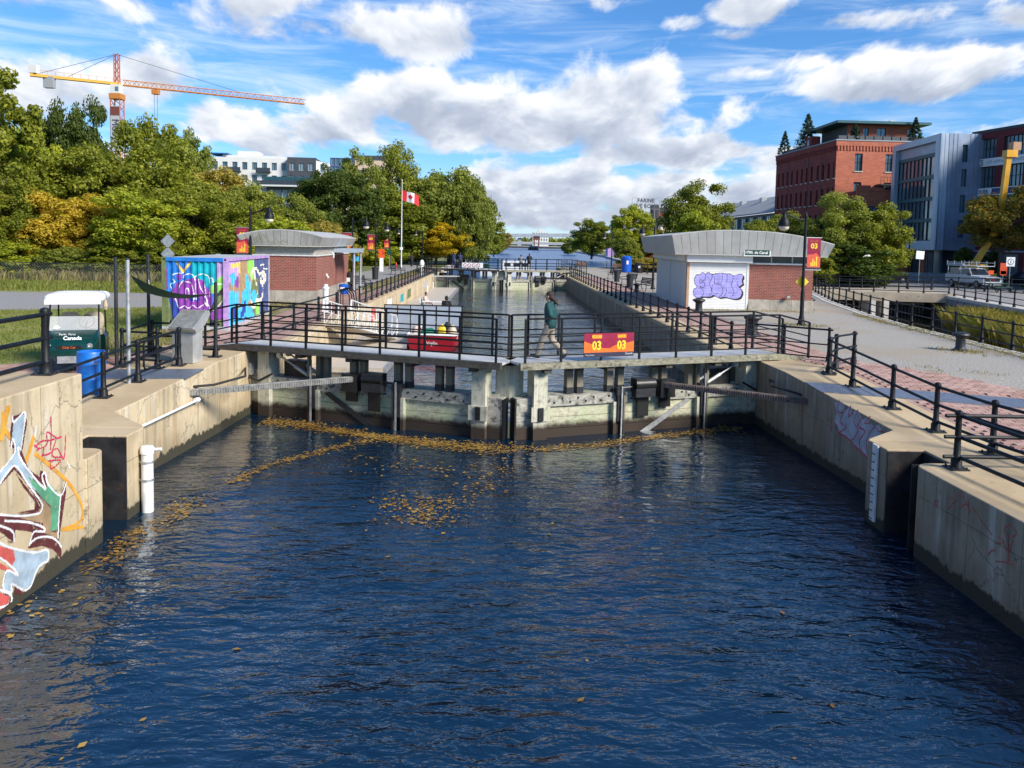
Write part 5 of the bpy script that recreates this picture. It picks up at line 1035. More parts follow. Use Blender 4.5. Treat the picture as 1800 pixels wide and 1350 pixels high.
for i in range(N_):
    for j in range(N_-i):
        fs_.append((ix[(i, j)], ix[(i+1, j)], ix[(i, j+1)]))
        if j < N_-i-1: fs_.append((ix[(i+1, j)], ix[(i+1, j+1)], ix[(i, j+1)]))
so = thing('shade_sail', 'dark green triangular shade sail strung between the grey poles', 'shade sail', (-8.4, 20.2, 0)); sail.add(vs, fs_); sail.build('cloth', MT['sail_green'], so, True, world=True, recalc=False)
for p, q in ((A_, (-8.32, 18.02, 2.35)), (B_, (-9.38, 21.5, 2.15)), (C_, (-7.5, 21.25, 1.75))): B().cyl(p, q, .008, n=5).build('cord', MT['galvanised'], so, world=True)
# ---------------------------------------------------------------- floating dock, gangway, boat
dk = thing('floating_dock', 'long pale timber floating dock along the left chamber wall', 'dock', (-5.2, 50, CZ))
for i in range(17):
    y = 27.6+i*2.98; B().b2(-6.42, -3.95, y, y+2.9, -1.40, -1.22).build('dock_section', MT['dock_board'], dk, world=True)
B().b2(-3.945, -3.86, 27.6, 78.2, -1.42, -1.20).build('edge_rail', MT['galvanised'], dk, world=True)
for y in (70, 76): B().cyl((-6.2, y, -1.4), (-6.2, y, -.6), .05).build('mooring_post', MT['white_worn'], dk, world=True)
gw = thing('gangway', 'white aluminium gangway sloping from the left wall down to the dock', 'gangway', (-6.2, 31, -1.2))
ga, gb_ = Vector((-6.05, 30.2, -.05)), Vector((-5.05, 35.8, -1.16))
B().beam(ga, gb_, 1.0, .08).build('deck', MT['dock_board'], gw, world=True)
for sx in (-.52, .52):
    o_ = Vector((sx, 0, 0)); tr = B(); n = 8
    tr.tube([ga+o_+Vector((0, -.25, .55)), ga+o_+Vector((0, -.1, 1.0)), gb_+o_+Vector((0, 0, 1.0)), gb_+o_+Vector((0, .25, .6)), gb_+o_+Vector((0, .2, .2))], .03, 6); tr.tube([ga+o_+Vector((0, 0, .55)), gb_+o_+Vector((0, 0, .55))], .015, 6); tr.tube([ga+o_, gb_+o_], .035, 6)
    hr = tr.build('handrail', MT['white_worn'], gw, True, world=True)
    for i in range(n+1):
        p = ga.lerp(gb_, i/n)+o_; B().cyl(p, p+Vector((0, 0, 1.0)), .02, n=6).build('baluster', MT['white_worn'], gw, world=True)
        if i < n: B().cyl(p, ga.lerp(gb_, (i+1)/n)+o_+Vector((0, 0, .55)), .011, n=5).build('brace', MT['white_worn'], gw, world=True)
arch_ = thing('stair_hoops', 'black tubular hoops of the wall ladder above the gangway', 'ladder', (-6.9, 37, 0))
for k in range(4):
    y = 36.0+k*.55; B().tube([(-7.35, y+.2, 0), (-7.35, y+.2, .75), (-7.2, y+.1, .95), (-6.9, y, .95), (-6.7, y-.1, .75), (-6.45, y-.6, -.55)], .025, 6).build('hoop', MT['iron'], arch_, True, world=True)
boat = thing('red_boat', 'red hulled work boat loaded with gear moored at the dock end', 'boat', (-2.75, 35.4, CZ), R(-3))
rings = []
for y, w, zt in ((-1.5, 2.0, .66), (-1.2, 2.12, .64), (0, 2.2, .6), (1.2, 2.05, .64), (2.1, 1.3, .75), (2.6, .25, .85)):
    rings.append([(-w/2, y, zt), (-w/2*.94, y, .1), (-w/2*.7, y, -.25), (w/2*.7, y, -.25), (w/2*.94, y, .1), (w/2, y, zt)])
loft(B(), rings, True, False).build('hull', MT['boat_red'], boat); gun = [(-r[0][0] if False else r[0][0], r[0][1], r[0][2]) for r in rings] + [(r[5][0], r[5][1], r[5][2]) for r in rings[::-1]]
B().tube(gun, .05, 6, True).build('gunwale', MT['boat_white'], boat, True); B().sheet([(p[0]*.97, p[1]*.97, .35) for p in gun]).build('floor', MT['gr_ash'], boat, recalc=False)
text('Vigilo', .22, Matrix.Translation((.05, -1.53, .30)) @ Matrix.Rotation(PI/2, 4, 'X'), MT['sign_white'], boat)
aw = thing('grey_screen', 'row of grey panels on black posts standing behind the red boat', 'screen', (-3.4, 37.0, -1.2))
for i in range(7): B().cyl((-1.85+i*.6, 0, .0), (-1.85+i*.6, 0, 1.48), .03, n=6).build('post', MT['black'], aw, True)
for i in range(6): B().b2(-1.81+i*.6, -1.29+i*.6, -.01, .01, .12 if i < 2 else .05, 1.42).build('panel', MT['awning_grey'], aw)
B().b2(-1.87, 1.78, -.025, .025, 1.43, 1.48).build('top_bar', MT['black'], aw)
def pile(name, lb, cat, loc, m, rings_): o = loft(B(), rings_).build(name, MT[m], None, True); o.location = loc; tag(o, lb, cat); return o
def blob(w, d, h, seed, n=10):
    rr = random.Random(seed); out = []
    for z, k in ((0, 1), (.35, .98), (.7, .75), (.95, .35)): out.append([(w/2*k*math.cos(2*PI*i/n)*rr.uniform(.85, 1.1), d/2*k*math.sin(2*PI*i/n)*rr.uniform(.85, 1.1), z*h*rr.uniform(.9, 1.08)) for i in range(n)])
    return out
pile('tarpaulin', 'crumpled green tarpaulin lying in the red boat', 'tarpaulin', (-3.0, 34.5, -1.08), 'tarp_green', blob(1.0, .7, .55, 3))
pile('bag', 'pale crumpled bag at the left of the red boat', 'bag', (-3.55, 34.9, -1.05), 'cloth_pale', blob(.5, .5, .6, 5)); pile('bag', 'beige bundle at the right end of the red boat', 'bag', (-1.95, 34.6, -1.08), 'beige_seat', blob(.5, .5, .7, 8)); pile('bag', 'dark bundle behind the yellow canister', 'bag', (-2.2, 35.1, -1.05), 'cloth_black', blob(.6, .5, .75, 9))
yc = thing('canister', 'yellow canister standing in the red boat', 'canister', (-2.4, 34.35, -1.07)); loft(B(), [[(a, c, z) for a, c in rrect(w, .28, .08)] for z, w in ((0, .36), (.5, .36), (.6, .3), (.66, .12))]).build('body', MT['can_yellow'], yc, True); B().cyl((0, 0, .64), (0, 0, .74), .05).build('cap', MT['can_yellow'], yc)
tb = thing('folding_table', 'white folding table beside the seated person on the dock', 'table', (-3.9, 49.6, -1.2)); B().b2(-.8, .8, -.3, .3, .68, .72).build('table_top', MT['white_paint'], tb)
for x in (-.7, .7):
    for y in (-.25, .25): B().cyl((x, y, 0), (x*.9, y, .68), .02, n=5).build('leg', MT['white_paint'], tb)
tn = thing('tent_cover', 'small blue grey tent cover on the dock before the table', 'cover', (-4.0, 47.4, -1.2)); B().add([(-.7, -.5, 0), (.9, -.5, 0), (.9, .6, 0), (-.7, .6, 0), (0, -.1, .65), (.3, .2, .6)], [(0, 1, 4), (1, 5, 4), (1, 2, 5), (2, 3, 5), (3, 4, 5), (3, 0, 4)]).build('cloth', MT['gr_dusk'], tn)
# ---------------------------------------------------------------- white barge moored above the far gate
bg_ = thing('white_barge', 'low white barge moored just above the far gate', 'boat', (2.0, 89, -.42))
loft(B(), [[(x, -w/2, .75), (x, -w/2*.9, -.2), (x, w/2*.9, -.2), (x, w/2, .75)] for x, w in ((-4.6, 1.4), (-4.0, 2.3), (3.6, 2.4), (4.4, 2.2))], True, False).build('hull', MT['boat_white'], bg_); B().b2(-4.0, 4.2, -1.05, 1.05, .70, .76).build('deck', MT['deck_grating'], bg_); B().b2(-1.6, 1.6, -.85, .85, .76, 1.7).build('cabin', MT['boat_white'], bg_)
for x in (-1.0, 0, 1.0): B().b2(x-.35, x+.35, -.87, -.85, 1.1, 1.5).build('cabin_window', MT['dark_glass'], bg_)
# ================================================================ buildings
def fr(o, right):
    """frame on a facade: local x along it, local y into the building, z up"""
    r = Vector((right[0], right[1], 0)).normalized(); inn = Vector((-r.y, r.x, 0)); o = Vector(o)
    return Matrix(((r.x, inn.x, 0, o.x), (r.y, inn.y, 0, o.y), (0, 0, 1, o.z), (0, 0, 0, 1)))
def facade(t, M, W, z0, H, cols, rows, th, wall, glass='window_glass', frame='frame_black', mul=(1, 1), sill=None, skip=(), lintel=None, name='wall'):
    """a wall with real openings, each window a part (pane) with its frame as sub-part"""
    b = B(); x = 0
    cs = sorted(cols); rs = sorted(rows)
    for (a, c) in cs + [(W, W)]:
        if a > x: b.b2(x, a, 0, th, z0, H)
        x = c
    for (a, c) in cs:
        z = z0
        for (p, q) in rs + [(H, H)]:
            if p > z: b.b2(a, c, .0, th, z, p)
            z = q
    b.build(name, MT[wall], t, M=M)
    for i, (a, c) in enumerate(cs):
        for j, (p, q) in enumerate(rs):
            if (i, j) in skip: continue
            w = B().b2(a, c, th*.75, th*.75+.05, p, q).build('window', MT[glass], t, M=M)
            f = B(); e = .06; y0, y1 = th*.55, th*.74
            f.b2(a, a+e, y0, y1, p, q).b2(c-e, c, y0, y1, p, q).b2(a+e, c-e, y0, y1, q-e, q).b2(a+e, c-e, y0, y1, p, p+e)
            for k in range(1, mul[0]): xm = a+(c-a)*k/mul[0]; f.b2(xm-e/2, xm+e/2, y0, y1, p+e, q-e)
            for k in range(1, mul[1]): zm = p+(q-p)*k/mul[1]; f.b2(a+e, c-e, y0+.01, y1-.01, zm-e/2, zm+e/2)
            f.build('frame', MT[frame], w, M=M)
            if sill: B().b2(a-.08, c+.08, -.1, th*.5, p-.14, p).build('sill', MT[sill], w, M=M)
            if lintel: B().b2(a-.1, c+.1, -.05, .1, q, q+.22).build('lintel', MT[lintel], w, M=M)
    return M
# ---------------------------------------------------------------- brick factory block
fac = thing('factory_building', 'tall red brick factory block with rooftop garden and narrow windows', 'building', (46.2, 110, 0))
o = fac.location
Ml = fr(Vector((45.2, 131, 0))-o, (1.0, -21)); Wl = 21.02
rowsF = [(2.3, 4.5), (6.1, 8.3), (9.7, 11.9), (13.2, 15.4)]
cols = []; x = .9
for i in range(12): cols.append((x, x+.62)); x += 1.72 if i not in (3, 7) else 1.95
facade(fac, Ml, Wl, 0, 17.6, cols, rowsF, .35, 'factory_brick', mul=(1, 2), sill='concrete_pale')
Mr = fr(Vector((46.2, 110, 0))-o, (1, .02)); facade(fac, Mr, 12, 0, 17.6, [(2.6, 3.7), (6.9, 8.0), (10.4, 11.4)], [(10.2, 12.7), (14.2, 16.6)], .35, 'orange_brick', mul=(2, 2), sill='concrete_pale')
B().b2(.4, 12, .36, 20, 0, 17.5).build('core', MT['bld_dark'], fac, M=Mr)
for M_, W_, m in ((Ml, Wl, 'factory_brick'), (Mr, 12, 'orange_brick')):
    B().b2(-.12, W_+.12, -.12, .35, 17.61, 18.3).build('parapet', MT[m], fac, M=M_); B().b2(-.2, W_+.2, -.2, .4, 18.31, 18.46).build('cornice', MT['far_concrete'], fac, M=M_)
    for i in range(int(W_/.45)): B().b2(.1+i*.45, .32+i*.45, -.11, -.001, 17.0, 17.6).build('corbel', MT[m], fac, M=M_)
for x in (4.2+.9, 12.2, 16.6): B().b2(x-.05, x+.05, -.06, 0, 3, 17.4).build('downpipe', MT['bld_dark'], fac, M=Ml)
B().b2(11.2, 13.2, -.15, 1.2, 18.46, 19.9).build('roof_turret', MT['factory_brick'], fac, M=Ml); B().b2(11.9, 12.4, -.17, -.14, 18.6, 19.4).build('turret_window', MT['window_glass'], fac, M=Ml)
pm_ = fr(Vector((49.0, 113.2, 0))-o, (1, .02)); facade(fac, pm_, 9.8, 18.3, 21.0, [(.6, 1.3), (2.2, 3.0), (4.2, 5.5), (8.6, 9.5)], [(18.6, 20.6)], .25, 'orange_brick', mul=(2, 1), name='penthouse_wall')
B().b2(.1, 9.7, .3, 9, 18.3, 20.95).build('penthouse_core', MT['bld_dark'], fac, M=pm_); B().b2(-2.2, 11.2, -1.5, 9.5, 21.0, 21.35).build('penthouse_roof', MT['teal_metal'], fac, M=pm_)
for x, w, h in ((2.2, .9, .5), (3.8, .5, .35), (5.3, 1.5, .45), (6.8, .6, .6)): B().b2(x, x+w, 1.5, 3, 21.36, 21.36+h).build('roof_vent', MT['galvanised'], fac, M=pm_)
for i in range(9): B().b2(.5+i*1.25, 1.6+i*1.25, .6, 1.1, 18.47, 19.1).build('planter', MT['bld_dark'], fac, M=Mr)
for i in range(10): B().b2(.6+i*1.05, 1.5+i*1.05, .5, .9, 18.47, 19.0).build('planter', MT['bld_dark'], fac, M=Ml)
ann = fr(Vector((47.6, 106.2, 0))-o, (1, .02)); facade(fac, ann, 7, 0, 11.2, [(1.6, 3.0), (4.9, 6.3)], [(2.6, 4.6), (7.0, 9.2)], .3, 'orange_brick', mul=(2, 1), sill='concrete_pale', name='annex_wall')
B().b2(.1, 6.9, .31, 4, 0, 11.1).build('annex_core', MT['bld_dark'], fac, M=ann)
facade(fac, fr(Vector((47.6, 109.9, 0))-o, (0, -1)), 3.65, 0, 11.2, [(.5, 1.3), (2.2, 3.0)], [(7.2, 9.0)], .3, 'factory_brick', mul=(1, 2), name='annex_wall')
for i in range(4): B().b2(i*1.9-.1, i*1.9+1.82, -.08, .4, 11.21, 11.95-i*.28).build('annex_coping', MT['orange_brick'], fac, M=ann)
B().b2(5.6, 10.5, -1.6, 0, 12.2, 12.4).build('balcony', MT['bld_dark'], fac, M=Mr)
for i in range(12): B().b2(5.6+i*.44, 5.64+i*.44, -1.58, -1.54, 12.4, 13.3).build('baluster', MT['frame_black'], fac, M=Mr)
B().b2(5.6, 10.5, -1.6, -1.52, 13.3, 13.36).build('balcony_rail', MT['frame_black'], fac, M=Mr)
# ---------------------------------------------------------------- long mill with pitched roof
mill = thing('mill_building', 'long brick mill with grey pitched roof beyond the factory block', 'building', (45.4, 131.3, 0)); o = mill.location
Mm = fr(Vector((45.6, 190, 0))-o, (-.2, -58.6)); cs = []
for k in range(12):
    for j in range(3): cs.append((1.2+k*4.7+j*1.15, 1.95+k*4.7+j*1.15))
facade(mill, Mm, 58.6, 0, 5.9, cs, [(1.0, 2.6), (3.6, 5.3)], .3, 'factory_brick', mul=(1, 2))
facade(mill, Mm, 58.6, 6.0, 9.2, [(1.0+k*4.7, 4.9+k*4.7) for k in range(12)], [(6.4, 8.8)], .4, 'bld_dark', mul=(4, 1), frame='zinc_frame', name='upper_wall')
B().b2(0, 58.6, .45, 14, 0, 9.2).build('core', MT['bld_dark'], mill, M=Mm); B().slab([Mm @ Vector(p) for p in ((-.5, -.6, 9.2), (59.1, -.6, 9.2), (59.1, 8, 13.2), (-.5, 8, 13.2))], (0, 0, .25)).build('roof', MT['roof_grey'], mill); B().slab([Mm @ Vector(p) for p in ((58.5, .0, 9.2), (58.5, 15, 9.2), (58.5, 8, 13.1))], (0, .1, 0)).build('gable', MT['factory_brick'], mill)
for x in (8, 20, 33, 46): B().b2(x, x+1.6, 5.6, 6.6, 12.2, 13.2).build('roof_vent', MT['galvanised'], mill, M=Mm)
# ---------------------------------------------------------------- grey zinc building
gb2 = thing('grey_building', 'modern grey metal clad building with large framed glass front', 'building', (50.7, 92, 0)); o = gb2.location
Mg = fr(Vector((51.3, 104.5, 0))-o, (-.6, -12.5)); Wg = 12.5
B().b2(0, Wg-.7, .9, 12, 3.7, 16.8).build('core', MT['bld_dark'], gb2, M=Mg)
B().b2(0, Wg, -.0, .9, 16.2, 16.95).b2(0, Wg, 0, .9, 3.5, 4.6).b2(0, .9, 0, .9, 4.6, 16.2).b2(Wg-1.2, Wg, 0, .9, 4.6, 16.2).build('frame', MT['zinc_frame'], gb2, M=Mg)
B().b2(.9, Wg-1.2, .5, .6, 14.9, 16.2).build('top_panel', MT['zinc'], gb2, M=Mg)
for r in range(4):
    za, zb_ = 4.7+r*2.58, 4.7+r*2.58+2.1
    for c in range(9):
        x0 = .95+c*1.02; w = B().b2(x0+.04, x0+.98, .62, .68, za, zb_).build('window', MT['window_glass'], gb2, M=Mg); B().b2(x0-.04, x0+.04, .5, .62, za-.02, zb_+.02).build('frame', MT['frame_black'], w, M=Mg)
    B().b2(10.2, 11.2, .6, .66, za, zb_).build('plywood_panel', MT['plywood'], gb2, M=Mg); B().b2(.9, Wg-1.2, .45, .7, zb_+.03, zb_+.46).build('spandrel', MT['teal_metal'], gb2, M=Mg)
    for k in range(3): B().b2(10.25, 11.15, .55, .6, za+.3+k*.65, za+.36+k*.65).build('batten', MT['plywood'], gb2, M=Mg)
Mg2 = fr(Vector((50.7, 92, 0))-o, (1, .02)); nC = 13
facade(gb2, Mg2, 5.2, 3.5, 16.95, [(2.6, 3.25)], [(5.0, 7.0), (7.9, 9.9), (10.9, 12.9), (13.7, 15.7)], .35, 'zinc', mul=(1, 1), sill=None)
for i in range(11): B().b2(i*.5-.015, i*.5+.015, -.04, -.001, 3.5, 16.95).build('standing_seam', MT['zinc'], gb2, M=Mg2) if not (2.4 < i*.5 < 3.4) else None
B().b2(1.5, 5, .4, 6, 3.5, 16.8).build('core', MT['bld_dark'], gb2, M=Mg2)
B().b2(.5, 12, 2.5, 11, 0, 3.5).build('ground_floor', MT['bld_dark'], gb2, M=Mg)
for x in (.4, 5.6, 7.6): B().b2(x, x+1.3, 1.6, 2.4, 0, 3.5).build('brick_pier', MT['orange_brick'], gb2, M=Mg)
for i in range(8): B().b2(.3+i*.6, .85+i*.6, 2.1, 2.2, .3, 3.4).build('shop_window', MT['window_glass'], gb2, M=Mg2); B().b2(.85+i*.6, .9+i*.6, 2.05, 2.2, .3, 3.4).build('shop_frame', MT['galvanised'], gb2, M=Mg2)
B().cyl(Mg2 @ Vector((.8, .8, 0)), Mg2 @ Vector((.8, .8, 3.5)), .35, n=14).build('column', MT['bridge_concrete'], gb2, True)
# ---------------------------------------------------------------- red apartment building at the right edge
rb = thing('red_apartment_building', 'dark red brick apartment building with rental banners at the right edge', 'building', (55.2, 93.4, 0)); o = rb.location
Mb = fr(Vector((55.2, 93.4, 0))-o, (3.1, -14.4)); Wb = 40
facade(rb, Mb, Wb, 0, 17.0, [(.75+i*3.75, 3.45+i*3.75) for i in range(10)], [(4.0, 6.4), (7.4, 9.8), (10.7, 13.1), (14.0, 16.3)], .35, 'red_brick_new', mul=(5, 2))
B().b2(0, Wb, .36, 14, 0, 16.9).build('core', MT['bld_dark'], rb, M=Mb); B().b2(-.1, Wb, -.06, .4, 17.01, 17.35).build('parapet', MT['frame_black'], rb, M=Mb); B().b2(0, Wb, -.02, 0, 3.4, 3.6).build('band', MT['far_concrete'], rb, M=Mb)
for i in range(10): B().b2(.6+i*3.75, 3.6+i*3.75, -.02, .02, .2, 3.2).build('shop_window', MT['window_glass'], rb, M=Mb)
bn = thing('rental_banner', 'long pale banner advertising apartments between the top window rows', 'banner', Mb @ Vector((.3, -.08, 13.2)) + o); Mt = Mb.copy(); Mt.translation = (0, 0, 0)
B().b2(0, 11, -.02, .02, -.05, .85).build('cloth', MT['sign_white'], bn, M=Mt); B().b2(.15, 1.55, -.03, -.02, .02, .78).build('logo_panel', MT['bld_grey'], bn, M=Mt)
TM = lambda x, z: Mt @ Matrix.Translation((x, -.045, z)) @ Matrix.Rotation(PI/2, 4, 'X')
text('LIN', .62, TM(.85, .4), MT['sign_white'], bn, bold=.015); text('LES APPARTEMENTS', .5, TM(4.6, .4), MT['bld_grey'], bn, sx=1.15)
bn = thing('rental_banner', 'white banner reading A LOUER between the lower window rows', 'banner', Mb @ Vector((.0, -.08, 9.85)) + o)
B().b2(0, 9, -.02, .02, -.05, .85).build('cloth', MT['sign_white'], bn, M=Mt); text('À LOUER', .62, TM(1.6, .4), MT['gr_dusk'], bn, bold=.012); B().b2(3.3, 8.6, -.035, -.02, .1, .75).build('logo_panel', MT['gr_dusk'], bn, M=Mt)
mast = thing('roof_antenna', 'lattice antenna mast on the red apartment building roof', 'antenna', Mb @ Vector((6.0, 2.5, 17.35)) + o)
B().cyl((0, 0, 0), (0, 0, 3.2), .05).cyl((1.6, 0, 0), (.8, 0, 2.6), .05).cyl((0, 0, 1.6), (1.6, 0, 0), .05).cyl((-.9, 0, 2.4), (1.7, 0, 2.4), .05).cyl((.8, 0, 2.6), (.8, 0, 3.9), .03).cyl((.8, 0, 2.6), (2.4, 0, 0), .05).build('lattice', MT['galvanised'], mast); B().lathe([(.5, 0), (.5, 1.1), (.3, 1.2)], (2.2, .5, 0), n=10).build('vent', MT['galvanised'], mast)
# ---------------------------------------------------------------- boom lift
bl = thing('boom_lift', 'yellow telescopic boom lift raised in front of the red apartment building', 'crane', (48.3, 80, 0))
Lp = lambda x, z: Vector((x, 80, z)) - bl.location
B().b2(-2.2, 1.6, -1.1, 1.1, .35, 1.25).build('chassis', MT['boom_yellow'], bl); B().b2(-1.0, .8, -.9, .9, 1.25, 2.1).build('turret', MT['boom_yellow'], bl)
for x in (-1.6, 1.0):
    for y in (-1.1, 1.1): B().lathe([(.2, -.18), (.48, -.18), (.5, 0), (.48, .18), (.2, .18)], n=14).build('wheel', MT['rubber'], bl, True, M=Matrix.Translation((x, y, .5)) @ Matrix.Rotation(PI/2, 4, 'X'))
B().beam(Lp(48.1, 1.9), Lp(50.6, 6.2), .45, .5).build('lower_boom', MT['boom_yellow'], bl); B().beam(Lp(50.5, 6.0), Lp(51.0, 13.2), .45, .5).build('upper_boom', MT['boom_yellow'], bl); B().b2(50.6-48.3, 51.7-48.3, -.4, .4, 12.9, 13.6).build('boom_head', MT['boom_yellow'], bl); B().b2(2.9, 3.7, -.4, .4, 13.6, 14.4).build('basket', MT['plywood'], bl); B().b2(2.7, 3.5, -.3, .3, 7.6, 8.1).build('boom_knuckle', MT['boom_yellow'], bl)
# ---------------------------------------------------------------- left bank apartment blocks
cb = thing('apartment_block', 'white apartment block with dark grey end bay above the left trees', 'building', (-72, 205, 0))
Mc = fr((-2, 0, 0), (1, .06)); colsC = [(1.0+i*3.3, 2.4+i*3.3) for i in range(6)]
facade(cb, Mc, 20, 0, 23.6, sorted([(1+i*2.45, 2.3+i*2.45) for i in range(8)]), [(11.0, 12.9), (14.2, 16.1), (17.4, 19.3), (20.6, 22.5)], .4, 'bld_white', mul=(2, 1)); B().b2(0, 20, .41, 12, 0, 23.5).build('core', MT['bld_grey'], cb, M=Mc)
for k in (0, 1, 2, 3):
    for x in (4.6, 12.0): B().b2(x, x+3.6, -1.3, 0, 13.6+k*3.2-3.2, 13.8+k*3.2-3.2).b2(x, x+3.6, -1.3, -1.24, 13.8+k*3.2-3.2, 14.7+k*3.2-3.2).build('balcony', MT['dark_glass'], cb, M=Mc)
Mc2 = fr((18.0, -.5, 0), (1, .06)); facade(cb, Mc2, 7.2, 0, 23.9, [(.6, 2.0), (2.9, 4.3), (5.2, 6.6)], [(11.0, 12.9), (14.2, 16.1), (17.4, 19.3), (20.6, 22.5)], .4, 'bld_dark', mul=(2, 1), frame='bld_white', name='end_bay_wall'); B().b2(0, 7.2, .41, 12, 0, 23.8).build('end_bay_core', MT['bld_dark'], cb, M=Mc2)
Mc3 = fr((25.2, 0, 0), (.2, 1)); facade(cb, Mc3, 11, 0, 23.2, [(2.5, 5.0), (7, 9.8)], [(11.0, 12.9), (14.2, 16.1), (17.4, 19.3), (20.6, 22.5)], .3, 'bld_white', mul=(2, 1), name='side_wall')
B().b2(6.5, 11.5, 3, 9, 23.6, 25.6).b2(3.0, 18, 2, 10, 23.5, 24.4).build('roof_house', MT['bld_white'], cb, M=Mc); B().b2(-.5, 4.5, 1, 9, 24.6, 24.8).build('roof_canopy', MT['gr_blueb'], cb, M=Mc)
for x in (0, 4): B().b2(x-.05, x+.05, 1.2, 1.3, 23.5, 24.6).build('canopy_post', MT['galvanised'], cb, M=Mc)
tbk = thing('terrace_house', 'low dark glass terrace block with overhanging roof above the left trees', 'building', (-41, 152, 0)); Mz = fr((-3, 0, 0), (1, -.05))
facade(tbk, Mz, 10.5, 0, 13.0, [(.4+i*1.25, 1.5+i*1.25) for i in range(8)], [(9.9, 12.4)], .3, 'bld_dark', mul=(1, 1), frame='bld_white'); B().b2(0, 10.5, .31, 12, 0, 12.9).build('core', MT['bld_dark'], tbk, M=Mz); B().b2(-1, 11.6, -1.0, 14, 13.0, 13.3).build('roof_slab', MT['bld_white'], tbk, M=Mz); B().b2(-1, 9.5, 1.5, 9, 13.31, 15.0).build('penthouse', MT['teal_metal'], tbk, M=Mz); B().b2(-1.2, 10.0, 1.0, 1.1, 13.3, 14.3).build('glass_rail', MT['dark_glass'], tbk, M=Mz)
Mz2 = fr(Mz @ Vector((10.5, 0, 0)), (.45, 1)); facade(tbk, Mz2, 9, 0, 12.8, [(.6, 2.6), (3.4, 5.4)], [(9.8, 12.3)], .3, 'bld_white', name='side_wall'); B().b2(0, 9, -1.2, 0, 9.2, 9.5).b2(0, 9, -1.2, -1.1, 9.5, 10.5).build('balcony', MT['bld_white'], tbk, M=Mz2)
tw = thing('apartment_tower', 'blue glass and beige apartment tower behind the left trees', 'building', (-37.5, 180, 0)); Mw = fr((-.5, 0, 0), (1, 0))
facade(tw, Mw, 5.2, 0, 21.5, [(.2+i*1.0, 1.05+i*1.0) for i in range(5)], [(12.2+k*1.9, 13.8+k*1.9) for k in range(5)], .2, 'gr_dusk', frame='zinc_frame'); B().b2(0, 5.2, .21, 10, 0, 21.4).build('core', MT['bld_dark'], tw, M=Mw)
Mw2 = fr((4.8, 1.2, 0), (1, 0)); facade(tw, Mw2, 8.0, 0, 21.2, [(.5, 2.0), (5.2, 7.4)], [(12.0, 13.6), (14.8, 16.4), (17.4, 19.0)], .3, 'bld_beige', mul=(2, 1), name='beige_wall'); B().b2(0, 8, .31, 9, 0, 21.1).build('beige_core', MT['bld_beige'], tw, M=Mw2); B().b2(-1, 7.5, 1, 7, 21.2, 22.4).build('roof_house', MT['bld_dark'], tw, M=Mw2)
hb = thing('distant_block', 'pink and grey block at the bend of the left bank', 'building', (-10.5, 420, 0)); facade(hb, fr((-6, 0, 0), (1, 0)), 6, 0, 14.5, [(.8, 2.2), (3.6, 5.0)], [(3, 4.5), (6, 7.5), (9, 10.5), (12, 13.5)], .3, 'pink_bld'); B().b2(-6, 0, .31, 12, 0, 14.4).build('core', MT['pink_bld'], hb); B().b2(-8, -5, 4, 10, 14.4, 16.5).b2(0, 6, 1, 8, 0, 11.5).build('tower', MT['bld_grey'], hb)
db = thing('distant_block', 'tiny white apartment block on the horizon beyond the bridges', 'building', (46, 900, 0))
for i, (x, w, h) in enumerate(((-8, 6, 17), (-2, 7, 20), (5, 5, 17))): B().b2(x, x+w, 0, 10, 0, h).build('wing', MT['bld_white'], db)
for i in range(6):
    for j in range(4): B().b2(-7.3+i*2.9, -6+i*2.9, -.1, 0, 4+j*3.4, 6+j*3.4).build('window', MT['window_glass'], db)
# ---------------------------------------------------------------- mill sign and silos
fz = thing('roof_sign', 'big two line FARINE FIVE ROSES roof sign on its scaffold on the skyline', 'sign', (128, 700, 30))
FM = lambda x, z: Matrix.Translation((x, 0, z)) @ Matrix.Rotation(PI/2, 4, 'X')
text('FARINE', 4.6, FM(0, 13.2), MT['bld_dark'], fz, bold=.18, sx=1.0); text('FIVE ROSES', 4.6, FM(0, 8.4), MT['bld_dark'], fz, bold=.18, sx=.95)
b = B()
for i in range(7): b.b2(-12+i*4-.15, -12+i*4+.15, .3, .6, -12, 15.4)
b.b2(-12, 12, .3, .5, 10.8, 11.1).b2(-12, 12, .3, .5, 6.0, 6.3).b2(-12, 12, .3, .5, 15.4, 15.7); b.build('scaffold', MT['bld_grey'], fz)
sl_ = thing('silo_mill', 'beige grain silos with dark brick mill tower on the skyline', 'building', (145, 705, 0))
for i in range(9): B().cyl((-2+i*4.4, 0, 0), (-2+i*4.4, 0, 24), 2.2, n=14).build('silo', MT['silo'], sl_, True)
B().b2(-4, 36, -1, 6, 24, 26).build('silo_cap', MT['silo'], sl_); B().b2(-10, -4, 0, 12, 0, 40).b2(-4, 10, 3, 12, 26, 38).build('tower', MT['far_dark'], sl_); B().b2(-3, 6, 2.9, 3, 30, 33).build('window_band', MT['factory_brick'], sl_); B().b2(18, 30, 4, 12, 26, 56).build('white_tower', MT['bld_white'], sl_); B().b2(-40, -16, 5, 16, 0, 30).build('low_block', MT['bld_grey'], sl_)
rsh = thing('graffiti_shed', 'low red brick shed with graffiti beside the far right quay', 'building', (42, 240, 0)); B().b2(-6, 12, 0, 14, 0, 5.0).build('wall', MT['factory_brick'], rsh); B().b2(-6.3, 12.3, -.3, 14, 5.0, 5.5).build('roof', MT['teal_metal'], rsh); B().b2(2.5, 5.5, -.1, 0, 0, 4.6).build('orange_door', MT['neon_orange'], rsh); B().b2(-4, 0, -.12, 0, 2.4, 4.6).build('graffiti_panel', MT['gr_cyan'], rsh); B().b2(-9, -6.1, 1, 6, 0, 3).build('annex', MT['gr_lilac'], rsh)
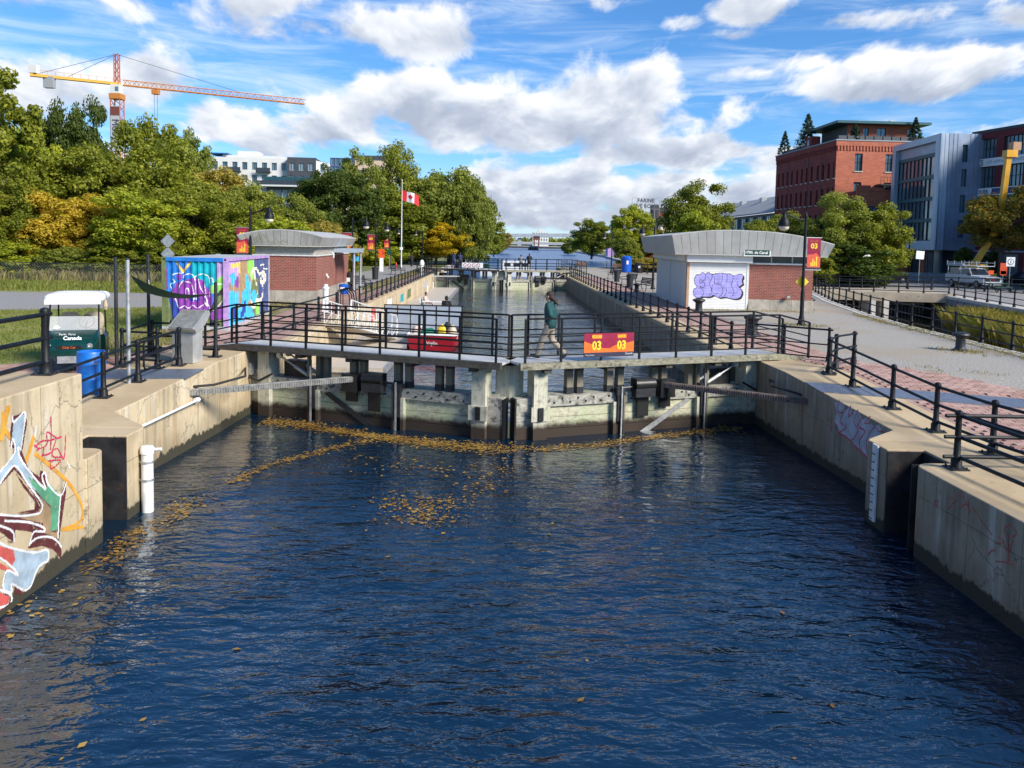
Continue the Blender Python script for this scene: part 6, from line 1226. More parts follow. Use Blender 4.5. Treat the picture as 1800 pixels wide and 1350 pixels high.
# ---------------------------------------------------------------- bridges over the far canal
b1 = thing('road_bridge', 'dark low road bridge on a stone pier across the far canal', 'bridge', (16, 480, 0)); B().b2(-40, 60, 0, 12, .7, 1.7).build('deck', MT['far_dark'], b1); B().b2(-40, 60, -.2, 0, 1.7, 2.2).build('parapet', MT['roof_grey'], b1); B().b2(2, 8, 1, 11, -2, .7).build('pier', MT['far_dark'], b1); B().b2(-40, -18, -3, 12, -2, .7).build('abutment', MT['bridge_concrete'], b1); B().b2(26, 60, -3, 12, -2, .7).build('abutment', MT['bridge_concrete'], b1)
b2 = thing('highway_bridge', 'pale concrete highway deck behind the dark road bridge', 'bridge', (20, 560, 0)); B().b2(-60, 90, 0, 12, 3.0, 4.2).build('deck', MT['far_concrete'], b2); B().b2(-60, 90, -.1, 0, 4.2, 4.8).build('parapet', MT['concrete_pale'], b2)
for x in (-25, 0, 30): B().b2(x, x+3, 2, 10, -2, 3.0).build('pier', MT['far_concrete'], b2)
b3 = thing('rail_viaduct', 'high grey rail viaduct crossing the skyline', 'bridge', (20, 640, 0)); B().slab([(-70, 0, 7.2), (120, 0, 11.5), (120, 0, 14.5), (-70, 0, 9.7)], (0, 9, 0)).build('deck', MT['far_concrete'], b3)
for x in (-40, -5, 36, 70): B().b2(x, x+3, 2, 7, -2, 8).build('pier', MT['far_concrete'], b3)
pt = thing('lift_tower', 'dark red steel portal tower of the old swing bridge', 'tower', (22.5, 478, 0)); B().b2(-1.7, -1.0, 0, 2, 2.0, 5.8).b2(1.0, 1.7, 0, 2, 2.0, 5.8).b2(-2.0, 2.0, -.2, 2.2, 5.8, 7.4).build('frame', MT['crane_dark'], pt); B().slab([(-2.2, -.5, 7.4), (2.2, -.5, 7.4), (1.5, .8, 8.2), (-1.5, .8, 8.2)], (0, 2, 0)).build('roof', MT['far_dark'], pt)
# ---------------------------------------------------------------- tower crane
cr = thing('tower_crane', 'orange tower crane with lattice jib standing behind the left trees', 'crane', (-108.5, 230, 0))
jd = Vector((64.5, 35, 0)).normalized()
def lattice(name, p0, p1, w, n, m, r=.12, tri=False):
    b = B(); p0 = Vector(p0); p1 = Vector(p1); a = (p1-p0); an = a.normalized(); s = an.cross(Vector((0, 0, 1))); s = Vector((1, 0, 0)) if s.length < .1 else s.normalized(); u = s.cross(an)
    cor = [s*w/2+u*w/2, -s*w/2+u*w/2, -s*w/2-u*w/2, s*w/2-u*w/2] if not tri else [s*w/2, -s*w/2, u*w]
    for c in cor: b.cyl(p0+c, p1+c, r, n=5)
    k = len(cor)
    for i in range(n):
        q0 = p0+a*i/n; q1 = p0+a*(i+1)/n
        for j in range(k):
            c0, c1 = cor[j], cor[(j+1) % k]; 
            if i % 2: c0, c1 = c1, c0
            b.cyl(q0+c0, q1+c1, r*.6, n=4)
    return b.build(name, MT[m], cr)
lattice('mast', (0, 0, 0), (0, 0, 41.5), 2.6, 22, 'crane_red', .16); B().b2(-1.6, 1.6, -1.6, 1.6, 41.5, 43.0).build('slewing_ring', MT['crane_orange'], cr); cabb = B().b2(-1.2, 1.3, -1.6, .4, 43.0, 45.4).build('cab', MT['bld_white'], cr); B().b2(.2, 1.1, -1.66, -1.6, 43.6, 44.8).build('cab_window', MT['window_glass'], cabb)
lattice('jib', jd*1.5+Vector((0, 0, 45.6)), jd*53+Vector((0, 0, 45.6)), 1.5, 44, 'crane_orange', .13, True); B().beam(jd*-21+Vector((0, 0, 45.8)), jd*1+Vector((0, 0, 45.8)), 1.5, .7).build('counter_jib', MT['crane_yellow'], cr); lattice('apex', (0, 0, 45), (0, 0, 54.2), 1.1, 8, 'crane_red', .14)
B().b2(-1, 1, -1, 1, 0, 2.2).build('winch_box', MT['bld_white'], cr, M=Matrix.Translation(jd*-20+Vector((0, 0, 46.3)))); B().b2(-1.3, 1.3, -.8, .8, -3, 0).build('counterweight', MT['bld_grey'], cr, M=Matrix.Translation(jd*-16.5+Vector((0, 0, 45.8))))
for e in (jd*34+Vector((0, 0, 47)), jd*-12+Vector((0, 0, 46.4)), jd*-19+Vector((0, 0, 46.4))): B().cyl((0, 0, 54.0), e, .07, n=4).build('pendant', MT['far_dark'], cr)
B().b2(-.9, .9, -.9, .9, -1.4, -.2).build('trolley', MT['crane_orange'], cr, M=Matrix.Translation(jd*10+Vector((0, 0, 45.4))))
for k in (-.4, .4): B().cyl(jd*(10+k)+Vector((0, 0, 44)), jd*(10+k)+Vector((0, 0, 26)), .05, n=4).build('hoist_rope', MT['far_dark'], cr)
b = B()
for i in range(11): b.cyl(jd*(-19+i*2)+Vector((0, 0, 46.2)), jd*(-19+i*2)+Vector((0, 0, 47.3)), .05, n=4)
b.cyl(jd*-20+Vector((0, 0, 47.3)), jd*1+Vector((0, 0, 47.3)), .05, n=4).build('handrail', MT['crane_orange'], cr)
pb = B().b2(-1.25, 1.25, -1.5, -1.46, 27.5, 39.5).build('sign_panel', MT['gr_ash'], cr); B().b2(-1.25, 1.25, -1.52, -1.5, 36.8, 39.3).build('sign_emblem', MT['crane_dark'], cr)
text('MUSTO', 2.5, Matrix.Translation((0, -1.55, 31.8)) @ Matrix.Rotation(PI/2, 4, 'X') @ Matrix.Rotation(-PI/2, 4, 'Z'), MT['bld_dark'], cr, bold=.06, sx=.95)
# ================================================================ vehicles
def carshape(b, secs):
    """loft along x of (x, half width, bottom, top) rounded boxes"""
    return loft(b, [[(x, a, (zb+zt)/2+c) for a, c in rrect(2*w, zt-zb, r)] for x, w, zb, zt, r in secs])
def wheels(t, xs, w, r):
    for x in xs:
        for s in (-1, 1):
            M = Matrix.Translation((x, s*w, r)) @ Matrix.Rotation(PI/2, 4, 'X'); o = B().lathe([(r*.6, -.12), (r*.95, -.12), (r, -.06), (r, .06), (r*.95, .12), (r*.6, .12)], n=18).build('wheel', MT['rubber'], t, True, M=M); B().lathe([(.02, -.125), (r*.6, -.13), (r*.6, .13), (.02, .125)], n=14).build('rim', MT['galvanised'], o, True, M=M)
tk = thing('pickup_truck', 'white pickup truck with ladder rack parked on the street', 'truck', (44.0, 73.0, 0), math.atan2(-1.0, .04))
carshape(B(), [(1.0, .93, .55, 1.18, .1), (1.9, .95, .55, 1.16, .12), (2.55, .92, .55, 1.10, .14), (2.72, .84, .62, 1.02, .12)]).build('bonnet', MT['truck_white'], tk, True)
carshape(B(), [(-.75, .95, .5, 1.2, .08), (1.02, .95, .5, 1.2, .08)]).build('cab_body', MT['truck_white'], tk, True); carshape(B(), [(-2.85, .95, .55, 1.22, .06), (-.76, .95, .55, 1.22, .06)]).build('cargo_bed', MT['truck_white'], tk, True)
loft(B(), [[(x0, -w, z), (x1, -w, z), (x1, w, z), (x0, w, z)] for x0, x1, w, z in ((-.74, 1.05, .90, 1.2), (-.62, .45, .74, 1.80), (-.55, .35, .70, 1.86))]).build('cab', MT['truck_white'], tk)
B().slab([(1.02, -.80, 1.24), (1.02, .80, 1.24), (.50, .68, 1.76), (.50, -.68, 1.76)], (.03, 0, .02)).build('windscreen', MT['dark_glass'], tk)
for s in (-1, 1): B().slab([(-.6, s*.885, 1.26), (.85, s*.885, 1.26), (.42, s*.76, 1.74), (-.52, s*.76, 1.74)], (0, s*.02, 0)).build('side_window', MT['dark_glass'], tk)
B().b2(2.66, 2.76, -.62, .62, .72, 1.04).build('grille', MT['black'], tk); text('GMC', .2, Matrix.Translation((2.775, 0, .88)) @ Matrix.Rotation(PI/2, 4, 'Z') @ Matrix.Rotation(PI/2, 4, 'X'), MT['flag_red'], tk); B().b2(2.6, 2.84, -.92, .92, .42, .62).build('bumper', MT['truck_white'], tk); B().b2(2.6, 2.82, -.8, .8, .30, .42).build('air_dam', MT['black'], tk)
for s in (-1, 1): B().b2(2.6, 2.74, s*.78-.13, s*.78+.13, .84, 1.04).build('headlight', MT['galvanised'], tk); B().b2(.75, .95, s*1.02-.1, s*1.02+.1, 1.2, 1.42).build('mirror', MT['black'], tk)
wheels(tk, (-1.85, 1.85), .84, .40)
B().b2(-2.2, -.9, -.9, .9, 1.23, 1.85).build('tool_box', MT['galvanised'], tk)
rk = B()
for y in (-.85, .85): rk.cyl((-2.8, y, 2.05), (1.6, y, 2.05), .035).cyl((-2.8, y, 2.35), (1.6, y, 2.35), .025)
for x in (-2.8, -1.7, -.6, .5, 1.6): rk.cyl((x, -.85, 2.05), (x, .85, 2.05), .03).cyl((x, -.85, 2.05), (x, -.85, 2.5), .025).cyl((x, .85, 2.05), (x, .85, 2.5), .025)
for x in (-2.6, -.7): rk.cyl((x, -.85, 1.2), (x, -.85, 2.05), .035).cyl((x, .85, 1.2), (x, .85, 2.05), .035)
rk.build('ladder_rack', MT['white_paint'], tk); B().cyl((-2.9, -.75, 2.15), (-.4, -.75, 2.15), .11, n=10).build('tube_box', MT['zinc_frame'], tk, True); B().b2(-2.4, 1.2, -.2, .25, 2.12, 2.22).build('ladder', MT['crane_yellow'], tk)
def hatchback(name, label, loc, rz, m):
    t = thing(name, label, 'car', loc, rz); carshape(B(), [(-2.0, .75, .4, .85, .12), (-1.9, .85, .32, .95, .14), (1.0, .88, .30, .95, .14), (1.9, .82, .32, .82, .14), (2.05, .7, .4, .7, .1)]).build('body', MT[m], t, True)
    loft(B(), [[(x0, -w, z), (x1, -w, z), (x1, w, z), (x0, w, z)] for x0, x1, w, z in ((-1.85, 1.0, .80, .93), (-1.5, .25, .64, 1.42), (-1.3, .1, .58, 1.46))]).build('cabin', MT['dark_glass'], t); B().b2(-1.35, .1, -.58, .58, 1.46, 1.49).build('roof', MT[m], t)
    wheels(t, (-1.25, 1.3), .78, .32)
    for s in (-1, 1): B().b2(1.98, 2.06, s*.55-.15, s*.55+.15, .6, .72).build('headlight', MT['galvanised'], t); B().b2(-2.05, -1.98, s*.6-.12, s*.6+.12, .65, .85).build('tail_light', MT['flag_red'], t)
hatchback('parked_car', 'black car parked behind the bridge railing', (39.5, 80.5, 0), R(15), 'car_black'); hatchback('parked_car', 'blue car parked left of the black car', (36.0, 85, 0), R(160), 'car_blue'); hatchback('parked_car', 'dark car parked in front of the red apartment building', (52.5, 78.5, 0), R(100), 'car_black')
def picnic(label, loc, rz):
    t = thing('picnic_table', label, 'table', loc, rz, 'picnic tables')
    for i in range(4): B().b2(-.9, .9, -.36+i*.19, -.19+i*.19, .72, .76).build('top_board', MT['sign_green'], t)
    for y in (-.75, .6): B().b2(-.9, .9, y, y+.24, .43, .47).build('seat', MT['sign_green'], t)
    for x in (-.65, .65): B().beam((x, -.72, 0), (x, -.1, .72), .07, .07).beam((x, .72, 0), (x, .1, .72), .07, .07).beam((x, -.7, .4), (x, .7, .4), .06, .06).build('leg_frame', MT['iron_flat'], t)
picnic('green picnic table behind the orange plates', (41.6, 65.6, 0), R(10)); picnic('green picnic table at the right picture edge', (43.7, 65.0, 0), R(25))
# barricade mesh panels along the building site
hdg = thing('site_fence', 'low pale mesh panels in front of the grey building', 'fence', (43, 88, 0))
for i in range(7):
    f = B().b2(i*2.2-4, i*2.2-1.85, 0, .04, .9, .96).b2(i*2.2-4, i*2.2-1.85, 0, .04, 0.05, .11).b2(i*2.2-4, i*2.2-3.95, 0, .04, 0, 1).b2(i*2.2-1.9, i*2.2-1.85, 0, .04, 0, 1).build('panel_frame', MT['galvanised'], hdg); B().b2(i*2.2-3.94, i*2.2-1.91, .015, .025, .12, .89).build('panel_cloth', MT['gr_ash'], f)
# ================================================================ trees and plants
def leaf_cloud(rng, centers, radii, per, size, flat=.75, droop=0., upb=.45):
    n = len(centers)*per; c = np.repeat(centers, per, 0); r = np.repeat(radii, per)
    d = rng.normal(size=(n, 3)); d /= np.linalg.norm(d, axis=1)[:, None]; k = rng.random(n)**.45
    off = d*(r*k)[:, None]; off[:, 2] *= flat; off[:, 2] -= droop*rng.random(n)*r; p = c+off
    nm = d*.75 + rng.normal(size=(n, 3))*.55; nm[:, 2] += upb; nm /= np.linalg.norm(nm, axis=1)[:, None]
    a = np.cross(nm, rng.normal(size=(n, 3))); a /= np.linalg.norm(a, axis=1)[:, None]
    if droop: a[:, 2] -= droop; a /= np.linalg.norm(a, axis=1)[:, None]
    b = np.cross(nm, a); s = size*rng.uniform(.65, 1.35, n)[:, None]
    v = np.stack([p-a*s*.6, p+b*s*.36, p+a*s*.7, p-b*s*.36], 1)
    return v
def quads_mesh(name, v):
    n = len(v); me = bpy.data.meshes.new(name); me.vertices.add(n*4); me.vertices.foreach_set('co', v.reshape(-1).astype(np.float32))
    me.loops.add(n*4); me.loops.foreach_set('vertex_index', np.arange(n*4, dtype=np.int32)); me.polygons.add(n); me.polygons.foreach_set('loop_start', np.arange(0, n*4, 4, dtype=np.int32)); me.polygons.foreach_set('loop_total', np.full(n, 4, np.int32)); me.update(calc_edges=True); me.validate(); return me
CROWN = {}
def make_kind(kind, seed, rx, rz, zc, ncl, per, size, crad, core=.35, droop=0., trunk=.22, zmin=.8):
    rng = np.random.default_rng(seed); cs = []; k = 0
    lob = rng.normal(size=(9, 3)); lob /= np.linalg.norm(lob, axis=1)[:, None]; la = rng.uniform(-.22, .30, 9)
    while len(cs) < ncl:
        d = rng.normal(size=3); d /= np.linalg.norm(d); f = 1+sum(a*max(0, d@l)**4 for a, l in zip(la, lob)); q = (core+(1-core)*rng.random()**.5)*f
        p = np.array([d[0]*rx*q, d[1]*rx*q, zc+d[2]*rz*q])
        if p[2] > zmin: cs.append(p)
    cs = np.array(cs); rad = rng.uniform(.65, 1.25, len(cs))*crad
    v = leaf_cloud(rng, cs, rad, per, size, .72, droop)
    me = quads_mesh('crown', v); me.materials.append(MT['leaf_green'])
    b = B(); top = zc+rz*.35; wob = [Vector((rng.uniform(-.15, .15)*i, rng.uniform(-.15, .15)*i, top*i/5)) for i in range(6)]
    b.tube(wob, [trunk*(1-.75*i/5) for i in range(6)], 8)
    for p in cs[rng.permutation(len(cs))[:14]]:
        z0 = max(.12*top, min(top*.9, p[2]-rx*.5)); i = min(4, int(z0/top*5)); s = wob[i].lerp(wob[i+1], z0/top*5-i); e = Vector(p); m = s.lerp(e, .5)+Vector((0, 0, .25)); b.tube([s, m, e], [trunk*.38, trunk*.22, .02], 5)
    tm = b.mesh('trunk', recalc=False); tm.materials.append(MT['bark']); shade(tm, 60); CROWN[kind] = (me, tm)
W0 = {'tall': 4.6, 'droop': 7.4, 'round': 7.6, 'round2': 7.6, 'round3': 7.6, 'sparse': 6.0, 'bush': 9.0, 'bush2': 9.0, 'maple': 7.4}
make_kind('round', 1, 3.7, 4.3, 5.6, 120, 290, .215, .95)
make_kind('round2', 2, 3.6, 4.4, 5.5, 115, 300, .21, .98)
make_kind('round3', 3, 3.7, 4.2, 5.7, 130, 270, .21, .85)
make_kind('maple', 9, 3.6, 3.0, 6.9, 92, 230, .21, .85, zmin=3.8, trunk=.3)
make_kind('tall', 4, 2.2, 4.7, 5.2, 110, 230, .20, .72)
make_kind('droop', 5, 3.4, 4.4, 5.5, 115, 270, .22, .9, droop=.8)
make_kind('sparse', 6, 2.7, 4.6, 5.4, 75, 150, .20, .7, .2)
make_kind('bush', 7, 4.2, 5.0, 4.9, 120, 240, .31, 1.1, zmin=.3, trunk=.3)
make_kind('bush2', 8, 4.2, 5.2, 4.8, 120, 240, .31, 1.05, zmin=.3, trunk=.3)
TREES = [
('tree', -37.8, 60, 15.26, 5.52, 'tall', 'leaf_green', 'tall poplar at the far left edge of the picture'),
('tree', -38.61, 66, 12.9, 7.13, 'droop', 'leaf_bright', 'pale green drooping birch left of the crane'),
('tree', -42.84, 78, 15.67, 5.93, 'round', 'leaf_dark', 'dark locust tree between the birch and the crane'),
('tree', -40.4, 80, 15.55, 5.44, 'round2', 'leaf_dark', 'dark locust tree in front of the crane mast'),
('tree', -32.14, 76, 14.25, 7.6, 'round', 'leaf_green', 'broad green locust right of the crane mast'),
('tree', -32.37, 86, 15.3, 5.16, 'sparse', 'leaf_olive', 'thin leaved poplar standing over the container'),
('tree', -33.09, 66, 10.33, 7.92, 'round3', 'leaf_green', 'full green tree below the crane mast'),
('tree', -26.97, 66, 10.46, 8.71, 'round2', 'leaf_green', 'full green tree behind the sail poles'),
('tree', -34.5, 60, 6.46, 6.24, 'round', 'leaf_yellow', 'yellow maple above the golf cart'),
('tree', -30.89, 61, 6.17, 5.61, 'round3', 'leaf_yellow', 'orange yellow maple right of the yellow maple'),
('tree', -35.84, 58, 6.92, 5.57, 'round2', 'leaf_green', 'leafy green tree at the left edge under the poplar'),
('tree', -26.66, 60, 6.63, 7.2, 'round', 'leaf_bright', 'light green tree above the warning diamonds'),
('tree', -26.17, 76, 9.6, 7.3, 'round3', 'leaf_brown', 'brownish tree under the white apartment block'),
('tree', -22.16, 73, 8.26, 6.13, 'round', 'leaf_olive', 'olive tree under the terrace block'),
('tree', -17.85, 72, 6.73, 5.18, 'round2', 'leaf_olive', 'small olive tree right of the terrace block'),
('tree', -23.71, 63, 7.11, 7.06, 'round', 'leaf_green', 'dense green tree behind the container roof'),
('tree', -20.02, 63, 5.61, 6.3, 'round2', 'leaf_green', 'green tree behind the first left lamp'),
('bush', -16.64, 61, 4.94, 5.86, 'bush', 'leaf_bright', 'bright green sumac over the brick hut'),
('bush', -14.57, 66, 4.92, 6.07, 'bush2', 'leaf_brown', 'rounded brown shrub right of the brick hut roof'),
('tree', -16.62, 84, 10.29, 9.74, 'round3', 'leaf_dark', 'dense dark maple left of the flagpole'),
('tree', -15.84, 92, 14.24, 5.89, 'sparse', 'leaf_olive', 'tall thin ash rising behind the dark maple'),
('tree', -14.17, 116, 16.33, 7.89, 'round2', 'leaf_green', 'green tree top directly behind the flag'),
('tree', -14.69, 110, 10.59, 12.76, 'round', 'leaf_green', 'dark green tree behind the flagpole'),
('tree', -7.21, 116, 15.15, 12.99, 'droop', 'leaf_olive', 'large olive poplar leaning over the canal'),
('tree', -3.63, 113, 12.81, 6.33, 'droop', 'leaf_olive', 'outer olive poplar overhanging the water'),
('tree', -3.51, 126, 7.9, 6.65, 'tall', 'leaf_olive', 'olive poplar on the left bank behind the far gate'),
('tree', -8.72, 112, 6.06, 8.51, 'round3', 'leaf_gold', 'golden yellow tree at the far left end of the chamber'),
('tree', -5.4, 122, 5.53, 8.78, 'round', 'leaf_olive', 'low olive tree right of the golden tree'),
('tree', -21.19, 96, 12.77, 4.22, 'sparse', 'leaf_dark', 'sparse grey green treetop beside the apartment tower'),
('bush', -17.46, 104, 4.91, 9.98, 'bush', 'leaf_bright', 'bright undergrowth behind the hut canopy lamp'),
('bush', -13.76, 112, 4.99, 9.86, 'bush2', 'leaf_green', 'green undergrowth at the foot of the flagpole'),
('bush', -14.76, 72, 3.56, 5.18, 'bush', 'leaf_green', 'green undergrowth behind the hut canopy'),
('tree', -1.22, 190, 6.7, 6.08, 'round2', 'leaf_green', 'bright green tree on the left bank at the canal bend'),
('tree', 1.5, 300, 7.52, 6.24, 'round', 'leaf_orange', 'small orange tree by the left bridge abutment'),
('tree', 21.54, 185, 9.33, 9.77, 'round', 'leaf_green', 'round green tree on the right quay'),
('bush', 26.36, 300, 5.68, 6.24, 'bush', 'leaf_olive', 'olive bush by the right bridge abutment'),
('tree', 21.12, 128, 9.59, 7.17, 'round3', 'leaf_bright', 'bright rounded tree behind the blue bin'),
('bush', 18.16, 112, 4.7, 4.12, 'bush2', 'leaf_olive', 'clipped olive yellow shrub behind the blue bin'),
('tree', 31.2, 160, 6.71, 7.94, 'round', 'leaf_orange', 'orange autumn tree in front of the silos'),
('tree', 27.52, 114, 11.92, 9.58, 'round2', 'leaf_green', 'tall cottonwood behind the pavilion roof'),
('bush', 25.07, 100, 7.73, 6.8, 'bush', 'leaf_bright', 'lower green tree at the foot of the cottonwood'),
('tree', 23.84, 74, 5.81, 4.44, 'round3', 'leaf_green', 'feathery locust behind the pavilion roof right of its sign'),
('tree', 29.23, 79, 6.97, 5.69, 'round', 'leaf_green', 'green tree behind the gravel lamp'),
('tree', 32.08, 76, 8.11, 7.3, 'round2', 'leaf_olive', 'olive green tree in front of the factory corner'),
('tree', 35.62, 75, 7.75, 6.3, 'round', 'leaf_green', 'green tree against the grey building glass'),
('bush', 32.04, 72, 4.03, 8.64, 'bush', 'leaf_dark', 'dark undergrowth behind the low bridge'),
('bush', 28.55, 71, 3.7, 5.11, 'bush2', 'leaf_green', 'green undergrowth beside the pavilion rear corner'),
('tree', 50.91, 80, 10.15, 9.28, 'maple', 'leaf_orange', 'orange and green maple in front of the red apartments'),
('bush', 52.5, 84, 3.58, 3.09, 'bush', 'leaf_dark', 'dark clipped shrub behind the pickup truck'),
('bush', 48.2, 82, 3.98, 2.23, 'bush2', 'leaf_dark', 'small dark shrub at the foot of the boom lift'),
('bush', 18.43, 100, 1.87, 5.6, 'bush2', 'leaf_brown', 'reddish shrub behind the island railing'),
('bush', -34.57, 57, 2.6, 5.47, 'bush', 'leaf_bright', 'low green thicket at the left end of the chain fence'),
('bush', -31.36, 58, 2.38, 4.64, 'bush2', 'leaf_olive', 'olive thicket behind the chain fence'),
('bush', -27.72, 58, 2.54, 5.1, 'bush', 'leaf_green', 'green thicket behind the sail poles'),
('bush', -24.53, 58, 3.02, 4.41, 'bush2', 'leaf_green', 'leafy thicket left of the container')]
LINES = [([(-6.99, 22.03), (-5.47, 21.65), (-3.41, 20.49), (-1.57, 19.73), (0.28, 19.29)], 0.4, 4200), ([(0.49, 19.3), (2.43, 19.7), (3.73, 20.55), (5.1, 21.27), (6.9, 22.08)], 0.3, 1500), ([(-2.49, 20.25), (-3.31, 19.9), (-4.2, 18.74), (-4.99, 17.71), (-5.49, 16.2)], 0.24, 900), ([(-5.73, 15.27), (-5.79, 14.6), (-5.85, 13.99), (-5.97, 13.56), (-6.08, 13.15), (-5.99, 12.19), (-6.09, 11.86)], 0.34, 520), ([(0.28, 19.29), (0.14, 17.78), (-0.1, 16.48), (-0.76, 15.33), (-1.82, 14.94)], 0.6, 300), ([(-1.98, 15.27), (-1.39, 14.96), (-0.93, 14.5), (-1.52, 14.17)], 0.55, 420), ([(-3.3, 18.29), (-1.49, 17.24), (0.01, 17.77)], 0.7, 160), ([(-6.17, 11.86), (-6.12, 10.71), (-6.08, 9.76)], 0.5, 60), ([(7.72, 19.22), (7.56, 16.87), (7.2, 15.02)], 0.35, 70), ([(6.73, 21.52), (7.94, 19.78)], 0.25, 80)]
rt = random.Random(21)
for i, (nm, x, y, h, w, kind, m, lb) in enumerate(TREES):
    t = thing(nm, lb, nm, (x, y, -.05), rt.uniform(0, 6.28)); cm, tm = CROWN[kind]; s = w/W0[kind]
    for part, me in (('crown', cm), ('trunk', tm)):
        o = link(part, me, t); o.scale = (s, s, h/10.0)
        if part == 'crown': o.material_slots[0].link = 'OBJECT'; o.material_slots[0].material = MT[m]
# conifers growing on the factory roof
rng = np.random.default_rng(5)
def conifer(name, label, loc, h, w):
    cs = []; 
    for k in range(46): z = .08+.9*(k/46)**.9; a = k*2.4; r = (1-z)*.8; cs.append((w/2*r*math.cos(a), w/2*r*math.sin(a), z*h))
    cs = np.array(cs); v = leaf_cloud(rng, cs, np.full(len(cs), w*.13)*(1.25-cs[:, 2]/h), 70, .16, .6, .5)
    t = thing(name, label, 'tree', loc); me = quads_mesh('crown', v); me.materials.append(MT['leaf_conifer']); link('crown', me, t); B().cyl((0, 0, 0), (0, 0, h*.95), .12, .02).build('trunk', MT['bark'], t)
conifer('spruce_tree', 'slim spruce at the far end of the factory roof', (45.9, 129.5, 18.4), 4.0, 2.6); conifer('spruce_tree', 'large spruce in the factory roof garden', (46.6, 121.8, 18.4), 5.6, 4.4); conifer('spruce_tree', 'small spruce behind the large one on the factory roof', (47.6, 124.5, 18.4), 4.6, 3.4); conifer('spruce_tree', 'spruce right of the factory penthouse', (57.6, 111.2, 18.4), 3.6, 2.6); conifer('spruce_tree', 'spruce in front of the factory penthouse', (49.3, 111.4, 18.4), 2.6, 2.2)
def tufts(name, label, cat, pts, hgt, wid, m, per=14, spread=.25, lean=.5, seed=3):
    r = np.random.default_rng(seed); pts = np.array(pts, float); n = len(pts)*per; c = np.repeat(pts, per, 0); c[:, :2] += r.normal(size=(n, 2))*spread
    h = hgt*r.uniform(.45, 1.15, n); a = r.uniform(0, 6.28, n); ln = r.uniform(0, lean, n)*h; d = np.stack([np.cos(a), np.sin(a), np.zeros(n)], 1); s = np.stack([-np.sin(a), np.cos(a), np.zeros(n)], 1)*wid
    mid = c+d*(ln*.3)[:, None]; mid[:, 2] += h*.6; tip = c+d*ln[:, None]; tip[:, 2] += h
    v = np.stack([c-s, c+s, mid+s*.7, tip], 1); v[:, 3] = tip; me = quads_mesh(name, v); me.materials.append(MT[m]); o = link(name, me); tag(o, label, cat, kind='stuff'); return o
rg = random.Random(4)
lawn = [(rg.uniform(-26, -9.6), rg.uniform(19, 37), 0) for _ in range(5200)]
lawn = [p for p in lawn if inside(p[:2], [(-9.6, 22.2), (-10.4, 21.2), (-12.7, 19.7), (-14, 15), (-26, 15), (-26, 32.6), (-20.7, 33.0), (-15.0, 36.0), (-12.4, 37.6), (-11.4, 29), (-9.7, 28)])]
tufts('grass', 'short green grass of the left lawn', 'grass', [(x, y, gz(y)) for x, y, z in lawn], .10, .012, 'grass_blade', 9, .16, .7)
tufts('grass', 'rough grass strip along the far edge of the left path', 'grass', [(rg.uniform(-48, -19), rg.uniform(45, 53), 0) for _ in range(1800)], .28, .025, 'grass_blade', 9, .3, .6, 5)
tufts('weeds', 'tall dry weeds along the chain fence', 'weeds', [(rg.uniform(-48, -17), rg.uniform(54, 58), 0) for _ in range(380)], .8, .028, 'dry_weed', 9, .5, .6, 6)
tufts('weeds', 'thin grass tufts along the channel kerb and gravel', 'weeds', [(16.3+(y-22)*.1+rg.uniform(-.35, .1), y, 0) for y in [rg.uniform(20, 40) for _ in range(330)]] + [(15.2+rg.gauss(0, .4), 25.6+rg.gauss(0, .4), 0) for _ in range(45)] + [(rg.uniform(11, 13.5), rg.uniform(20.5, 22), 0) for _ in range(12)] + [(12.9+rg.gauss(0, .6), 33.2+rg.gauss(0, .7), 0) for _ in range(60)] + [(rg.uniform(9.8, 16), 40.6+rg.uniform(-.6, .4), 0) for _ in range(90)], .09, .008, 'dry_weed', 9, .14, .9, 7)
tufts('reeds', 'golden green reeds growing in the side channel', 'reeds', [(27.0+(y-38)*.32+rg.uniform(-2.0, .7), y, -1.8) for y in [rg.uniform(33, 49) for _ in range(900)] if math.sin(y*1.7)+rg.uniform(-1, 1) > -.6], 1.6, .007, 'reed_blade', 18, .30, .8, 8)
tufts('weeds', 'pale dry verge grass by the left benches', 'weeds', [(rg.uniform(-9.3, -8.0), rg.uniform(53, 92), 0) for _ in range(400)] + [(rg.uniform(-11.4, -9.6), rg.uniform(23, 40), 0) for _ in range(500)], .12, .015, 'dry_weed', 8, .2, .8, 9)
for i in range(16):
    o = link('rock', CROCK) if i else loft(B(), [[(.5*k*math.cos(a)*rg.uniform(.8, 1.2), .4*k*math.sin(a)*rg.uniform(.8, 1.2), z) for a in [2*PI*j/8 for j in range(8)]] for z, k in ((-.2, .8), (0, 1), (.2, .8), (.32, .4))]).build('rock', MT['rock']); CROCK = o.data
    o.location = (23.0+rg.uniform(0, 2.0), 27.5+rg.uniform(0, 6.5), -1.72); o.rotation_euler = (0, 0, rg.uniform(0, 6)); sc = rg.uniform(.6, 1.5); o.scale = (sc, sc, sc); tag(o, 'grey boulder lying at the edge of the channel reeds', 'rock', 'boulders by the reeds')
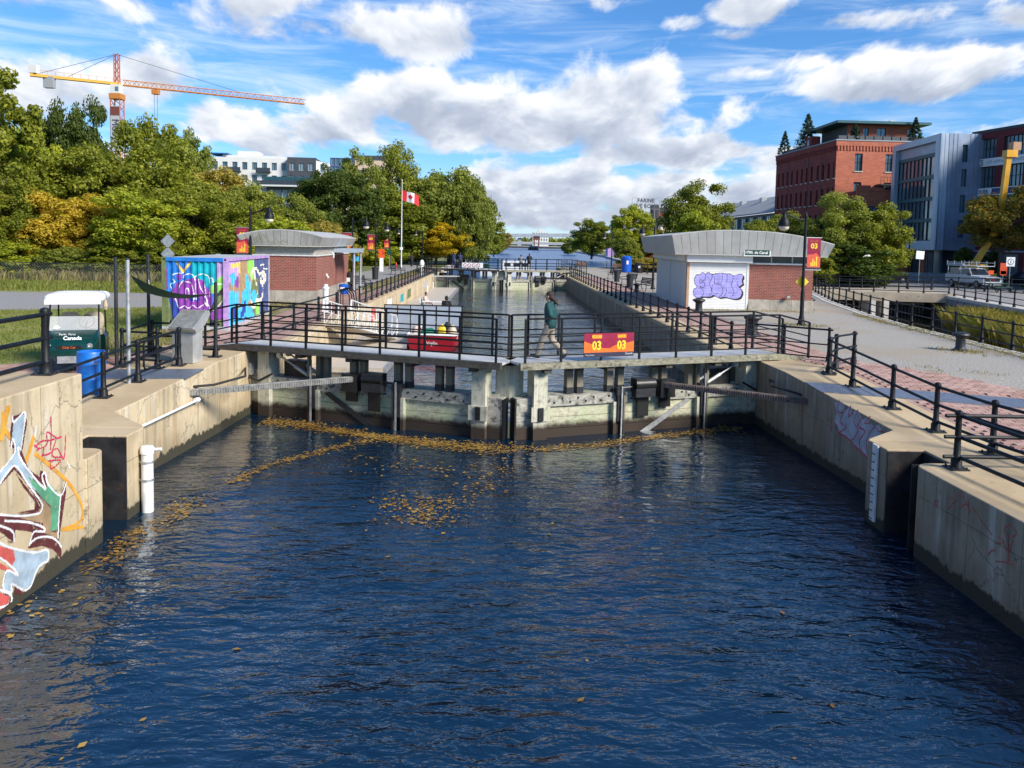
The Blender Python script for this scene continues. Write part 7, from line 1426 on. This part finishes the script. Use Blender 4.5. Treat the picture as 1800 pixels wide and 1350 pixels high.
# far wood closing the view
cs = np.array([(rg.uniform(-260, 420), 930+rg.uniform(-20, 40), rg.uniform(2, 9)) for _ in range(900)]); me = quads_mesh('distant_wood', leaf_cloud(rng, cs, np.full(900, 5.0), 34, 2.2)); me.materials.append(MT['leaf_olive']); tag(link('distant_wood', me), 'distant line of autumn woods on the horizon', 'woods', kind='stuff')
cs = np.array([(rg.choice((-1, 1))*rg.uniform(60, 420), rg.uniform(210, 420), rg.uniform(1, 9)) for _ in range(1200)]); cs[:, 0] = np.where(np.abs(cs[:, 0]) < 60, 80, cs[:, 0]); me = quads_mesh('distant_wood', leaf_cloud(rng, cs, np.full(1200, 5.0), 40, 1.6)); me.materials.append(MT['leaf_green']); tag(link('distant_wood', me), 'wooded ground far behind the buildings on both banks', 'woods', kind='stuff')
# ---- chain link fence, low wall, concrete chunk on the left
cf = thing('chain_link_fence', 'low chain link fence along the far side of the left path', 'fence', (-48, 54, 0))
for i in range(14): B().cyl((i*2.3, 0, 0), (i*2.3, 0, 1.3), .035, n=6).build('post', MT['iron_flat'], cf, True)
B().cyl((0, 0, 1.27), (30, 0, 1.27), .025, n=6).build('top_rail', MT['iron_flat'], cf, True)
b = B()
for i in range(-6, 150): b.beam((max(0, i*.2), 0, .05+max(0, -i*.2)), (min(30, i*.2+1.2), 0, 1.25), .006, .006) if i >= 0 else None; b.beam((i*.2+1.2, 0, .05), (max(0, i*.2), 0, 1.25), .006, .006)
tag(b.build('wire_mesh', MT['galvanised'], cf, recalc=False), kind='stuff')
lw = thing('low_wall', 'low grey concrete wall behind the chain fence', 'wall', (-42, 58, 0)); B().b2(0, 16, 0, .4, 0, 1.5).build('wall', MT['concrete_pale'], lw)
ch = thing('concrete_ramp', 'broken concrete slab at the left edge beyond the path', 'slab', (-33.5, 46.5, 0)); B().add([(-2, -1, 0), (3.2, -1, 0), (3.2, 1, 0), (-2, 1, 0), (-2, -1, .95), (1.6, -1, .8), (1.6, 1, .85), (-2, 1, .95)], [(0, 1, 2, 3), (4, 5, 6, 7), (0, 1, 5, 4), (1, 2, 6, 5), (2, 3, 7, 6), (3, 0, 4, 7)]).build('slab', MT['concrete_pale'], ch)
# ================================================================ leaves afloat
rl = np.random.default_rng(12); P_ = []
for pts, w, n in LINES:
    pts = np.array(pts); seg = np.diff(pts, axis=0); L = np.linalg.norm(seg, axis=1); cum = np.concatenate([[0], np.cumsum(L)]); u = rl.random(n)*cum[-1]; k = np.clip(np.searchsorted(cum, u)-1, 0, len(L)-1)
    q = pts[k]+seg[k]*((u-cum[k])/L[k])[:, None]; wob = .5+.9*np.abs(np.sin(u*3.1+np.sin(u*7)*.7)); P_.append(q+rl.normal(size=(n, 2))*w*.5*wob[:, None])
P_.append(np.stack([rl.uniform(-6.3, 6.5, 70), rl.uniform(6, 21, 70)], 1))
q = np.concatenate(P_); ok = [(-6.45 < x < 6.95) and y < 23.0-abs(x-.35)*-.0 and y < 20.15+abs(x-.35)*.375 for x, y in q]; q = q[np.array(ok)]; n = len(q); a = rl.uniform(0, 6.28, n); s = .012+.05*rl.random(n)**2.2; d = np.stack([np.cos(a), np.sin(a)], 1)*s[:, None]; e = np.stack([-np.sin(a), np.cos(a)], 1)*(s*.62)[:, None]
z = lambda: (WZ+.008+rl.uniform(0, .012, n))[:, None]
v = np.stack([np.hstack([q-d, z()]), np.hstack([q+e, z()]), np.hstack([q+d*1.1, z()]), np.hstack([q-e, z()])], 1)
me = quads_mesh('floating_leaves', v); me.materials.append(MT['fallen_leaf']); tag(link('floating_leaves', me), 'drift of fallen yellow and brown leaves floating on the basin', 'leaves', kind='stuff')
# ================================================================ people
def ell(b, c, rx, ry, rz, n=12):
    vs = []; c = Vector(c); k = n//2
    for i in range(k+1):
        t = PI*i/k; st, ct = math.sin(t) if 0 < i < k else .02, math.cos(t)
        for j in range(n): a = 2*PI*j/n; vs.append(c+Vector((rx*st*math.cos(a), ry*st*math.sin(a), rz*ct)))
    return b.add(vs, [(i*n+j, i*n+(j+1) % n, (i+1)*n+(j+1) % n, (i+1)*n+j) for i in range(k) for j in range(n)] + [tuple(range(n)), tuple(range(k*n, k*n+n))])
def vox(name, b, m, parent, size=.02, it=5):
    """overlapping volumes fused into one continuous smooth surface"""
    o = bpy.data.objects.new(name, b.mesh(name)); C.objects.link(o); r = o.modifiers.new('r', 'REMESH'); r.mode = 'VOXEL'; r.voxel_size = size
    q = o.modifiers.new('q', 'SMOOTH'); q.factor = .5; q.iterations = it
    bpy.context.view_layer.update(); me = bpy.data.meshes.new_from_object(o.evaluated_get(bpy.context.evaluated_depsgraph_get())); bpy.data.objects.remove(o)
    me.name = name; me.materials.clear(); me.materials.append(MT[m]); me.polygons.foreach_set('use_smooth', [True]*len(me.polygons)); return link(name, me, parent)
def limb(b, pts, rs):
    b.tube(pts, rs, 10)
    for p_, r_ in zip(pts, rs): ell(b, p_, r_, r_, r_, 10)
def trunk_(b, rows):
    loft(b, [[tuple(Vector(c)+Vector((rx*math.cos(2*PI*k/14), ry*math.sin(2*PI*k/14), 0))) for k in range(14)] for c, rx, ry in rows])
def person(label, loc, rz, pose, top, legs, hair, long_hair=False, hood=False, s=1.0, shoes='shoe'):
    """pose: dict of joints in metres, facing local +x, +y is the figure's left"""
    t = thing('person', label, 'person', loc, rz); t.scale = (s, s, s); J = {k: Vector(v) for k, v in pose.items()}
    mid = lambda a, b, f=.5: J[a].lerp(J[b], f); z = lambda q: Vector((0, 0, q)); h = J['head']; c = J['crown']; up = (c-h).normalized()
    sit = J['pelvis'].z < .7; vs = .02 if s*1.0 > 1.03 else .03
    # body: one surface from crown to ankles
    b = B(); ell(b, h+Vector((.0, 0, .03)), .093, .076, .105); ell(b, h+Vector((.03, 0, -.045)), .062, .055, .062); limb(b, [mid('chest', 'neck', .6), h+Vector((-.015, 0, -.05))], [.062, .055]); trunk_(b, [(J['pelvis']+z(-.08), .11, .15), (mid('pelvis', 'chest', .5), .10, .14), (J['chest'], .12, .16), (mid('chest', 'neck', .7), .07, .10)])
    for a in 'lr':
        limb(b, [J['sh'+a], J['el'+a], J['ha'+a]], [.055, .045, .034]); limb(b, [J['hi'+a], J['kn'+a], J['an'+a]], [.085, .058, .045])
    vox('body', b, 'skin', t, vs)
    b = B(); trunk_(b, [(J['pelvis']+z(-.10 if not sit else -.02), .15, .19), (J['pelvis']+z(.06), .155, .195), (mid('pelvis', 'chest', .55), .145, .19), (J['chest'], .15, .20), (mid('chest', 'neck', .55), .12, .17), (mid('chest', 'neck', .9), .085, .10)])
    for a in 'lr': limb(b, [J['sh'+a]+z(-.01), J['el'+a], J['el'+a].lerp(J['ha'+a], .9)], [.088, .075, .058])
    if hood: ell(b, h+Vector((-.03, 0, .02)), .12, .11, .14)
    else: ell(b, mid('chest', 'neck', 1.0)+Vector((-.05, 0, -.02)), .09, .11, .055)
    vox('jacket', b, top, t, vs)
    b = B(); trunk_(b, [(J['pelvis']+z(-.16 if not sit else -.08), .12, .15), (J['pelvis']+z(.10), .13, .17)])
    for a in 'lr': limb(b, [J['hi'+a], J['kn'+a], J['kn'+a].lerp(J['an'+a], .92)], [.105, .082, .072])
    vox('trousers', b, legs, t, vs)
    for a in 'lr':
        d = (J['to'+a]-J['an'+a]); q = J['an'+a]; B().tube([q-d*.38+z(-.045), q+z(-.03), q+d*.55+z(-.015), q+d*1.1], [.036, .055, .05, .032], 8).build('shoe', MT[shoes], t, True)
        e = 'el'+a; w = 'ha'+a                                        # palm, four fingers, thumb
        d = (J[w]-J[e]).normalized(); sd = d.orthogonal().normalized(); uu = d.cross(sd); p = J[w]-d*.02; hb = B(); hb.tube([p, p+d*.05, p+d*.09], [.028, .036, .03], 7)
        for k in range(4): f = p+d*.085+sd*(k-1.5)*.018; hb.tube([f, f+d*(.035-.004*abs(k-1))+uu*.008, f+d*(.065-.008*abs(k-1))+uu*.024], [.009, .008, .006], 5)
        hb.tube([p+d*.03+sd*.03, p+d*.06+sd*.055, p+d*.085+sd*.06], [.011, .010, .007], 5); hb.build('hand', MT['skin'], t, True)
    fw = Vector((1, 0, 0)); B().cyl(h+fw*.085+z(.03), h+fw*.112+z(-.012), .009, .017, n=6).build('nose', MT['skin'], t, True)
    for g_ in (-1, 1): ell(B(), h+fw*.082+Vector((0, g_*.03, .035)), .008, .013, .008, 6).build('eye', MT['black'], t); ell(B(), h+Vector((-.005, g_*.078, .005)), .02, .01, .03, 6).build('ear', MT['skin'], t)
    ell(B(), h+fw*.086+z(-.05), .008, .022, .006, 6).build('mouth', MT['cloth_red'], t)
    if not hood:
        b = B(); ell(b, h+Vector((-.022, 0, .055)), .096, .088, .095); ell(b, h+Vector((-.05, 0, -.01)), .065, .078, .085)
        if long_hair: limb(b, [h+Vector((-.07, 0, -.03)), h+Vector((-.15, .01, -.09)), h+Vector((-.21, .03, -.15)), h+Vector((-.27, .04, -.19))], [.07, .055, .04, .016]); limb(b, [h+Vector((-.09, 0, 0)), h+Vector((-.17, -.02, -.07)), h+Vector((-.24, -.03, -.10))], [.045, .03, .01])
        vox('hair', b, hair, t, vs*.8, 3)
    return t
WALK = dict(pelvis=(0, 0, .90), chest=(.02, 0, 1.28), neck=(.03, 0, 1.46), head=(.06, 0, 1.585), crown=(.05, 0, 1.67), shl=(.03, .17, 1.39), ell=(-.07, .26, 1.13), hal=(.05, .19, .96), shr=(.03, -.17, 1.39), elr=(-.07, -.26, 1.13), har=(.05, -.19, .96), hil=(.01, .09, .88), knl=(.19, .10, .50), anl=(.30, .09, .11), tol=(.47, .09, .10), hir=(.01, -.09, .88), knr=(-.02, -.10, .49), anr=(-.37, -.09, .16), tor=(-.26, -.09, .03))
STAND = dict(pelvis=(0, 0, .93), chest=(.06, 0, 1.27), neck=(.10, 0, 1.46), head=(.14, 0, 1.57), crown=(.13, 0, 1.67), shl=(.06, .18, 1.38), ell=(.18, .26, 1.15), hal=(.38, .18, 1.12), shr=(.06, -.18, 1.38), elr=(.18, -.26, 1.15), har=(.38, -.18, 1.12), hil=(0, .10, .88), knl=(.02, .11, .48), anl=(0, .12, .10), tol=(.17, .13, .04), hir=(0, -.10, .88), knr=(.03, -.11, .48), anr=(-.06, -.12, .10), tor=(.11, -.13, .04))
SIT = dict(pelvis=(0, 0, .48), chest=(-.03, 0, .83), neck=(.0, 0, 1.02), head=(.04, 0, 1.13), crown=(.03, 0, 1.23), shl=(-.02, .18, .94), ell=(.08, .26, .70), hal=(.30, .16, .62), shr=(-.02, -.18, .94), elr=(.08, -.26, .70), har=(.30, -.16, .62), hil=(.05, .10, .48), knl=(.45, .12, .50), anl=(.45, .12, .10), tol=(.62, .13, .04), hir=(.05, -.10, .48), knr=(.45, -.12, .50), anr=(.38, -.12, .10), tor=(.55, -.13, .04))
pw_ = Rw(6.72, -.05, .19)
person('person in a teal jacket and khaki trousers walking across the right gate leaf', pw_, PI+R(-18), WALK, 'jacket_teal', 'khaki', 'hair_brown', True, s=1.04)
person('person in dark blue at the left of a pair on the far gate', (-4.6, 81.0, .54), R(80), STAND, 'cloth_navy', 'cloth_navy', 'hair_brown'); person('person in dark blue at the right of a pair on the far gate', (-3.9, 80.8, .54), R(95), STAND, 'cloth_navy', 'cloth_black', 'hair_brown')
person('person in black leaning on the far gate railing', (3.1, 80.9, .54), R(80), STAND, 'cloth_black', 'cloth_black', 'hair_brown'); person('person in dark grey beside the figure in black on the far gate', (2.3, 81.3, .50), R(100), STAND, 'cloth_grey', 'cloth_navy', 'hair_brown', s=.95)
person('person in pale clothes sitting by the white table on the dock', (-4.55, 50.2, -1.22), R(-10), SIT, 'cloth_pale', 'cloth_pale', 'hair_brown'); person('hooded person in black sitting at the dock edge behind the boat', (-3.0, 46.5, -1.25), R(70), SIT, 'cloth_black', 'cloth_black', 'hair_brown', hood=True, s=1.05)
person('person in black sitting by the street behind the low bridge', (36.9, 75.5, .35), R(160), SIT, 'cloth_black', 'cloth_navy', 'hair_brown', s=1.05); person('distant person in black walking on the left path under the trees', (-11.0, 101, 0), R(90), WALK, 'cloth_black', 'cloth_black', 'hair_brown')
def chair(label, loc, rz):
    t = thing('chair', label, 'chair', loc, rz); B().b2(-.22, .24, -.24, .24, .36, .39).build('seat', MT['white_paint'], t); B().slab([(-.22, -.24, .4), (-.22, .24, .4), (-.32, .24, .85), (-.32, -.24, .85)], (-.03, 0, 0)).build('backrest', MT['white_paint'], t)
    for x in (-.2, .2):
        for y in (-.22, .22): B().cyl((x, y, 0), (x, y, .36), .015, n=5).build('leg', MT['galvanised'], t)
chair('white folding chair under the seated person on the dock', (-4.55, 50.2, -1.22), R(-10)); chair('folding chair under the hooded person on the dock', (-3.96, 46.5, -1.23), R(70))
bk = thing('street_bench', 'dark backless bench under the person behind the low bridge', 'bench', (36.9, 75.5, 0), R(70)); B().b2(-.8, .8, -.22, .22, .68, .76).build('seat', MT['wood_bench'], bk); B().b2(-.7, -.6, -.2, .2, 0, .68).build('leg', MT['iron'], bk); B().b2(.6, .7, -.2, .2, 0, .68).build('leg', MT['iron'], bk)
LEFT_G = [('line', 'o', [(2.07, 1.38), (1.89, 1.5), (1.66, 1.62), (1.42, 1.9), (1.29, 2.11)], 0.07), ('line', 'o', [(2.0, 2.28), (1.92, 2.51), (1.85, 2.63)], 0.1), ('line', 'o', [(1.26, 1.86), (0.8, 1.51), (0.35, 1.12), (0.07, 0.76), (0.03, 0.53), (0.23, 0.47), (0.61, 0.53), (0.01, 0.36)], 0.055), ('line', 'o', [(2.04, 1.24), (2.03, 1.55)], 0.05), ('line', 'o', [(1.96, 2.59), (1.93, 2.38), (1.83, 2.24)], 0.06), ('poly', 'm', [(2.09, 1.77), (1.84, 1.88), (1.74, 2.06), (1.83, 2.11), (1.82, 2.31), (1.76, 2.5), (1.48, 2.52), (1.44, 2.34), (1.57, 1.97), (1.43, 1.69), (1.17, 1.5), (1.15, 1.59), (1.04, 1.53), (1.0, 1.37), (0.77, 1.15), (0.64, 1.06), (0.48, 1.24), (0.49, 1.06), (0.6, 0.73), (0.71, 0.39), (0.65, 0.09), (0.84, 0.34), (1.14, 0.5), (1.47, 0.58), (1.42, 0.78), (1.77, 0.84), (1.83, 0.79), (2.12, 1.0)]), ('poly', 'b', [(2.09, 1.82), (1.84, 1.9), (1.7, 2.03), (1.79, 2.21), (1.74, 2.45), (1.48, 2.48), (1.59, 2.04), (1.63, 1.94), (1.39, 1.61), (1.16, 1.25), (1.4, 1.44), (1.75, 1.83), (2.1, 1.66)]), ('poly', 'g', [(1.45, 1.6), (1.15, 1.37), (1.01, 1.27), (0.98, 1.37), (0.62, 1.05), (0.69, 0.77), (0.75, 0.58), (0.92, 0.62), (0.91, 0.99), (1.16, 1.22), (1.36, 1.45)]), ('poly', 'br', [(1.16, 1.22), (0.91, 0.97), (0.92, 0.62), (0.73, 0.52), (0.75, 0.45), (1.09, 0.66), (1.11, 0.81), (1.49, 0.99), (1.76, 1.14), (1.25, 1.01), (1.14, 1.07)]), ('poly', 'w0', [(2.1, 1.64), (1.75, 1.78), (1.51, 1.53), (1.24, 1.2), (1.16, 1.08), (1.27, 1.03), (1.72, 1.15), (2.11, 1.28)]), ('poly', 'm', [(1.73, 1.73), (1.51, 1.48), (1.26, 1.21), (1.18, 1.07), (1.29, 1.03), (1.72, 1.17), (1.31, 1.08), (1.28, 1.17), (1.55, 1.47)]), ('poly', 'w0', [(1.76, 0.95), (1.46, 0.82), (1.34, 0.75), (1.47, 0.6), (1.48, 0.66), (1.77, 0.79)]), ('poly', 'w0', [(2.12, 1.06), (1.91, 0.96), (1.82, 0.81), (2.13, 0.97)]), ('poly', 'm', [(1.96, 1.13), (1.53, 1.0), (1.11, 0.74), (1.13, 0.7), (1.42, 0.83), (1.8, 0.99)]), ('poly', 'm', [(2.12, 1.15), (1.84, 0.96), (1.79, 0.78), (2.12, 1.08)]), ('poly', 'm', [(1.42, 0.64), (1.18, 0.63), (0.84, 0.47), (0.64, 0.23), (0.66, 0.1), (0.84, 0.31), (1.14, 0.49), (1.45, 0.57)]), ('poly', 'b', [(2.13, 0.91), (1.88, 0.75), (1.35, 0.49), (1.0, 0.37), (1.0, 0.22), (1.24, 0.19), (1.51, 0.0), (1.86, 0.22), (1.87, 0.11), (2.05, 0.26), (1.97, 0.48), (1.71, 0.3), (1.89, 0.51), (2.14, 0.71)]), ('poly', 'r', [(2.13, 0.88), (1.81, 0.69), (1.78, 0.54), (1.86, 0.48), (2.14, 0.71)]), ('poly', 'r', [(2.14, 0.66), (1.96, 0.52), (1.71, 0.32), (1.89, 0.42), (2.14, 0.57)]), ('poly', 'r', [(2.15, 0.26), (1.91, 0.08), (1.95, -0.04), (2.16, -0.01)]), ('poly', 'm', [(1.81, 0.19), (1.57, 0.04), (1.65, -0.01), (1.8, 0.08)]), ('line', 'w', [(1.76, 2.5), (1.73, 2.42), (1.48, 2.5), (1.55, 2.17), (1.6, 2.01)], 0.03), ('line', 'w', [(1.6, 2.01), (1.66, 2.06), (1.62, 1.91), (1.39, 1.63), (1.03, 1.28), (1.11, 1.48), (1.03, 1.52), (0.96, 1.33), (0.64, 1.06), (0.48, 1.21)], 0.03), ('line', 'w', [(2.08, 1.83), (1.87, 1.92), (1.72, 2.03), (1.77, 2.2), (1.81, 2.1)], 0.03), ('line', 'w', [(2.08, 1.67), (1.75, 1.83), (1.47, 1.51), (1.16, 1.15), (1.12, 1.04), (1.23, 0.99), (1.64, 1.1), (2.08, 1.27)], 0.03), ('line', 'w', [(0.64, 1.06), (0.7, 0.72), (0.73, 0.45)], 0.03), ('line', 'w', [(1.98, 1.15), (1.49, 0.96), (1.11, 0.75), (1.09, 0.68), (1.34, 0.76), (1.45, 0.62)], 0.03), ('line', 'w', [(1.45, 0.62), (1.26, 0.65), (0.88, 0.51), (0.64, 0.28)], 0.03), ('line', 'w', [(2.11, 0.91), (1.88, 0.75), (1.35, 0.47), (1.02, 0.38), (1.0, 0.22), (1.24, 0.22), (1.51, 0.0), (1.86, 0.24), (1.87, 0.13), (2.05, 0.26), (1.97, 0.47), (1.72, 0.3), (1.89, 0.51), (2.12, 0.71)], 0.03), ('line', 'w', [(2.13, 0.28), (1.89, 0.1), (1.91, -0.01), (2.14, 0.04)], 0.03), ('line', 'w', [(2.08, 1.12), (1.82, 0.95), (1.79, 0.8)], 0.03), ('line', 'p', [(0.86, 2.3), (0.85, 2.08), (0.88, 1.83)], 0.022), ('line', 'p', [(1.26, 1.96), (1.09, 2.0), (0.88, 1.96), (0.59, 1.94)], 0.022), ('line', 'p', [(1.28, 1.99), (1.15, 1.91), (0.96, 1.93), (0.96, 2.1), (0.7, 1.94)], 0.022), ('line', 'p', [(1.1, 1.79), (0.93, 1.77), (0.7, 1.79), (0.53, 1.59), (0.47, 1.93)], 0.022), ('line', 'p', [(0.93, 1.67), (0.62, 1.59), (0.87, 1.53), (0.89, 1.64)], 0.022), ('line', 'p', [(0.74, 1.92), (0.84, 1.72), (0.57, 1.63)], 0.022), ('line', 'p', [(1.22, 1.9), (1.05, 1.9), (1.1, 1.77)], 0.022), ('line', 'w', [(1.23, 2.23), (1.26, 2.12)], 0.04), ('line', 'w', [(0.44, 1.51), (0.37, 1.41)], 0.03)]
RIGHT_G = [('poly', 'r', [(2.64, 1.57), (2.85, 1.67), (3.11, 1.64), (3.07, 1.45), (3.38, 1.66), (3.49, 1.54), (3.71, 1.64), (3.9, 1.51), (3.96, 1.49), (4.22, 1.61), (4.18, 1.46), (4.45, 1.47), (4.53, 1.54), (4.75, 1.42), (4.63, 1.29), (4.6, 1.08), (4.51, 0.95), (4.53, 0.76), (4.26, 0.74), (3.91, 0.82), (3.62, 0.86), (3.49, 0.91), (3.24, 0.97), (2.93, 0.96), (2.85, 1.09), (2.68, 1.15), (2.76, 1.35)]), ('poly', 's', [(2.66, 1.6), (2.88, 1.7), (3.13, 1.66), (3.09, 1.47), (3.41, 1.69), (3.51, 1.56), (3.73, 1.67), (3.92, 1.54), (3.98, 1.52), (4.24, 1.64), (4.2, 1.49), (4.47, 1.49), (4.55, 1.57), (4.76, 1.45), (4.65, 1.31), (4.62, 1.11), (4.53, 0.98), (4.55, 0.78), (4.28, 0.77), (3.93, 0.85), (3.64, 0.89), (3.51, 0.94), (3.26, 1.0), (2.95, 0.99), (2.87, 1.12), (2.71, 1.17), (2.78, 1.38)]), ('line', 'r', [(2.88, 1.7), (2.84, 1.45), (3.09, 1.47)], 0.028), ('line', 'r', [(3.09, 1.47), (2.99, 1.24), (3.25, 1.18), (2.95, 0.99)], 0.028), ('line', 'r', [(3.41, 1.69), (3.31, 1.43), (3.51, 1.56)], 0.028), ('line', 'r', [(3.73, 1.67), (3.59, 1.38), (3.78, 1.22), (3.51, 0.94)], 0.028), ('line', 'r', [(3.92, 1.54), (3.77, 1.33), (4.06, 1.28), (3.86, 1.03), (3.93, 0.85)], 0.028), ('line', 'r', [(4.24, 1.64), (4.04, 1.45), (4.2, 1.49)], 0.028), ('line', 'r', [(4.47, 1.49), (4.28, 1.31), (4.14, 1.04), (4.28, 0.77)], 0.028), ('line', 'r', [(4.55, 1.57), (4.59, 1.41), (4.76, 1.45)], 0.028), ('line', 'r', [(4.62, 1.11), (4.35, 1.15), (4.31, 0.95)], 0.028), ('line', 'r', [(4.94, 1.47), (4.7, 1.3)], 0.028), ('line', 'r', [(2.53, 1.32), (2.57, 0.92)], 0.028)]
NEAR_G = [('line', 'r', [(1.28, 1.51), (1.41, 1.41), (1.57, 1.26)], 0.016), ('line', 'r', [(1.19, 1.4), (1.35, 1.41)], 0.016), ('line', 'r', [(1.03, 1.14), (1.15, 1.28), (1.23, 1.33)], 0.016), ('line', 'r', [(1.03, 1.31), (1.11, 1.31)], 0.016), ('line', 'r', [(1.26, 1.22), (1.42, 1.33), (1.52, 1.35)], 0.016), ('line', 'r', [(1.47, 1.49), (1.53, 1.25)], 0.016), ('line', 'r', [(1.59, 1.35), (1.83, 1.23), (2.09, 1.12)], 0.016), ('line', 'r', [(2.36, 1.33), (2.48, 1.39), (2.6, 1.34), (2.52, 1.25), (2.38, 1.26), (2.36, 1.33)], 0.016), ('line', 'r', [(2.24, 1.15), (2.35, 1.11), (2.19, 1.03)], 0.016), ('line', 'r', [(2.03, 0.8), (2.12, 0.9), (2.2, 0.94)], 0.016), ('line', 'r', [(2.43, 1.28), (2.47, 0.88)], 0.016), ('line', 'r', [(2.33, 1.13), (2.59, 0.85)], 0.016), ('line', 'r', [(2.22, 0.79), (2.58, 0.91)], 0.016), ('line', 'r', [(2.55, 1.21), (2.46, 1.01)], 0.016), ('line', 'r', [(0.6, 1.1), (0.71, 1.16), (0.68, 1.06), (0.61, 1.06)], 0.016)]
# ================================================================ wall paint
def decal(name, label, shapes, keys, U, V, du, fn, par):
    sl = list(keys); sh = []
    for s in shapes:
        if s[1] == 'w0': sh.append((s[0], -1, s[2])); continue
        pts = s[2] if s[0] == 'poly' else smooth_line(s[2], 4)
        sh.append((s[0], sl.index(s[1]), pts) + ((s[3],) if s[0] == 'line' else ()))
    o = painted(name, [keys[k] for k in sl], paint_grid(U, V, du, du, sh), U, V, fn, par); o['label'] = label; return o
gk = {'o': 'gr_orange', 'm': 'gr_maroon', 'b': 'gr_blue', 'g': 'gr_green', 'br': 'gr_brown', 'r': 'gr_red', 'w': 'gr_white', 'p': 'gr_pink'}
decal('graffiti', 'large blue, green and maroon graffiti lettering with white outlines', LEFT_G, gk, 2.9, 2.8, .014, lambda u, v: (-6.464, 12.40-u, -1.75+v), blk)
decal('graffiti', 'silver bubble graffiti with red outline', RIGHT_G, {'r': 'gr_pink', 's': 'gr_ash'}, 5.2, 1.85, .018, lambda u, v: (7.56+.24*(.1+u)/5.2-.006, 20.4-u, -1.85+v), wr)
decal('graffiti', 'thin red scrawled tags', NEAR_G, {'r': 'gr_red'}, 4.5, 1.5, .012, lambda u, v: (6.994, 12.9-u, -1.85+v), wr)
def patch(label, y0, y1, z0, z1, m, seed, x=-6.494):
    r = random.Random(seed); pts = smooth_line([(r.uniform(0, .12), .1), (.3, r.uniform(0, .08)), (.7, r.uniform(0, .1)), (1, r.uniform(0, .2)), (.93, .5), (1, .95), (.6, r.uniform(.9, 1)), (.2, 1), (r.uniform(0, .1), .6)], 4, True)
    o = B().sheet([(x, y0+(y1-y0)*a, z0+(z1-z0)*b_) for a, b_ in pts]).build('graffiti', MT[m], wl, recalc=False); o['label'] = label
patch('white painted patch', 46.5, 49.0, -1.1, -.25, 'gr_white', 1); patch('turquoise painted patch', 53, 55, -.9, -.35, 'gr_teal', 2); patch('faded pink painted patch', 40.5, 42.5, -1.05, -.3, 'gr_red', 3); patch('pale painted patch', 43.0, 43.8, -1.1, -.25, 'gr_ash', 4); patch('olive painted patch', 57, 59.5, -.95, -.25, 'gr_olive', 5); patch('grey painted patch', 70, 73, -1.0, -.3, 'gr_ash', 6)
